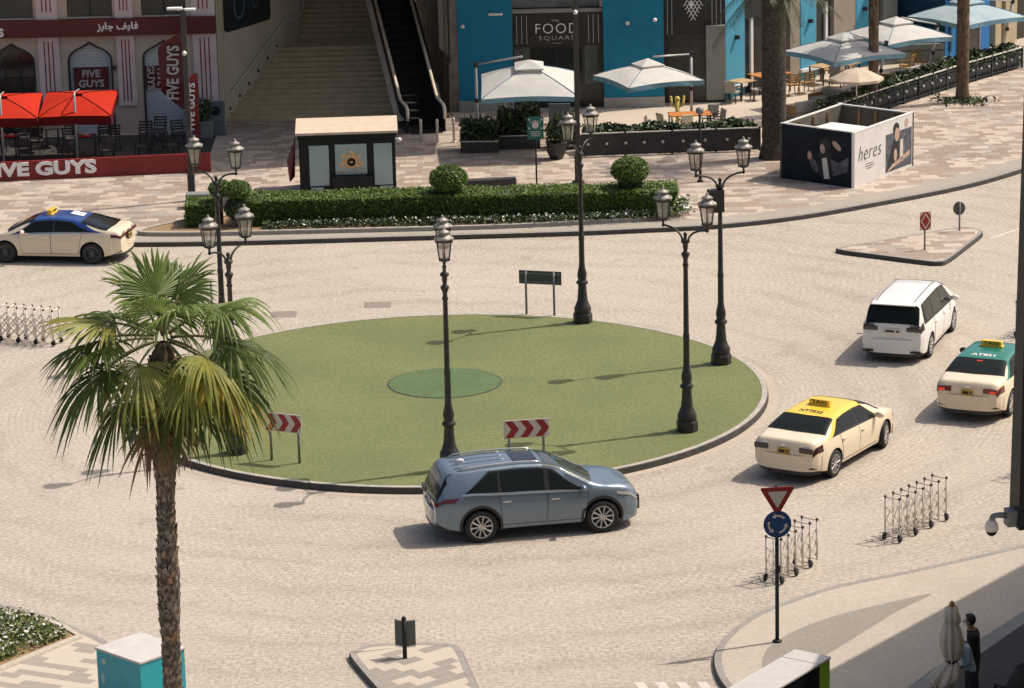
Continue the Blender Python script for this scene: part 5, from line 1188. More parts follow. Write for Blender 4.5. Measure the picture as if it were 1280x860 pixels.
for x, w in ((0.25, .4), (1.15, .8)):
    mb = MB(); mb.box((x, 0.3, 3.8), (w, .5, 7.6)); mb.build('column', 'sand_wall', sb)
mb = MB(); mb.box((0.62, 0.45, 1.4), (.35, .08, 2.6)); mb.build('door', 'shop_dark', sb)
mb = MB(); mb.box((2.6, 0.45, 1.3), (1.6, .08, 2.6)); mb.build('window', 'shop_dark', sb)

# ---------------------------------------------------------------- buildings outside the picture on the camera's side, right
hb = thing('podium_building', 'pale podium building standing just outside the right edge, shading the near terrace', 'building')
fp = [(8.0, 36.0), (7.55, 44.0), (13.0, 64.1), (20.2, 73.4), (45, 73.4), (45, 36)]
mb = MB(); mb.prism(fp, 0.12, 12.0); mb.build('wall', 'sand_wall', hb)
for (a, b) in zip(fp[1:3], fp[2:4]):
    a, b = Vector((*a, 0)), Vector((*b, 0)); d = (b - a); L = d.length; d.normalize(); n = Vector((-d.y, d.x, 0)); k = int(L // 3)
    for i in range(k):
        for zz in (1.6, 5.2, 8.8):
            c = a + d * (L * (i + .5) / k) + n * 0.02; mb = MB(); mb.box((c.x, c.y, zz), (1.5, .1, 1.8), rz=math.atan2(d.y, d.x)); mb.build('window', 'dark_glass', hb)

# ---------------------------------------------------------------- palms
def leaf_material(name, c1, c2, tr=0.42):
    s = NT(name); n = s.noise(5.0, 4.0); col = s.mix(s.ramp(n, 0.35, 0.65), c1, c2); s.out(col, 0.5, 0.35)
    t = s.n('ShaderNodeBsdfTranslucent'); s.l(col, t.inputs['Color']); mx = s.n('ShaderNodeMixShader'); mx.inputs[0].default_value = tr
    s.l(s.b.outputs[0], mx.inputs[1]); s.l(t.outputs[0], mx.inputs[2]); s.l(mx.outputs[0], s.t.nodes['Material Output'].inputs['Surface']); return s.m
M['frond_green'] = leaf_material('green_frond', (0.13, 0.20, 0.045), (0.22, 0.275, 0.075))
M['frond_deep'] = leaf_material('deep_green_frond', (0.075, 0.12, 0.03), (0.13, 0.17, 0.045))
M['frond_sunlit_yellow'] = leaf_material('sunlit_yellow_frond', (0.38, 0.36, 0.08), (0.24, 0.27, 0.07))  # yellow-green leaf with sunlight through the blade put into its colour
M['frond_sunlit_gold'] = leaf_material('sunlit_gold_frond', (0.55, 0.41, 0.07), (0.34, 0.31, 0.07))  # golden sunlight on the fronds painted as leaf colour
M['frond_dry'] = leaf_material('dry_frond', (0.27, 0.175, 0.085), (0.16, 0.10, 0.05), 0.2)
M['petiole'] = mat('pale_petiole', (0.16, 0.15, 0.06), 0.6, col2=(0.12, 0.13, 0.045), scale=4)
def bark():
    s = NT('fibrous_palm_bark'); n = s.noise(9.0, 6.0, s.mapping((1, 1, 0.4)), 0.7)
    c = s.mix(s.ramp(n, 0.35, 0.62), (0.055, 0.036, 0.022), (0.20, 0.15, 0.10)); s.bump(n, 0.8, 0.05); return s.out(c, 0.95, 0.15)
M['bark'] = bark()
M['boot'] = mat('old_leaf_base', (0.27, 0.23, 0.18), 0.9, col2=(0.085, 0.068, 0.052), scale=7, mixr=(0.4, 0.62))
M['boot_pale'] = mat('split_leaf_base', (0.36, 0.24, 0.15), 0.8, col2=(0.24, 0.15, 0.09), scale=6)

def fan_frond(hub, az, el, lp, lb, droop, m, parent, roll=0.0, nseg=44, spread=128, start=0.16, tatter=0.0):
    az, el = R(az), R(el); rnd = random.Random(int(az * 1000 + el * 777) + 5)
    d = Vector((math.cos(el) * math.cos(az), math.cos(el) * math.sin(az), math.sin(el))); s = Vector((-math.sin(az), math.cos(az), 0)); hub = Vector(hub)
    mb = MB(); P = []
    for i in range(9):
        t = i / 8; P.append(hub + d * (start + (lp - start) * t) + Vector((0, 0, -0.22 * lp * t * t * math.cos(el))))
    mb.tube(P, [0.035 - 0.018 * i / 8 for i in range(9)], 6, 1)
    t1 = (P[-1] - P[-3]).normalized(); s = (s - t1 * s.dot(t1)).normalized(); u = t1.cross(s)
    if u.z < 0: u = -u
    rm = Matrix.Rotation(R(roll), 3, t1); s = rm @ s; u = rm @ u; e = P[-1]; dth = R(2 * spread / nseg); steps = 8
    for k in range(nseg):
        th = R(-spread) + dth * (k + 0.5); l = lb * (0.70 + 0.30 * math.cos(th * 0.8)) * rnd.uniform(0.90, 1.06)
        if tatter and rnd.random() < tatter: l *= rnd.uniform(0.45, 0.8)
        dr = t1 * math.cos(th) + s * math.sin(th); pr = t1 * -math.sin(th) + s * math.cos(th); rows = []; dd = droop * rnd.uniform(0.7, 1.55); tw = rnd.uniform(-0.22, 0.22)
        for i in range(steps + 1):
            r = i / steps; q = e + dr * (r * l) - u * (0.10 * abs(math.sin(th)) * r * lb) + pr * (tw * max(0, r - .55) * l)
            q = q + Vector((0, 0, -dd * l * (0.22 * r * r + 0.75 * max(0, r - 0.45) ** 2 * 1.8)))
            w = math.tan(dth / 2) * min(r, 0.68) * l * 1.02 if r < 0.7 else math.tan(dth / 2) * 0.68 * l * max(0.04, (1 - r) / 0.30) ** 0.8
            w = max(w, 0.004); rows.append((q - pr * w - u * w * 0.35, q + u * w * 0.35, q + pr * w - u * w * 0.35))
        for a, b in zip(rows, rows[1:]):
            for j in (0, 1): mb.face([a[j], a[j + 1], b[j + 1], b[j]], 0)
    return mb.build('frond', [m, 'petiole'], parent, normals=False)

pt = thing('fan_palm', 'tall fan palm with drooping green and sunlit yellow fronds and a shaggy trunk at the left', 'palm tree', (-6.55, 58.3, 0.0))
HZ = 8.5
mb = MB(); prof = [(0.33, 0.0), (0.28, 0.5)] + [(0.175 + 0.022 * math.sin(z * 2.1) + (0.07 * max(0, (z - 5.6) / 2.4)), z) for z in [0.9 + 0.35 * i for i in range(20)]] + [(0.27, 7.95), (0.20, 8.25), (0.08, 8.45)]
n = 22; rings = []
for r, z in prof:
    cx = 0.14 * (z / 8) ** 2; rings.append([mb.bm.verts.new((cx + r * math.cos(2 * PI * j / n) * random.uniform(.93, 1.07), r * math.sin(2 * PI * j / n) * random.uniform(.93, 1.07), z)) for j in range(n)])
for a, b in zip(rings, rings[1:]):
    for j in range(n): f = mb.bm.faces.new((a[j], a[(j + 1) % n], b[(j + 1) % n], b[j])); f.smooth = True
mb.build('trunk', 'bark', pt)
mb = MB(); k = 0
for i in range(560):
    z = 0.4 + 7.5 * (i / 560) ** 0.95; a = i * 2.399 + random.uniform(-.15, .15); r = 0.167 + 0.022 * math.sin(z * 2.1) + 0.07 * max(0, (z - 5.6) / 2.4); cx = 0.14 * (z / 8) ** 2
    o = Vector((math.cos(a), math.sin(a), 0)); tt = Vector((-math.sin(a), math.cos(a), 0)); c = Vector((cx, 0, z)) + o * r
    h = random.uniform(0.12, 0.24); w = random.uniform(0.045, 0.085); out = random.uniform(0.015, 0.055); lean = random.uniform(-.06, .06)
    if z > 6.3: h *= 1.6; out *= 1.8
    p = [c - tt * w, c + tt * w, c + tt * (w * .5 + lean) + o * out + Vector((0, 0, h)), c - tt * (w * .5 - lean) + o * out + Vector((0, 0, h * random.uniform(.7, 1)))]
    q = [v - o * 0.03 + Vector((0, 0, -.02)) for v in p]; mi = 1 if random.random() < 0.12 else 0
    mb.mesh(p + q, [(0, 1, 2, 3), (7, 6, 5, 4), (0, 3, 7, 4), (1, 5, 6, 2), (3, 2, 6, 7)], mi)
mb.build('leaf_bases', ['boot', 'boot_pale'], pt)
hub = (0.15, 0, HZ)
for a in ((115, 78, 0.85, 1.15, 0.25, 'frond_green'), (150, 62, 0.95, 1.15, 0.35, 'frond_green'), (48, 62, 0.95, 1.15, 0.4, 'frond_green'), (80, 55, 1.0, 1.15, 0.4, 'frond_deep'),
          (270, 62, 0.70, 1.05, 0.55, 'frond_green'), (300, 50, 0.9, 1.1, 0.7, 'frond_green'),
          (186, 30, 1.2, 1.3, 0.22, 'frond_sunlit_yellow'), (168, 10, 1.2, 1.3, 0.6, 'frond_deep'), (206, -8, 1.2, 1.3, 0.8, 'frond_deep'), (214, -34, 1.1, 1.2, 0.8, 'frond_deep'),
          (243, -8, 0.80, 1.15, 0.95, 'frond_sunlit_yellow'), (248, -52, 0.95, 1.05, 0.7, 'frond_dry'),
          (8, 36, 1.3, 1.3, 0.85, 'frond_green'), (-6, 10, 1.3, 1.3, 0.95, 'frond_deep'), (20, 4, 1.2, 1.2, 0.9, 'frond_green'), (-22, -14, 1.2, 1.2, 0.9, 'frond_sunlit_gold'), (-38, 2, 1.05, 1.2, 0.95, 'frond_sunlit_yellow'),
          (-62, -34, 0.9, 1.05, 0.9, 'frond_deep'), (178, -18, 1.15, 1.15, 0.8, 'frond_deep'), (-14, -34, 1.1, 1.1, 0.8, 'frond_deep'), (35, 30, 1.1, 1.1, 0.6, 'frond_green'), (198, 10, 1.1, 1.2, 0.7, 'frond_green'), (160, 30, 1.1, 1.15, 0.6, 'frond_green'), (-18, -16, 1.25, 1.2, 0.85, 'frond_deep'), (-50, -18, 0.95, 1.15, 0.85, 'frond_sunlit_yellow'), (-84, -40, 0.55, 0.85, 0.9, 'frond_sunlit_gold'), (95, 14, 1.1, 1.1, 0.8, 'frond_deep'),
          (262, -70, 0.8, 0.95, 0.5, 'frond_dry'), (310, -68, 0.8, 0.95, 0.5, 'frond_dry'), (200, -70, 0.8, 0.95, 0.5, 'frond_dry')):
    az, el, lp, lb, dr, m_ = a; lb *= 0.95; dr *= 0.85
    fan_frond((hub[0], hub[1], hub[2] - (0.25 if el < -20 else 0) - (0.3 if el < -50 else 0)), az, el, lp, lb, dr, m_, pt, roll=random.uniform(-18, 18), tatter=0.45 if m_ == 'frond_dry' else 0.2)
mb = MB()   # torn leaf sheaths and dead petioles under the crown
for i in range(46):
    a = random.uniform(0, 2 * PI); z = random.uniform(6.4, 8.0); o = Vector((math.cos(a), math.sin(a), 0)); p = Vector((0.12, 0, z)) + o * 0.26; L = random.uniform(.3, .75)
    q = p + o * random.uniform(.12, .3) + Vector((0, 0, random.uniform(-.6, .3) * L)); e = q + Vector((0, 0, -L * random.uniform(.4, .9))) + o * random.uniform(-.05, .12); w = random.uniform(.02, .05); t_ = Vector((-o.y, o.x, 0))
    mb.mesh([p - t_ * w, p + t_ * w, q + t_ * w * .8, q - t_ * w * .8, e + t_ * w * .3, e - t_ * w * .3], [(0, 1, 2, 3), (3, 2, 4, 5)], random.choice([0, 0, 1]))
mb.build('dead_sheaths', ['boot', 'boot_pale'], pt)

def feather_frond(hub, az, el, L, m, parent, droop=0.5):
    az, el = R(az), R(el); d = Vector((math.cos(el) * math.cos(az), math.cos(el) * math.sin(az), math.sin(el))); s = Vector((-math.sin(az), math.cos(az), 0)); mb = MB(); P = []
    for i in range(15):
        t = i / 14; P.append(Vector(hub) + d * (L * t) + Vector((0, 0, -droop * L * t * t)))
    mb.tube(P, [0.03 - 0.024 * i / 14 for i in range(15)], 5, 1)
    for i in range(2, 42):
        t = i / 42 * 14; k = min(int(t), 13); p = P[k].lerp(P[k + 1], t - k); tg = (P[k + 1] - P[k]).normalized()
        for sd in (-1, 1):
            ll = 0.42 * math.sin(PI * (0.15 + 0.8 * i / 42)) + .1; e = p + (s * sd * 0.8 + tg * 0.6).normalized() * ll + Vector((0, 0, -0.30 * ll - random.uniform(0, .12))); w = tg * 0.02
            mb.face([p - w, p + w, e + w * .2, e - w * .2], 0)
    return mb.build('frond', [m, 'petiole'], parent, normals=False)
M['bark_dark'] = mat('dark_palm_bark', (0.045, 0.033, 0.023), 0.95, col2=(0.11, 0.085, 0.06), scale=7, bump=0.8, bscale=20)
M['frond_shade'] = leaf_material('dark_feather_frond', (0.025, 0.042, 0.015), (0.04, 0.06, 0.02), 0.15)
def tall_palm(x, y, r, h, lab, flare=1.25, fan=False):
    t = thing('palm_tree', lab, 'palm tree', (x, y, 0.15)); t['group'] = 'palms on the far plaza'
    mb = MB(); prof = [(r * flare, 0), (r * (1 + (flare - 1) * .5), .3)] + [(r * (0.98 + 0.05 * (i % 2)), .6 + (h - .6) * i / 26) for i in range(27)]
    mb.lathe(prof, 18); mb.build('trunk', 'bark_dark' if r > .4 else 'bark', t)
    for i in range(26):
        az = i * 137.5; el = 70 - 95 * (i / 26)
        if fan: fan_frond((0, 0, h), az, el * .8, 0.7, 0.8, 0.6, 'frond_deep', t, nseg=18)
        else: feather_frond((0, 0, h), az, el, 2.5, 'frond_shade', t, 0.35 + .2 * (i / 26))
    return t
tall_palm(9.45, 114.4, 0.43, 6.4, 'thick-trunked palm just left of the black and white hoarding', 1.3)
tall_palm(13.9, 122.7, 0.19, 6.6, 'slim pale palm trunk behind the hoarding, crossing the small beige parasol', 1.2, True)
tall_palm(17.5, 124.3, 0.24, 7.4, 'grey palm trunk by the ornate fence at the far right', 1.25, True)
mb = MB(); P = [(17.5 + random.gauss(0, .5), 124.1 + random.gauss(0, .45), .2 + random.random() * .1) for _ in range(300)]; leaves(mb, P, 0.09, [0, 1]); tag(mb.build('grass_tuft', ['leaf_mid', 'leaf_dark']), 'ring of grass round the foot of the far right palm', 'grass', kind='stuff')

# ---------------------------------------------------------------- the long planter by the far kerb
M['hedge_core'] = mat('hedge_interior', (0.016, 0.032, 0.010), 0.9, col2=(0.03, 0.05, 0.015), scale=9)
M['hedge_leaf'] = leaf_material('hedge_leaf', (0.085, 0.15, 0.022), (0.12, 0.19, 0.032), 0.2)
M['hedge_leaf2'] = leaf_material('hedge_leaf_young', (0.15, 0.215, 0.038), (0.105, 0.17, 0.03), 0.2)
M['flower'] = mat('white_flowers', (0.75, 0.73, 0.66), 0.7)
PL = smooth_line([(-12.1, 104.35), (-10.4, 103.95), (-6.1, 103.9), (-1, 103.92), (2, 104.2), (4.3, 104.55), (5.5, 105.3), (6.0, 105.9), (5.6, 106.6), (3, 106.7), (-4, 106.6), (-9.5, 106.5), (-11.2, 105.6)], 5, True)
kerb('kerb', PL, 0.16, 0.15, 0.29, ['kerb_light', 'kerb_grey'], True, 1 if sum(PL[i].x * PL[(i + 1) % len(PL)].y - PL[(i + 1) % len(PL)].x * PL[i].y for i in range(len(PL))) > 0 else -1)
sgn = 1 if sum(PL[i].x * PL[(i + 1) % len(PL)].y - PL[(i + 1) % len(PL)].x * PL[i].y for i in range(len(PL))) > 0 else -1
sheet('planting_bed', offset_line(PL, 0.16 * sgn, True), 0.26, 'soil', 0.1)
def hedge(x0, x1, y0, y1, z0, z1, lab, n, slant=0.0):
    t = thing('hedge', lab, 'hedge', ((x0 + x1) / 2, (y0 + y1) / 2, z0)); w, dpt, h = x1 - x0, y1 - y0, z1 - z0
    t['group'] = 'clipped hedges in the long planter'
    b = bmesh.new(); bmesh.ops.create_cube(b, size=1.0); bmesh.ops.subdivide_edges(b, edges=list(b.edges), cuts=10, use_grid_fill=True)
    for v in b.verts:
        p = Vector((v.co.x * (w - .1), v.co.y * (dpt - .1), (v.co.z + .5) * (h - .05))); nz = noise.noise(p * 1.7) * 0.05; p += Vector((nz, nz, nz if v.co.z > .4 else 0)); 
        if slant and v.co.x > 0: p.x += slant * (v.co.z + .5) * (v.co.x * 2)
        v.co = p
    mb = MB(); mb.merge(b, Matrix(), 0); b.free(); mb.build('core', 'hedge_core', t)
    mb = MB(); P = []; A = (w * dpt, w * h * 2, dpt * h * 2); S = sum(A)
    for _ in range(n):
        r = random.random() * S
        if r < A[0]: p = Vector((random.uniform(-w / 2, w / 2), random.uniform(-dpt / 2, dpt / 2), h + random.uniform(-.05, .025)))
        elif r < A[0] + A[1]: p = Vector((random.uniform(-w / 2, w / 2), random.choice((-1, -1, -1, 1)) * (dpt / 2 + random.uniform(-.05, .03)), random.uniform(0, h)))
        else: p = Vector((random.choice((-1, 1)) * (w / 2 + random.uniform(-.05, .03)), random.uniform(-dpt / 2, dpt / 2), random.uniform(0, h)))
        if slant and p.x > 0: p.x += slant * (p.z / h) * (p.x * 2 / w)
        p.z += noise.noise(Vector((p.x * 0.9, p.y, 0))) * .06; P.append(p)
    leaves(mb, P, 0.05, [0, 0, 1], up=1.6); mb.build('foliage', ['hedge_leaf', 'hedge_leaf2'], t, normals=False); return t
hedge(-8.75, 5.2, 104.75, 106.25, 0.26, 1.12, 'long clipped green hedge running along the far side of the road', 26000, 0.35)
hedge(-10.55, -9.65, 104.75, 106.1, 0.26, 1.02, 'short clipped hedge block left of the pair of small topiary balls', 2600)
def topiary(x, y, z, r, lab, r2=0.0, dz=0.0):
    t = thing('topiary_ball', lab, 'topiary', (x, y, 0.26)); t['group'] = 'topiary balls in the long planter'
    mb = MB(); mb.tube([(0, 0, 0), (0, 0, z)], 0.06, 8); mb.build('trunk', 'bark', t)
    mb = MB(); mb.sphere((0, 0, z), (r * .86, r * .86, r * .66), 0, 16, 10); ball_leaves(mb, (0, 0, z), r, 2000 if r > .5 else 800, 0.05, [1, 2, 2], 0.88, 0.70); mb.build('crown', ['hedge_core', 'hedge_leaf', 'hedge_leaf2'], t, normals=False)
    if r2:
        mb = MB(); mb.sphere((0, 0, z - dz), (r2 * .86, r2 * .86, r2 * .8), 0, 14, 8); ball_leaves(mb, (0, 0, z - dz), r2, 700, 0.055, [1, 1, 2], 0.86, 0.9); mb.build('lower_ball', ['hedge_core', 'leaf_dark', 'leaf_mid'], t, normals=False)
topiary(-1.95, 105.35, 1.32, 0.64, 'large round topiary rising from the hedge right of the black kiosk', 0.44, 0.56)
topiary(4.0, 105.5, 1.42, 0.64, 'large round topiary near the right end of the long hedge', 0.44, 0.56)
topiary(-8.82, 104.9, 1.2, 0.46, 'right one of the two small topiary balls at the left end of the hedge', 0.46, 0.62)
topiary(-9.4, 105.2, 1.2, 0.40, 'left one of the two small topiary balls at the left end of the hedge')
mb = MB()
P = [(x, 104.35 + random.gauss(0, .12) + max(0, x - 1) * .09, .28 + random.random() * .22) for x in [random.uniform(-8, 5.3) for _ in range(5200)]]; leaves(mb, P[:3600], 0.06, [0, 1]); leaves(mb, [(a, b - .05, c + .06) for a, b, c in P[4850:]], 0.045, 2)
tag(mb.build('ground_cover', ['leaf_dark', 'leaf_mid', 'flower'], normals=False), 'low white flowering plants along the foot of the long hedge', 'flowers', kind='stuff')
mb = MB(); P = [(5.45 + random.gauss(0, .22), 105.4 + random.gauss(0, .3), .28 + random.random() * .45) for _ in range(700)]; leaves(mb, P, 0.07, [0, 1, 1, 2]); tag(mb.build('flowering_shrub', ['leaf_mid', 'leaf_light', 'flower'], normals=False), 'pale green flowering shrub at the right end of the hedge', 'shrub')
mb = MB(); mb.bbox((-0.6, 110.15, 0.34), (1.75, 0.4, 0.38), 0.03, rz=R(5)); tag(mb.build('stone_bench', 'kerb_dark'), 'low dark bench seen over the hedge beside the green notice', 'bench')
mb = MB(); mb.bbox((-10.1, 108.4, 0.40), (1.5, 0.5, 0.5), 0.03); tag(mb.build('stone_block', 'planter_grey'), 'low grey block behind the short hedge block at the left', 'bench')

# near left bed
mb = MB(); P = []
M['bed_leaf'] = leaf_material('bed_leaf', (0.12, 0.16, 0.045), (0.20, 0.21, 0.06), 0.2)
bedc = [(-11.3, 66.6, 1.2), (-10.6, 66.3, .9), (-10.2, 65.6, .8), (-11.4, 65.3, 1.2), (-12.4, 66.4, 1.2), (-9.85, 65.75, .4), (-11.6, 63.9, .9), (-10.75, 64.55, .45)]
for cx, cy, s_ in bedc:
    for _ in range(int(850 * s_)): P.append((cx + random.gauss(0, .42 * s_), cy + random.gauss(0, .42 * s_), .16 + abs(random.gauss(0, .10))))
def inside(p, poly):
    r = False
    for (a, b), (c, d) in zip(poly, poly[1:] + poly[:1]):
        if (b > p[1]) != (d > p[1]) and p[0] < (c - a) * (p[1] - b) / (d - b) + a: r = not r
    return r
BEDI = [(-13.4, 68.1), (-11.3, 67.3), (-10.4, 66.75), (-9.9, 66.2), (-9.5, 65.72), (-10.05, 65.0), (-10.8, 64.1), (-12.5, 61.9), (-15, 61.3)]
P = [p for p in P if inside(p, BEDI)]
leaves(mb, P, 0.06, [0, 1, 1]); Q = random.sample(P, len(P) // 5); leaves(mb, [(a, b, c + .05) for a, b, c in Q], 0.05, 2)
tag(mb.build('ground_cover', ['leaf_light', 'bed_leaf', 'flower'], normals=False), 'white flowering ground cover in the near left planting bed', 'flowers', kind='stuff')

# ---------------------------------------------------------------- hedges and planters of the cafes
def loose_hedge(L, w, z0, z1, lab, n, mats=('leaf_dark', 'leaf_mid', 'flower'), fl=0.02):
    t = thing('cafe_hedge', lab, 'hedge', (0, 0, 0)); mb = MB(); core = MB(); P = []
    segs = [(Vector(a), Vector(b)) for a, b in zip(L, L[1:])]; tot = sum((b - a).length for a, b in segs)
    for a, b in segs:
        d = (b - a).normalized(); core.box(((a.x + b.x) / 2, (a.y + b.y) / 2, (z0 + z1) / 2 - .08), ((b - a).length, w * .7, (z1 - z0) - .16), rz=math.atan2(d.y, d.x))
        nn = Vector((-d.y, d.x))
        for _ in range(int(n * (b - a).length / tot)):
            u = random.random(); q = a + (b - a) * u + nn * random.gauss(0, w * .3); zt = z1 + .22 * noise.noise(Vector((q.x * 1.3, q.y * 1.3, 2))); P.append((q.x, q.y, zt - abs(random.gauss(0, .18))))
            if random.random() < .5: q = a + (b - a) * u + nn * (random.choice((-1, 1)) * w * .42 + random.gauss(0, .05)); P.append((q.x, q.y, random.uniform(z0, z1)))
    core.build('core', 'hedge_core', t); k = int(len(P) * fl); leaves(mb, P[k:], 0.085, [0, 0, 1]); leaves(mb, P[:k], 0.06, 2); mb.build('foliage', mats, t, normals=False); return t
loose_hedge([(2.7, 116.15), (9.0, 116.55)], 0.75, 0.15, 1.08, 'dark leafy planting behind the straight black fence below the right white cantilever umbrella', 4200, fl=0.012)
loose_hedge([(12.0, 120.4), (13.6, 122.9), (17.5, 128.2), (20.6, 131.9)], 0.95, 0.15, 1.0, 'leafy hedge behind the ornate fence running up to the right', 7000)
def bush_box(x, y, w, d, h, rz, lab, top, n, box='kerb_dark'):
    t = thing('planter_box', lab, 'planter', (x, y, 0.15), R(rz)); t['group'] = 'planters before the food hall'
    mb = MB(); mb.bbox((0, 0, h / 2), (w, d, h), 0.02); b = mb.build('box', box, t); mb = MB(); mb.tube([(-w / 2, -d / 2, h), (w / 2, -d / 2, h), (w / 2, d / 2, h), (-w / 2, d / 2, h), (-w / 2, -d / 2, h)], 0.025, 6); mb.build('rim', 'alu', b)
    mb = MB(); P = [(random.uniform(-w / 2, w / 2), random.uniform(-d / 2, d / 2), h + random.random() * (top - h) * (0.6 + .4 * noise.noise(Vector((i * .1, 0, 0))))) for i in range(n)]; leaves(mb, P, 0.10, [0, 0, 0, 1])
    for i in range(8): a = random.uniform(-w / 2.4, w / 2.4); mb.tube([(a, 0, h - .05), (a * 1.1, random.uniform(-.1, .1), top - .15)], 0.015, 4, 0)
    mb.build('shrub', ['leaf_dark', 'leaf_mid'], t, normals=False)
bush_box(-0.98, 117.0, 1.35, 0.9, 0.42, -4, 'dark planter with a pale rim and shrubs right of the three bollards', 1.5, 1500)
bush_box(0.45, 117.5, 1.5, 0.9, 0.5, 0, 'dark planter full of tall dark shrubs under the left white umbrella', 1.95, 2300)
bush_box(2.15, 117.2, 0.9, 0.8, 0.5, 0, 'dark planter with shrubs at the left end of the straight black fence', 1.5, 900)

# ---------------------------------------------------------------- parasols
def canvas(name, c1, c2):
    s = NT(name); n = s.noise(1.5, 5.0); col = s.mix(s.ramp(n, 0.35, 0.65), c1, c2); s.out(col, 0.85, 0.2)
    t = s.n('ShaderNodeBsdfTranslucent'); s.l(col, t.inputs['Color']); mx = s.n('ShaderNodeMixShader'); mx.inputs[0].default_value = 0.22
    s.l(s.b.outputs[0], mx.inputs[1]); s.l(t.outputs[0], mx.inputs[2]); s.l(mx.outputs[0], s.t.nodes['Material Output'].inputs['Surface']); return s.m
M['canvas_white'] = canvas('weathered_white_canvas', (0.66, 0.64, 0.60), (0.56, 0.55, 0.52))
M['canvas_blue'] = canvas('pale_blue_canvas', (0.36, 0.47, 0.52), (0.46, 0.54, 0.56))
M['valance_blue'] = canvas('blue_valance', (0.17, 0.33, 0.42), (0.22, 0.37, 0.44))
M['canvas_beige'] = canvas('beige_canvas', (0.70, 0.58, 0.45), (0.62, 0.51, 0.39))
M['canvas_red'] = canvas('red_canvas', (0.62, 0.035, 0.012), (0.55, 0.03, 0.012))
M['canvas_maroon'] = canvas('maroon_valance', (0.16, 0.012, 0.012), (0.13, 0.01, 0.01))
M['mast_pale'] = mat('pale_mast', (0.42, 0.42, 0.40), 0.4, 0.3)
def canopy(par, R0, zc, ze, ang, cm, val, tilt=(0, 0), c=(0, 0, 0), vent=True, val_h=0.18, sag=0.07, pinch=0.012, belly=-0.05):
    T = Matrix.Translation(c) @ Matrix.Rotation(tilt[0], 4, 'X') @ Matrix.Rotation(tilt[1], 4, 'Y')
    mb = MB(); vb = MB(); n = 8; K = [R(ang) + PI / 2 * k for k in range(4)]
    cor = [Vector((R0 * math.cos(a), R0 * math.sin(a), ze)) for a in K]
    for k in range(4):
        a, b = cor[k], cor[(k + 1) % 4]; top = Vector((0, 0, zc)); rows = []
        for i in range(n + 1):
            u = i / n; ez = sag * 4 * u * (1 - u) * -0.0 + sag * math.sin(PI * u) ; e = a.lerp(b, u) + Vector((0, 0, ez)); e = e * 1.0; e.x *= 1 - pinch * math.sin(PI * u); e.y *= 1 - pinch * math.sin(PI * u)
            row = []
            for j in range(6):
                v = 0.12 + 0.88 * j / 5; p = top.lerp(e, v) + Vector((0, 0, -belly * math.sin(PI * v))); row.append(p)
            rows.append(row)
        for r0, r1 in zip(rows, rows[1:]):
            for j in range(5):
                f = mb.face([T @ r0[j], T @ r1[j], T @ r1[j + 1], T @ r0[j + 1]])
                if f: f.smooth = True
        for i in range(n):
            e0, e1 = rows[i][5], rows[i + 1][5]; d = Vector((0, 0, -val_h)); w0, w1 = (Vector((math.sin(i * 2.1), math.cos(i * 1.7), 0)) * .03, Vector((math.sin((i + 1) * 2.1), math.cos((i + 1) * 1.7), 0)) * .03)
            vb.face([T @ e0, T @ e1, T @ (e1 + d + w1), T @ (e0 + d + w0)])
    cp = mb.build('canopy', cm, par, doubles=True, normals=False)
    mb = MB()
    for k in range(4): mb.tube([T @ (Vector((0, 0, zc)).lerp(cor[k], v) + Vector((0, 0, -belly * math.sin(PI * v) + .012))) for v in (.12, .35, .6, .8, 1.0)], 0.014, 4)
    mb.build('seams', 'valance_blue' if val == 'valance_blue' else val, cp)
    vb.build('valance', val, cp, doubles=True, normals=False)
    if vent:
        mb = MB(); r2 = R0 * .30; tz = zc + .20; bz = zc - 0.02
        q = [Vector((r2 * math.cos(a), r2 * math.sin(a), bz)) for a in K]
        for k in range(4): mb.face([T @ q[k], T @ q[(k + 1) % 4], T @ Vector((0, 0, tz))]); mb.face([T @ q[k], T @ (q[k] - Vector((0, 0, .05))), T @ (q[(k + 1) % 4] - Vector((0, 0, .05))), T @ q[(k + 1) % 4]])
        mb.build('vent', cm, cp, normals=False)
    mb = MB()
    for k in range(4): mb.tube([T @ Vector((0, 0, zc - .22)), T @ (cor[k] * .5 + Vector((0, 0, zc * .5 - .12))), T @ (cor[k] + Vector((0, 0, -.06)))], 0.016, 5)
    mb.build('ribs', 'mast_pale', cp)
def cantilever(x, y, lab, R0, zc, ze, ang, pole, poleh, tilt=(0, 0), cm='canvas_white', lean=None, grp='white cantilever umbrellas of the cafes', arm_z=None):
    t = thing('cantilever_umbrella', lab, 'umbrella', (x, y, 0.15)); t['group'] = grp
    canopy(t, R0, zc, ze, ang, cm, 'valance_blue', tilt)
    px, py = pole[0] - x, pole[1] - y; tp = Vector((px, py, poleh)) + (Vector(lean) if lean else Vector((0, 0, 0)))
    mb = MB(); mb.tube([(px, py, 0), tp], 0.055, 10); mb.build('mast', 'mast_pale', t)
    mb = MB(); mb.bbox((px, py, 0.06), (.8, .8, .1), .02); mb.build('base', 'planter_grey', t)
    mb = MB(); mb.tube([tp, (tp.x * .12, tp.y * .12, arm_z or zc + .22)], 0.032, 8); mb.build('arm', 'mast_pale', t)
    mb = MB(); mb.bbox(tp, (.16, .16, .2), .03); mb.bbox((px + (tp.x - px) * .55, py + (tp.y - py) * .55, poleh * .55), (.14, .14, .16), .03); mb.build('joint', 'black_iron', t)
cantilever(0.85, 116.6, 'white cantilever umbrella tilted towards the road, before the food hall entrance', 2.45, 3.22, 2.46, 45, (-1.08, 118.2), 2.95, (R(5), 0))
cantilever(5.2, 118.5, 'white cantilever umbrella with a peaked vent in front of the right turquoise wall', 2.15, 2.78, 2.25, -111.5, (6.85, 119.9), 2.85)
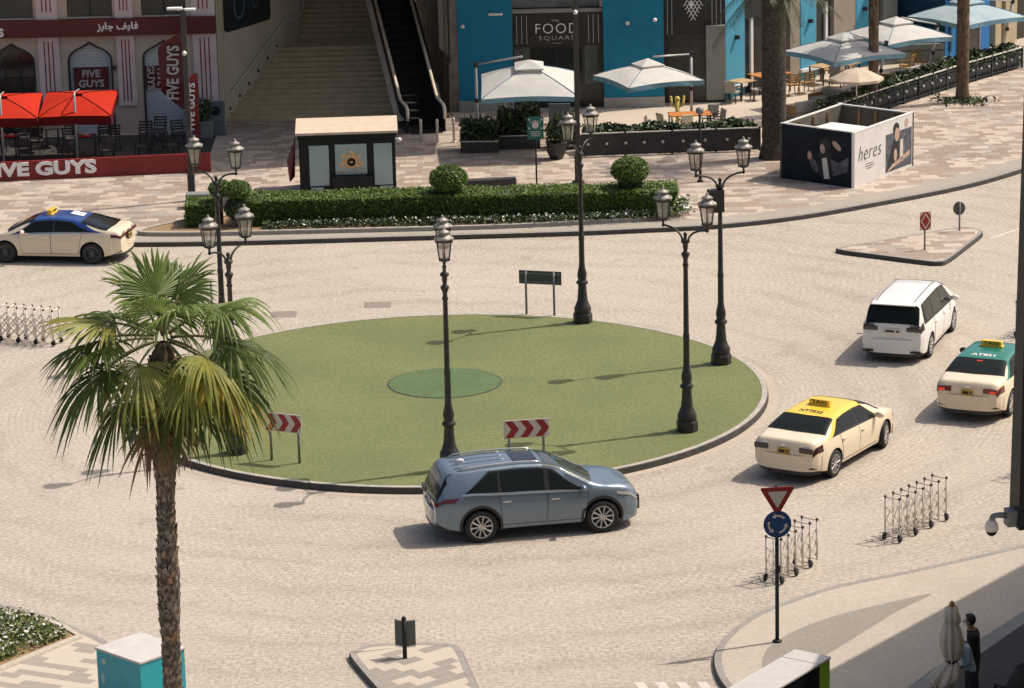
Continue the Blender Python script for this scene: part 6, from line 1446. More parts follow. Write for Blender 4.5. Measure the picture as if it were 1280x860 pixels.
cantilever(12.9, 123.6, 'nearest of the three leaning-mast umbrellas above the cafe tables, behind the beige parasol', 2.35, 2.72, 2.15, -15, (14.3, 125.6), 2.0, lean=(.35, -.5, .2), arm_z=2.85)
cantilever(15.3, 127.3, 'middle of the three leaning-mast umbrellas above the cafe tables', 2.25, 2.68, 2.12, -15, (16.8, 129.4), 2.0, lean=(.35, -.5, .25), arm_z=2.8)
cantilever(18.65, 131.5, 'pale blue leaning-mast umbrella in front of the bright blue shop', 2.4, 2.75, 2.12, -10, (20.5, 134.4), 2.1, cm='canvas_blue', lean=(.35, -.6, .25), arm_z=2.8)
t = thing('parasol', 'small round beige parasol behind the hoarding', 'parasol', (13.1, 121.2, 0.15))
mb = MB(); mb.tube([(0, 0, 0), (0, 0, 1.95)], 0.025, 8); mb.lathe([(.25, 0), (.25, .06), (.04, .1)], 12); mb.build('pole', 'white', t)
mb = MB(); n = 8
for k in range(n):
    a, b = 2 * PI * k / n, 2 * PI * (k + 1) / n; A, B = Vector((1.02 * math.cos(a), 1.02 * math.sin(a), 1.58)), Vector((1.02 * math.cos(b), 1.02 * math.sin(b), 1.58)); tp = Vector((0, 0, 1.98)); A2, B2 = tp.lerp(A, .5) + Vector((0, 0, .05)), tp.lerp(B, .5) + Vector((0, 0, .05))
    mb.face([tp, A2, B2]); mb.face([A2, A, B, B2]); mb.face([A, A + Vector((0, 0, -.1)), B + Vector((0, 0, -.1)), B])
mb.build('canopy', 'canvas_beige', t, doubles=True, normals=False)
def red_umbrella(x, y, lab, rz):
    t = thing('red_parasol', lab, 'parasol', (x, y, 0.15), R(rz)); t['group'] = 'red parasols on the terrace'
    mb = MB(); mb.tube([(0.0, -1.46, 0), (0.0, -1.46, 2.55), (0.0, -1.3, 2.62), (0, 0, 2.50)], [0.04, .04, .03, .025], 8); mb.lathe([(.3, 0), (.3, .06), (.05, .1)], 14, (0, -1.46, 0)); mb.build('pole', 'mast_pale', t)
    canopy(t, 1.85, 2.42, 2.05, 45, 'canvas_red', 'canvas_maroon', (R(10), 0), vent=False, val_h=0.34, sag=0.03)
    for dx, s in ((-.55, 'FIVE'), (.55, 'GUYS')):
        b = lettering(s, .56, .17, .006, .03); m = MB(); m.merge(b, Matrix.Translation((dx, -1.40, 1.67))); b.free(); m.build('lettering', 'letter_white', t, normals=False)
red_umbrella(-15.45, 117.6, 'bright red square parasol on the terrace, right of its twin', 0)
red_umbrella(-18.15, 117.4, 'bright red square parasol cut by the left edge of the picture', 3)

# ---------------------------------------------------------------- tables and chairs
M['wood_orange'] = mat('orange_table_top', (0.52, 0.20, 0.055), 0.45, col2=(0.46, 0.17, 0.045), scale=5)
M['wood_pale'] = mat('pale_wood', (0.46, 0.31, 0.16), 0.55, col2=(0.40, 0.26, 0.13), scale=6)
M['wood_teak'] = mat('teak_slats', (0.36, 0.21, 0.075), 0.55, col2=(0.30, 0.17, 0.06), scale=6)
M['cream_plastic'] = mat('cream_plastic', (0.62, 0.55, 0.42), 0.5, col2=(0.56, 0.49, 0.37), scale=4)
M['chair_grey'] = mat('grey_weave', (0.38, 0.36, 0.32), 0.8, col2=(0.32, 0.30, 0.27), scale=12)
M['tray_red'] = mat('red_tray', (0.5, 0.04, 0.015), 0.4)
def make_table(w, d, h, top):
    t = thing('cafe_table', 'x', 'table')
    mb = MB(); mb.bbox((0, 0, h - .02), (w, d, .04), .01); mb.build('table_top', top, t)
    for sx in (-1, 1):
        for sy in (-1, 1): mb = MB(); mb.box((sx * (w / 2 - .06), sy * (d / 2 - .06), h / 2 - .02), (.05, .05, h - .04)); mb.build('leg', 'black_iron', t)
    return t
def make_chair(seatm, legm, arms=True, slats=False):
    t = thing('cafe_chair', 'x', 'chair')
    mb = MB(); mb.bbox((0, 0, .43), (.48, .48, .06), .02); mb.build('seat', seatm, t)
    mb = MB()
    if slats:
        for k in range(4): mb.box((0, -.23 - .02 * k, .55 + .1 * k), (.46, .025, .06))
        for s in (-1, 1): mb.beam((s * .22, -.22, .42), (s * .22, -.31, .9), .035)
    else: mb.bbox((0, -.25, .66), (.46, .05, .44), .03, mtx=Matrix.Rotation(R(10), 4, 'X'))
    mb.build('backrest', seatm, t)
    for sx in (-1, 1):
        for sy in (-1, 1): mb = MB(); mb.beam((sx * .21, sy * .2, .42), (sx * .24, sy * .24, 0), .035); mb.build('leg', legm, t)
        if arms: mb = MB(); mb.beam((sx * .25, -.24, .64), (sx * .25, .2, .64), .045, .03); mb.beam((sx * .25, .19, .63), (sx * .24, .22, .4), .03); mb.build('armrest', legm, t)
    return t
DK = make_chair('kerb_dark', 'black_iron', True, True)
WB = (math.atan2(0.81, 7.32))
spots = [(-19.0, 117.0, 20), (-18.7, 118.9, 200), (-17.3, 118.6, 170), (-17.4, 116.6, 10), (-16.0, 118.9, 190), (-15.9, 116.4, -15), (-14.5, 118.7, 165), (-14.4, 116.5, 15), (-13.2, 117.0, 80), (-13.3, 119.3, 185), (-12.2, 117.2, -60), (-12.1, 119.4, 200), (-14.9, 120.0, 10), (-12.9, 120.2, 175), (-17.9, 120.1, 5)]
DKT = make_table(.75, .75, .74, 'black_iron')
for i, (x, y, a) in enumerate(spots):
    o = DK if i == 0 else copy_tree(DK); place(o, (x, y, .16), R(a), 'dark metal chair on the shaded terrace behind the red wall', 'dark terrace chairs')
    o.location.z = .165
tb = [(-18.2, 118.0), (-15.3, 117.7), (-12.8, 118.3), (-16.8, 119.6)]
for i, (x, y) in enumerate(tb):
    o = DKT if i == 0 else copy_tree(DKT); place(o, (x, y, .165), R(8 * i), 'dark square table on the shaded terrace behind the red wall', 'dark terrace tables')
for i, (x, y, lab) in enumerate(((-18.1, 117.9, 'red tray on the dark table under the left red parasol'), (-15.35, 117.6, 'red tray on the dark table under the right red parasol'))):
    mb = MB(); mb.bbox((0, 0, .02), (.5, .34, .04), .012); mb.bbox((.05, 0, .07), (.16, .14, .08), .02, 1); tag(mb.build('tray', ['tray_red', 'sign_white'], loc=(x, y, .166 + .74), rz=.3 * i), lab, 'tray', 'red trays on the terrace')
# cafe tables on the patio
sheet('patio', [(2.7, 116.4), (9.1, 116.8), (12.1, 120.5), (13.6, 123.0), (17.5, 128.3), (20.5, 131.9), (20.6, 135.8), (18.0, 133.5), (15.9, 134.0), (8.55, 126.0), (6.2, 124.6), (2.7, 124.6)], 0.156, 'patio')
TO = make_table(1.55, .85, .74, 'wood_orange'); TP = make_table(.8, .8, .74, 'wood_pale')
for o, x, y, a, lab in ((TO, 6.75, 119.3, 5, 'orange-topped cafe table under the right white umbrella of the food hall'), (copy_tree(TO), 10.35, 127.3, 30, 'orange-topped table partly behind the thick palm trunk'),
                        (TP, 9.15, 125.9, 40, 'small pale wooden table by the first light blue wall panel'), (copy_tree(TP), 12.55, 128.8, 45, 'pale wooden table left of the leaning-mast umbrellas'), (copy_tree(TP), 13.6, 129.3, 45, 'pale wooden table mostly under the nearest leaning-mast umbrella')):
    place(o, (x, y, .157), R(a), lab, 'cafe tables')
CW = make_chair('cream_plastic', 'cream_plastic', False); CG = make_chair('chair_grey', 'black_iron', True); CT = make_chair('wood_teak', 'wood_teak', True, True)
for i, (o, x, y, a, lab) in enumerate(((CW, 5.85, 118.85, -60, 'cream chair at the left end of the orange cafe table'), (copy_tree(CW), 6.5, 118.55, 20, 'cream chair on the road side of the orange cafe table'), (copy_tree(CW), 5.35, 118.2, -100, 'leftmost cream chair, half hidden by planting'),
        (CG, 7.55, 120.0, 150, 'grey armchair behind the right end of the orange cafe table'), (copy_tree(CG), 7.75, 119.3, 110, 'grey armchair at the right end of the orange cafe table'), (copy_tree(CG), 9.75, 125.6, 100, 'grey armchair right of the small pale table by the first light blue panel'), (copy_tree(CG), 8.75, 125.2, -30, 'grey armchair left of the small pale table by the first light blue panel'),
        (CT, 11.15, 126.45, 20, 'teak slatted armchair in front of the orange table, left of its pair'), (copy_tree(CT), 11.75, 126.85, 25, 'teak slatted armchair in front of the orange table, right of its pair'), (copy_tree(CT), 12.9, 129.6, 180, 'teak armchair behind the pale table left of the umbrellas'),
        (copy_tree(CT), 16.1, 130.2, 60, 'teak armchair below the middle leaning-mast umbrella, left one'), (copy_tree(CT), 16.7, 130.9, 200, 'teak armchair below the middle leaning-mast umbrella, right one'), (copy_tree(CG), 13.05, 128.1, -20, 'grey armchair by the pale table near the nearest leaning-mast umbrella'))):
    place(o, (x, y, .157), R(a), lab, 'cafe chairs')
def sofa(x, y, rz, lab):
    t = thing('lounge_sofa', lab, 'sofa', (x, y, .157), R(rz)); t['group'] = 'low sofas behind the fence'
    mb = MB(); mb.bbox((0, 0, .22), (1.7, .8, .4), .05); mb.build('seat', 'chair_grey', t)
    mb = MB(); mb.bbox((0, -.36, .5), (1.7, .16, .42), .05); mb.build('backrest', 'chair_grey', t)
    for s in (-1, 1): mb = MB(); mb.bbox((s * .83, 0, .38), (.14, .8, .34), .04); mb.build('armrest', 'wood_teak', t)
sofa(11.3, 121.9, 35, 'low grey sofa seen just above the back corner of the hoarding'); sofa(15.6, 128.2, 50, 'low grey sofa behind the hedge by the middle leaning mast'); sofa(12.4, 123.4, 130, 'low grey sofa by the foot of the slim palm')
t = thing('plush_toy', 'yellow cactus-shaped toy standing by the orange cafe table', 'toy', (6.35, 120.3, .157))
M['toy_yellow'] = mat('toy_yellow', (0.55, 0.46, 0.10), 0.7)
mb = MB(); mb.tube([(0, 0, 0), (0, 0, 1.05)], [.06, .09], 8); mb.sphere((0, 0, 1.1), .11, seg=10, ring=8)
for s in (-1, 1): mb.tube([(0, 0, .8), (s * .2, 0, .85), (s * .24, 0, 1.15)], .05, 6); mb.sphere((s * .24, 0, 1.17), .055, seg=8, ring=6)
mb.build('figure', 'toy_yellow', t)

t = thing('plant_pot', 'round dark pot with a bushy plant near the foot of the tall plaza light', 'planter', (1.75, 115.2, .15))
mb = MB(); mb.lathe([(.22, 0), (.34, .25), (.36, .55), (.40, .6), (.36, .62), (.30, .56)], 18); mb.build('pot', 'kerb_dark', t)
mb = MB(); ball_leaves(mb, (0, 0, .95), .5, 500, .09, [0, 0, 1], .2, .9); mb.tube([(0, 0, .5), (0, 0, .95)], .03, 6, 0); mb.build('foliage', ['leaf_dark', 'leaf_mid'], t, normals=False)
t = thing('menu_board', 'grey blue standing menu board before the food hall doors', 'sign', (1.95, 119.2, .15), R(-5))
mb = MB(); mb.bbox((0, 0, .65), (.8, .06, 1.2), .02); bd = mb.build('board', 'board_blue', t)
mb = MB(); mb.box((-.36, 0, .06), (.05, .4, .1)); mb.build('foot', 'black_iron', t); mb = MB(); mb.box((.36, 0, .06), (.05, .4, .1)); mb.build('foot', 'black_iron', t)
# ---------------------------------------------------------------- fences
M['fence_black'] = mat('black_fence_panel', (0.02, 0.021, 0.022), 0.5, col2=(0.03, 0.03, 0.03), scale=4)
M['fence_blue'] = mat('blue_black_fence', (0.02, 0.026, 0.034), 0.45, col2=(0.03, 0.036, 0.045), scale=4)
M['stud'] = mat('pale_fence_stud', (0.60, 0.58, 0.53), 0.4)
def fence(pts, z0, h, m, lab, solid, sp=0.72):
    t = thing('fence', lab, 'fence', (pts[0][0], pts[0][1], z0)); o = Vector((pts[0][0], pts[0][1], 0))
    for a, b in zip(pts, pts[1:]):
        a, b = Vector((*a, 0)) - o, Vector((*b, 0)) - o; L = (b - a).length; d = (b - a) / L; rz = math.atan2(d.y, d.x); nn = Vector((d.y, -d.x, 0)); k = max(1, round(L / (sp * 2)))
        for i in range(k + 1):
            p = a + d * (L * i / k); mb = MB(); mb.box((p.x, p.y, h / 2 + .02), (.07, .07, h + .04), rz=rz); mb.build('post', m, t)
        mb = MB(); mb.beam(a + Vector((0, 0, h)), b + Vector((0, 0, h)), .06, .035); rl = mb.build('top_rail', 'alu', t)
        mb = MB()
        if solid: mb.box(((a.x + b.x) / 2, (a.y + b.y) / 2, h / 2), (L, .035, h - .08), rz=rz)
        else:
            mb.beam(a + Vector((0, 0, .12)), b + Vector((0, 0, .12)), .05, .04); mb.beam(a + Vector((0, 0, h - .14)), b + Vector((0, 0, h - .14)), .04, .03); n2 = round(L / .18)
            mb.box(((a.x + b.x) / 2, (a.y + b.y) / 2, h * .52), (L, .012, h * .40), rz=rz)
            for i in range(n2):
                p = a + d * (L * (i + .5) / n2); q = a + d * (L * (i + 1.5) / n2) if i < n2 - 1 else p; mb.beam(p + Vector((0, 0, .12)), p + Vector((0, 0, h)), .025)
                mb.beam(p + Vector((0, 0, .12)), q + Vector((0, 0, h - .14)), .02); mb.beam(q + Vector((0, 0, .12)), p + Vector((0, 0, h - .14)), .02)
        pn = mb.build('panel', m, t); n3 = max(1, round(L / sp)); mb = MB()
        for i in range(n3):
            p = a + d * (L * (i + .5) / n3) + nn * .035 + Vector((0, 0, h * .55))
            mb.sphere(p, .055 if solid else .05, seg=8, ring=6)
        mb.build('studs', 'stud', pn)
fence([(2.55, 115.35), (5.9, 115.55), (9.05, 115.78)], .15, .84, 'fence_black', 'straight solid black fence with a row of pale studs before the food hall patio', True)
fence([(12.25, 119.9), (13.9, 122.3), (15.9, 125.0), (17.9, 127.7), (20.9, 131.4)], .15, .84, 'fence_blue', 'ornate blue black fence with pale studs running diagonally up to the right', False, .62)

# ---------------------------------------------------------------- hoarding box
HL, HM, HR = Vector((9.42, 110.97)), Vector((11.67, 108.99)), Vector((14.1, 112.48)); HB = HL + HR - HM
t = thing('hoarding', 'four-sided advertising hoarding with a dark photo side and a white written side', 'hoarding', (HM.x, HM.y, .15))
M['ad_black'] = mat('black_print', (0.008, 0.013, 0.020), 0.6, col2=(0.016, 0.024, 0.033), scale=1.4, spec=0.15)
M['ad_white'] = mat('white_print', (0.68, 0.66, 0.63), 0.5, col2=(0.62, 0.60, 0.57), scale=2)
M['board_raw'] = mat('raw_board_back', (0.12, 0.10, 0.08), 0.8, col2=(0.09, 0.075, 0.06), scale=3)
M['skin_print'] = mat('printed_skin', (0.50, 0.36, 0.27), 0.6, col2=(0.42, 0.29, 0.21), scale=6)
M['print_grey'] = mat('printed_grey', (0.11, 0.12, 0.145), 0.6, col2=(0.05, 0.055, 0.07), scale=5)
def wall_panel(a, b, h, m, nm):
    a, b = Vector((*(a - HM), 0)), Vector((*(b - HM), 0)); d = b - a; mb = MB(); mb.box(((a.x + b.x) / 2, (a.y + b.y) / 2, h / 2), (d.length - .09, .07, h), rz=math.atan2(d.y, d.x)); p = mb.build(nm, m, t)
    mb = MB(); mb.beam(a + Vector((0, 0, h + .02)), b + Vector((0, 0, h + .02)), .09, .04); mb.build('capping', 'white', p); return p
pl = wall_panel(HL, HM, 1.9, 'ad_black', 'photo_panel'); pr = wall_panel(HM, HR, 1.88, 'ad_white', 'white_panel'); wall_panel(HR, HB, 1.84, 'board_raw', 'back_panel'); pb = wall_panel(HB, HL, 1.86, 'board_raw', 'back_panel')
for a, b in ((HL, HB), (HB, HR)):
    for i in range(1, 4):
        p = a + (b - a) * (i / 4) - HM; q = (HM + HB) / 2 - HM; p = p + (q - p).normalized() * .08; mb = MB(); mb.box((p.x, p.y, .9), (.07, .07, 1.75)); mb.build('batten', 'wood_teak', t)
for c in (HL, HM, HR, HB):
    mb = MB(); p = c - HM; mb.box((p.x, p.y, .94), (.095, .095, 1.9)); mb.build('corner_post', 'white' if c is HM else 'board_raw', t)
def on_panel(a, b, shapes, par):
    a3, b3 = Vector((*(a - HM), 0)), Vector((*(b - HM), 0)); d = (b3 - a3).normalized(); n = Vector((d.y, -d.x, 0)); T = Matrix(((d.x, n.x, 0, a3.x), (d.y, n.y, 0, a3.y), (0, 0, 1, 0), (0, 0, 0, 1)))
    for nm, poly, m, lay in shapes:
        mb = MB(); k = .039 + lay * .004; P = [T @ Vector((x, k, z)) for x, z in poly]; mb.face(P); Q = [T @ Vector((x, .036, z)) for x, z in poly]
        for i in range(len(P)): mb.face([P[i], P[(i + 1) % len(P)], Q[(i + 1) % len(P)], Q[i]])
        mb.build(nm, m, par)
    return T
def ell(cx, cz, rx, rz, a=0.0, n=18): return [(cx + rx * math.cos(2 * PI * i / n) * math.cos(a) - rz * math.sin(2 * PI * i / n) * math.sin(a), cz + rx * math.cos(2 * PI * i / n) * math.sin(a) + rz * math.sin(2 * PI * i / n) * math.cos(a)) for i in range(n)]
on_panel(HL, HM, [('printed_figure', [(1.62, .25), (2.15, .12), (2.12, .9), (2.0, 1.25), (1.75, 1.4), (1.6, 1.0)], 'ink', 0), ('printed_hair', ell(1.86, 1.33, .24, .27), 'ink', 1), ('printed_face', ell(1.76, 1.22, .10, .17, .15), 'skin_print', 2),
    ('printed_shirt', [(1.74, .88), (1.93, .93), (2.06, .22), (1.83, .18)], 'ad_white', 2), ('printed_arm', ell(2.35, 1.38, .22, .10, -.7), 'skin_print', 1), ('printed_sleeve', [(2.1, .9), (2.45, .8), (2.85, 1.05), (2.8, .55), (2.2, .3)], 'print_grey', 0), ('printed_hand', ell(1.22, .93, .09, .15), 'skin_print', 1), ('printed_cuff', ell(1.4, .62, .14, .3, .6), 'print_grey', 0)], pl)
TW = on_panel(HM, HR, [('printed_photo', [(2.25, .1), (2.25, 1.42), (4.15, 1.42), (4.15, .1)], 'print_grey', 0), ('printed_suit', [(2.3, .12), (2.75, .12), (3.25, .3), (3.2, 1.2), (2.95, 1.3), (2.7, 1.0)], 'ink', 1), ('printed_hair', ell(3.0, 1.52, .22, .22), 'ink', 2), ('printed_face', ell(3.05, 1.32, .17, .24), 'skin_print', 3),
    ('printed_neck', ell(2.95, .62, .12, .22), 'skin_print', 2), ('printed_tie', [(3.25, .35), (3.5, .3), (3.5, 1.1), (3.3, 1.1)], 'sign_white', 2), ('printed_arm', [(2.3, .10), (4.0, .45), (4.0, .62), (2.7, .32)], 'skin_print', 2), ('printed_face', ell(3.75, 1.62, .12, .16), 'skin_print', 2)], pr)
b = lettering('heres', 1.55, .50, .004, -.022, 1.1); sh = Matrix(((1, 0, .28, 0), (0, 1, 0, 0), (0, 0, 1, 0), (0, 0, 0, 1))); b.transform(sh)
m = MB(); m.merge(b, TW @ Matrix.Translation((1.15, .046, 1.1)) @ Matrix(((1, 0, 0, 0), (0, -1, 0, 0), (0, 0, 1, 0), (0, 0, 0, 1)))); b.free(); m.build('lettering', 'ink', pr, normals=False)
for z, w in ((.66, .5), (.58, .62), (.5, .4)): on_panel(HM, HR, [('small_print', [(1.1 - w / 2, z), (1.1 + w / 2, z), (1.1 + w / 2, z + .02), (1.1 - w / 2, z + .02)], 'print_grey', 1)], pr)
mb = MB(); mb.bbox((11.55, 112.3, .15 + .74), (1.5, 1.2, 1.46), .03, rz=R(-40)); bx = mb.build('white_crate', 'white'); tag(bx, 'white box standing inside the hoarding', 'box')

# ---------------------------------------------------------------- perfume kiosk
M['kiosk_dark'] = mat('black_green_kiosk', (0.007, 0.011, 0.010), 0.5, col2=(0.012, 0.016, 0.014), scale=3, spec=0.3)
M['kiosk_roof'] = mat('peach_roof', (0.58, 0.47, 0.36), 0.8, col2=(0.51, 0.41, 0.31), scale=4, bump=.1)
M['kiosk_glass'] = mat('pale_kiosk_glass', (0.38, 0.49, 0.47), 0.3, col2=(0.31, 0.415, 0.40), scale=1.5)
M['gold'] = mat('gold_emblem', (0.85, 0.52, 0.22), 0.4, 0.0, col2=(0.75, 0.42, 0.15), scale=6)
t = thing('kiosk', 'black kiosk with a peach roof, pale glass and a gold lotus emblem behind the hedge', 'kiosk', (-5.45, 109.9, .15), R(2.4))
mb = MB(); mb.box((0, 1.0, 1.08), (3.28, 1.9, 2.1)); mb.box((0, 1.0, 2.05), (3.36, 1.98, .2)); kb = mb.build('wall', 'kiosk_dark', t)
mb = MB(); mb.mesh([(-1.74, -.08, 2.18), (1.74, -.08, 2.18), (1.74, 2.08, 2.30), (-1.74, 2.08, 2.30), (-1.74, -.08, 2.10), (1.74, -.08, 2.10), (1.74, 2.08, 2.22), (-1.74, 2.08, 2.22)], [(0, 1, 2, 3), (7, 6, 5, 4), (0, 4, 5, 1), (1, 5, 6, 2), (2, 6, 7, 3), (3, 7, 4, 0)]); mb.build('roof', 'kiosk_roof', t)
for x0, x1, z0, z1, lab in ((-1.30, -.63, .32, 1.72, 0), (-.42, .66, .68, 1.74, 1), (.90, 1.52, .30, 1.74, 0), (-1.28, -.85, .02, .27, 0), (1.06, 1.54, .02, .26, 0)):
    mb = MB(); mb.bbox(((x0 + x1) / 2, .045, (z0 + z1) / 2), (x1 - x0, .05, z1 - z0), .02); w = mb.build('window', 'kiosk_glass', t)
    if lab:
        cx, cz = .13, 1.12
        mb = MB()
        for k in range(5):
            a = R(90 + (k - 2) * 52); L = .44 if k == 2 else (.40 if k in (1, 3) else .42); o = Vector((math.cos(a), math.sin(a))); s = Vector((-o.y, o.x)); ro = .17
            L *= 1.08; mid = o * (ro + (L - ro) * .35); P = [o * ro * .8 + s * .15, mid + s * .115, o * L, mid - s * .115, o * ro * .8 - s * .15]; cen = o * (ro + (L - ro) * .42); Q = [cen + (p - cen) * .26 for p in P]
            for (p, q, r_, u) in zip(P, P[1:], Q[1:], Q): mb.prism([(cx + v.x, cz + v.y) for v in (p, q, r_, u)], -.016, -.008, T=XZ @ Matrix.Translation((0, 0, 0)))
        A = [2 * PI * i / 28 for i in range(29)]
        for a, c in zip(A, A[1:]): mb.prism([(cx + .155 * math.cos(a), cz + .155 * math.sin(a)), (cx + .205 * math.cos(a), cz + .205 * math.sin(a)), (cx + .205 * math.cos(c), cz + .205 * math.sin(c)), (cx + .155 * math.cos(c), cz + .155 * math.sin(c))], -.018, -.006, T=XZ)
        for s in (-1, 1): mb.tube([(cx + s * .1, .012, cz - .22), (cx + s * .3, .012, cz - .36), (cx + s * .46, .012, cz - .33), (cx + s * .5, .012, cz - .26)], .016, 5)
        em = mb.build('emblem', 'gold', w)
        mb = MB(); mb.prism([(cx + .15 * math.cos(a), cz + .15 * math.sin(a)) for a in A[:-1]], -.016, -.006, T=XZ); mb.build('emblem_centre', 'ink', em)
        mb = MB(); mb.prism([(cx + .05 * math.cos(a), cz + .03 * math.sin(a)) for a in A[:-1]], -.004, -.002, T=XZ); em2 = mb.build('emblem_mark', 'gold', em)
mb = MB(); mb.bbox((.14, -.12, .33), (1.35, .3, .66), .05); mb.build('counter', 'kiosk_dark', t)
mb = MB(); mb.mesh([(-1.75, .05, 1.9), (-1.75, .7, 1.9), (-1.82, .7, .55), (-1.95, .1, .5), (-2.0, .35, 1.2), (-1.80, .05, 1.9), (-1.80, .7, 1.9), (-1.87, .7, .55), (-2.0, .1, .5), (-2.07, .35, 1.2)], [(0, 1, 2, 4), (0, 4, 2, 3), (5, 6, 7, 9), (5, 9, 7, 8), (0, 5, 8, 3), (1, 6, 7, 2), (3, 8, 7, 2), (0, 1, 6, 5)]); mb.build('side_banner', 'maroon', t)  # maroon banner hanging at the kiosk's left end
mb = MB(); mb.sphere((1.78, -.02, 1.85), (.09, .09, .08), seg=8, ring=6); mb.beam((1.66, 0, 1.88), (1.78, 0, 1.88), .04); mb.build('floodlight', 'white', t)

# ---------------------------------------------------------------- near boxes, mast and camera
M['cyan_box'] = mat('turquoise_panel', (0.015, 0.36, 0.43), 0.45, col2=(0.02, 0.31, 0.37), scale=2)
M['box_top'] = mat('pale_box_top', (0.55, 0.52, 0.49), 0.6, col2=(0.49, 0.465, 0.44), scale=3)
t = thing('utility_box', 'turquoise box with a pale top beside the fan palm at the lower left', 'box', (-7.52, 61.62, .117), R(-44))
mb = MB(); mb.box((0, 0, .6), (1.34, 1.14, 1.18)); mb.build('body', 'cyan_box', t)
mb = MB(); mb.bbox((0, 0, 1.205), (1.38, 1.18, .05), .012); mb.build('lid', 'box_top', t)
for q in (ell(-.45, .98, .07, .06), ell(-.5, .62, .05, .12)): mb = MB(); mb.prism(q, 0, .004, T=Matrix.Translation((0, -.571, 0)) @ XZ); mb.build('sticker', 'kiosk_glass', t)
M['lime'] = mat('lime_green_panel', (0.24, 0.46, 0.02), 0.5, col2=(0.21, 0.41, 0.02), scale=3)
M['screen_black'] = mat('black_screen', (0.008, 0.008, 0.009), 0.25)
t = thing('display_kiosk', 'pale-topped kiosk with a black face and a lime green end at the bottom edge', 'kiosk', (4.98, 56.75, 0.117), math.atan2(1.22, .86))
mb = MB(); mb.box((-1.35, 0, 1.12), (3.5, .72, 2.24)); mb.build('body', 'screen_black', t)
mb = MB(); mb.box((.58, 0, 1.14), (.36, .74, 2.28)); mb.build('end_panel', 'lime', t)
mb = MB(); mb.bbox((-1.2, 0, 2.3), (3.96, .78, .05), .012); mb.build('top', 'box_top', t)
mb = MB(); mb.box((.30, 0, 2.326), (.012, .76, .004)); mb.build('joint', 'kerb_dark', t)
t = thing('steel_mast', 'dark square steel mast cut by the right edge of the picture', 'mast', (6.5, 40.0, 10.72), R(8))
mb = MB(); mb.box((.06, 0, 4.6), (.42, .42, 9.2), taper=.36); mb.build('shaft', 'dark_steel', t)
mb = MB(); mb.box((.10, 0, -.10), (.52, .50, .24), taper=.92); mb.build('base_plate', 'dark_steel', t)
mb = MB(); mb.beam((.2, 0, .3), (1.6, 0, .3), .2, .25); mb.build('bracket', 'dark_steel', t)
t = thing('dome_camera', 'round dome security camera on an arm at the foot of the dark mast', 'security camera', (6.5, 40.0, 10.72), R(8))
mb = MB(); mb.bbox((-.2, -.05, -.10), (.16, .2, .22), .02); mb.tube([(-.2, -.05, -.08), (-.36, -.05, -.06), (-.44, -.05, -.07), (-.46, -.05, -.14)], [.045, .04, .04, .05], 8); mb.build('arm', 'grey_steel', t)
mb = MB(); mb.lathe([(.03, -.10), (.075, -.16), (.09, -.22), (.085, -.26)], 16, (-.46, -.05, 0)); hs = mb.build('housing', 'alu', t)
mb = MB(); mb.sphere((-.46, -.05, -.26), (.075, .075, .075), seg=14, ring=8); mb.build('dome', 'car_glass', t)

# ---------------------------------------------------------------- closed parasol and people
M['canvas_sand'] = canvas('sand_canvas', (0.80, 0.71, 0.59), (0.70, 0.61, 0.50))
t = thing('closed_parasol', 'tied-up sand coloured parasol beside two people at the lower right', 'parasol', (8.36, 60.0, .12))
mb = MB(); mb.tube([(0, 0, 0), (0, 0, 2.3)], .03, 8); mb.lathe([(.35, 0), (.35, .08), (.05, .12)], 16); mb.lathe([(.035, 2.22), (.06, 2.26), (.05, 2.32), (.01, 2.36)], 8); mb.build('pole', 'wood_teak', t)
mb = MB(); rows = []
for r, z in ((.04, 2.24), (.11, 2.19), (.14, 2.05), (.145, 1.96), (.115, 1.93), (.17, 1.75), (.20, 1.55), (.185, 1.35), (.14, 1.2), (.085, 1.12), (.13, 1.07), (.22, .92), (.28, .80), (.20, .68), (.10, .62)):
    rows.append([mb.bm.verts.new((r * (1 + .22 * math.sin(8 * a + z * 2)) * math.cos(a) - (.5 if z < 1.07 else 0) * (1.07 - z), r * (1 + .22 * math.sin(8 * a + z * 2)) * math.sin(a), z + .03 * math.sin(5 * a))) for a in [2 * PI * i / 40 for i in range(40)]])
for a, b in zip(rows, rows[1:]):
    for j in range(40): f = mb.bm.faces.new((a[j], a[(j + 1) % 40], b[(j + 1) % 40], b[j])); f.smooth = True
cv = mb.build('canopy', 'canvas_sand', t)
mb = MB(); mb.lathe([(.10, 1.09), (.115, 1.11), (.115, 1.14), (.10, 1.16)], 16); mb.build('strap', 'ink', cv)

def skin_body(name, verts, edges, mats, parent, sub=2):
    me = bpy.data.meshes.new(name); me.from_pydata([v[0] for v in verts], edges, []); o = bpy.data.objects.new(name, me); COL.objects.link(o)
    o.modifiers.new('s', 'SKIN'); me.skin_vertices[0].data[0].use_root = True
    for i, v in enumerate(verts):
        r = v[1]; me.skin_vertices[0].data[i].radius = (r, r) if not isinstance(r, tuple) else r
    o.modifiers['s'].use_smooth_shade = True
    ss = o.modifiers.new('u', 'SUBSURF'); ss.levels = sub; ss.render_levels = sub
    dg = bpy.context.evaluated_depsgraph_get(); m2 = bpy.data.meshes.new_from_object(o.evaluated_get(dg)); o.modifiers.clear(); old = o.data; o.data = m2; bpy.data.meshes.remove(old); m2.name = name
    m2.materials.clear()
    for m in mats: m2.materials.append(M[m])
    o.parent = parent; return o
M['skin'] = mat('skin', (0.30, 0.18, 0.115), 0.55, col2=(0.26, 0.155, 0.10), scale=6)
M['hair'] = mat('dark_hair', (0.012, 0.010, 0.009), 0.6, col2=(0.02, 0.016, 0.014), scale=12)
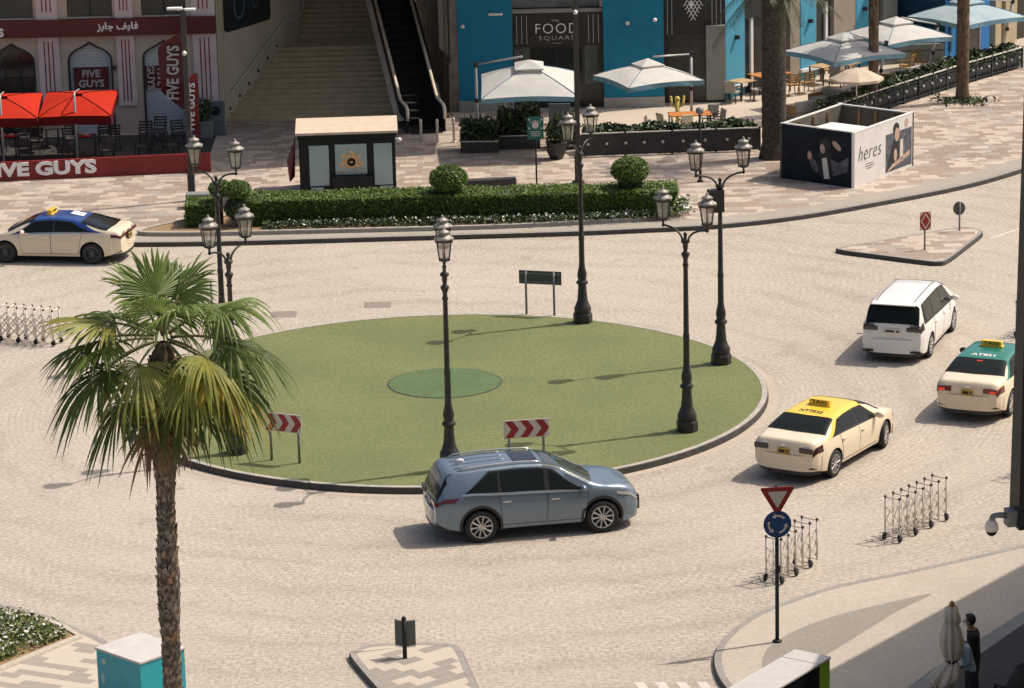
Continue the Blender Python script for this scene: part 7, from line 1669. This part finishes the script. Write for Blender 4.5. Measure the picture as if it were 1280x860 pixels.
M['cloth_black'] = mat('black_cloth', (0.016, 0.016, 0.018), 0.85, col2=(0.025, 0.025, 0.027), scale=8)
M['cloth_denim'] = mat('dark_trousers', (0.022, 0.024, 0.03), 0.85, col2=(0.03, 0.033, 0.04), scale=8)
M['cloth_blue'] = mat('pale_blue_shirt', (0.33, 0.42, 0.50), 0.8, col2=(0.28, 0.37, 0.45), scale=6)
def make_person(x, y, rz, lab, top, trousers, lean, h=1.0, arms=((.10, .30, .95), (.14, .32, 1.02))):
    "standing figure facing +Y locally; the body is one skin, clothes and hair its children"
    t = thing('person', lab, 'person', (x, y, .125), R(rz)); t.scale = (h, h, h)
    ly = lambda z: lean * max(0, z - .95)
    V = [((0, 0, .98), (.15, .12))]; E = []
    def add(p, r, a): V.append((p, r)); E.append((a, len(V) - 1)); return len(V) - 1
    a = add((0, ly(1.15), 1.15), (.135, .10), 0); a = add((0, ly(1.35), 1.35), (.16, .115), a); ch = a; nk = add((0, ly(1.48) + .01, 1.48), .058, ch); hd = add((0, ly(1.58) + .03, 1.57), .078, nk); hd = add((0, ly(1.66) + .04, 1.66), (.085, .105), hd); add((0, ly(1.74) + .03, 1.745), .07, hd)
    for s, (fx, fy, fz) in zip((-1, 1), arms):
        sh = add((s * .19, ly(1.40), 1.405), .058, ch); el = add((s * .25, ly(1.2) + .05, 1.13), .045, sh); wr = add((s * fx, ly(1.2) + fy, fz), .032, el); pm = add((s * (fx - .02), ly(1.2) + fy + .07, fz + .01), (.042, .022), wr)
        for q in range(4): f1 = add((s * (fx - .05 + .022 * q), ly(1.2) + fy + .13, fz + .015), .010, pm); add((s * (fx - .05 + .022 * q), ly(1.2) + fy + .155 - .006 * abs(q - 1), fz - .02), .009, f1)
        th = add((s * (fx + .055) if False else s * (fx - .075), ly(1.2) + fy + .08, fz + .03), .011, pm)
        hp = add((s * .095, 0, .90), .088, 0); kn = add((s * .11, .02, .50), .060, hp); an = add((s * .115, -.02, .09), .042, kn); add((s * .125, .13, .035), (.045, .032), an)
    body = skin_body('body', V, E, ['skin'], t)
    # clothes: an offset shell of the body, cut by height
    def shell(nm, m, lo, hi, off, keep):
        b = bmesh.new(); b.from_mesh(body.data); b.normal_update()
        dl = [f for f in b.faces if not (lo <= f.calc_center_median().z <= hi and keep(f.calc_center_median()))]
        bmesh.ops.delete(b, geom=dl, context='FACES'); b.normal_update()
        for v in b.verts: v.co = v.co + v.normal * off
        mb = MB(); mb.merge(b, Matrix(), 0); b.free(); o = mb.build(nm, m, body, doubles=True); o.data.polygons.foreach_set('use_smooth', [True] * len(o.data.polygons)); return o
    shell('trousers', trousers, .07, 1.04, .014, lambda c: abs(c.x) < .24 and c.y < .22 or c.z < .8); shell('shirt', top, .90, 1.47, .022, lambda c: (c.y < ly(1.2) + min(arms[0][1], arms[1][1]) - .02))
    shell('shoes', 'ink', -.05, .085, .012, lambda c: True)
    mb = MB(); hz = 1.68; cy = ly(1.68) + .02
    b = bmesh.new(); bmesh.ops.create_uvsphere(b, u_segments=20, v_segments=14, radius=1)
    for v in b.verts:
        p = v.co.copy(); fr = max(0, p.y); p = Vector((p.x * .105, p.y * .118, p.z * .118)); p.z += .012 if p.z > 0 else 0
        if v.co.y > .35 and v.co.z < .45: p = p * .72
        p *= 1 + .05 * noise.noise(v.co * 4); v.co = p
    for f in b.faces: f.smooth = True
    mb.merge(b, Matrix.Translation((0, cy, hz)), 0); b.free(); mb.build('hair', 'hair', body)
    mb = MB(); fy = ly(1.63) + .04 + .10
    mb.sphere((0, fy + .012, 1.625), (.016, .02, .024), 0, 8, 6); mb.build('nose', 'skin', body)
    for s in (-1, 1):
        m = MB(); m.sphere((s * .034, fy - .004, 1.655), (.014, .008, .009), 0, 8, 6); m.build('eye', 'ink', body)
        m = MB(); m.sphere((s * .098, ly(1.63) + .035, 1.635), (.014, .026, .034), 0, 8, 6); m.build('ear', 'skin', body)
    m = MB(); m.sphere((0, fy - .002, 1.583), (.024, .008, .007), 0, 8, 6); m.build('mouth', 'maroon', body)
    return t
make_person(8.93, 60.75, 72, 'person in black with short dark hair, standing with bent arms beside the closed parasol', 'cloth_black', 'cloth_denim', .12)
make_person(8.78, 60.28, 100, 'person in a pale blue shirt leaning forward, head hidden behind the closed parasol', 'cloth_blue', 'cloth_denim', .40, .95, ((.16, .16, 1.0), (.16, .18, 1.02)))
t = thing('wicker_chair', 'dark rounded wicker chair at the bottom right corner', 'chair', (9.66, 60.0, .125), R(20))
M['wicker'] = mat('dark_wicker', (0.03, 0.028, 0.024), 0.8, col2=(0.055, 0.05, 0.042), scale=16, bump=.6, bscale=50)
mb = MB(); rows = []
for j in range(9):
    v = j / 8; z = .38 + .72 * v; r = .36 + .06 * math.sin(PI * v) - .20 * v * v
    rows.append([(r * math.cos(R(200 + 140 * i / 14 - 90 + 90)), r * math.sin(R(200 + 140 * i / 14)) , z - .05 * (abs(i - 7) / 7) ** 2 * v * 4) for i in range(15)])
for a, b in zip(rows, rows[1:]):
    for i in range(14): mb.face([a[i], a[i + 1], b[i + 1], b[i]]); mb.face([tuple(Vector(p) * 1.0 + Vector((0, -.03, 0))) for p in (b[i], b[i + 1], a[i + 1], a[i])])
mb.build('backrest', 'wicker', t, smooth=True, normals=False)
mb = MB(); mb.lathe([(.36, .36), (.38, .40), (.36, .46), (.1, .47)], 20); mb.build('seat', 'wicker', t)
for s in (-1, 1): mb = MB(); mb.tube([(s * .34, -.1, .62), (s * .38, .18, .6), (s * .36, .3, .42)], .035, 8); mb.build('armrest', 'wicker', t)
for k in range(4): a = R(45 + 90 * k); mb = MB(); mb.tube([(.3 * math.cos(a), .3 * math.sin(a), .4), (.36 * math.cos(a), .36 * math.sin(a), 0)], .025, 6); mb.build('leg', 'black_iron', t)
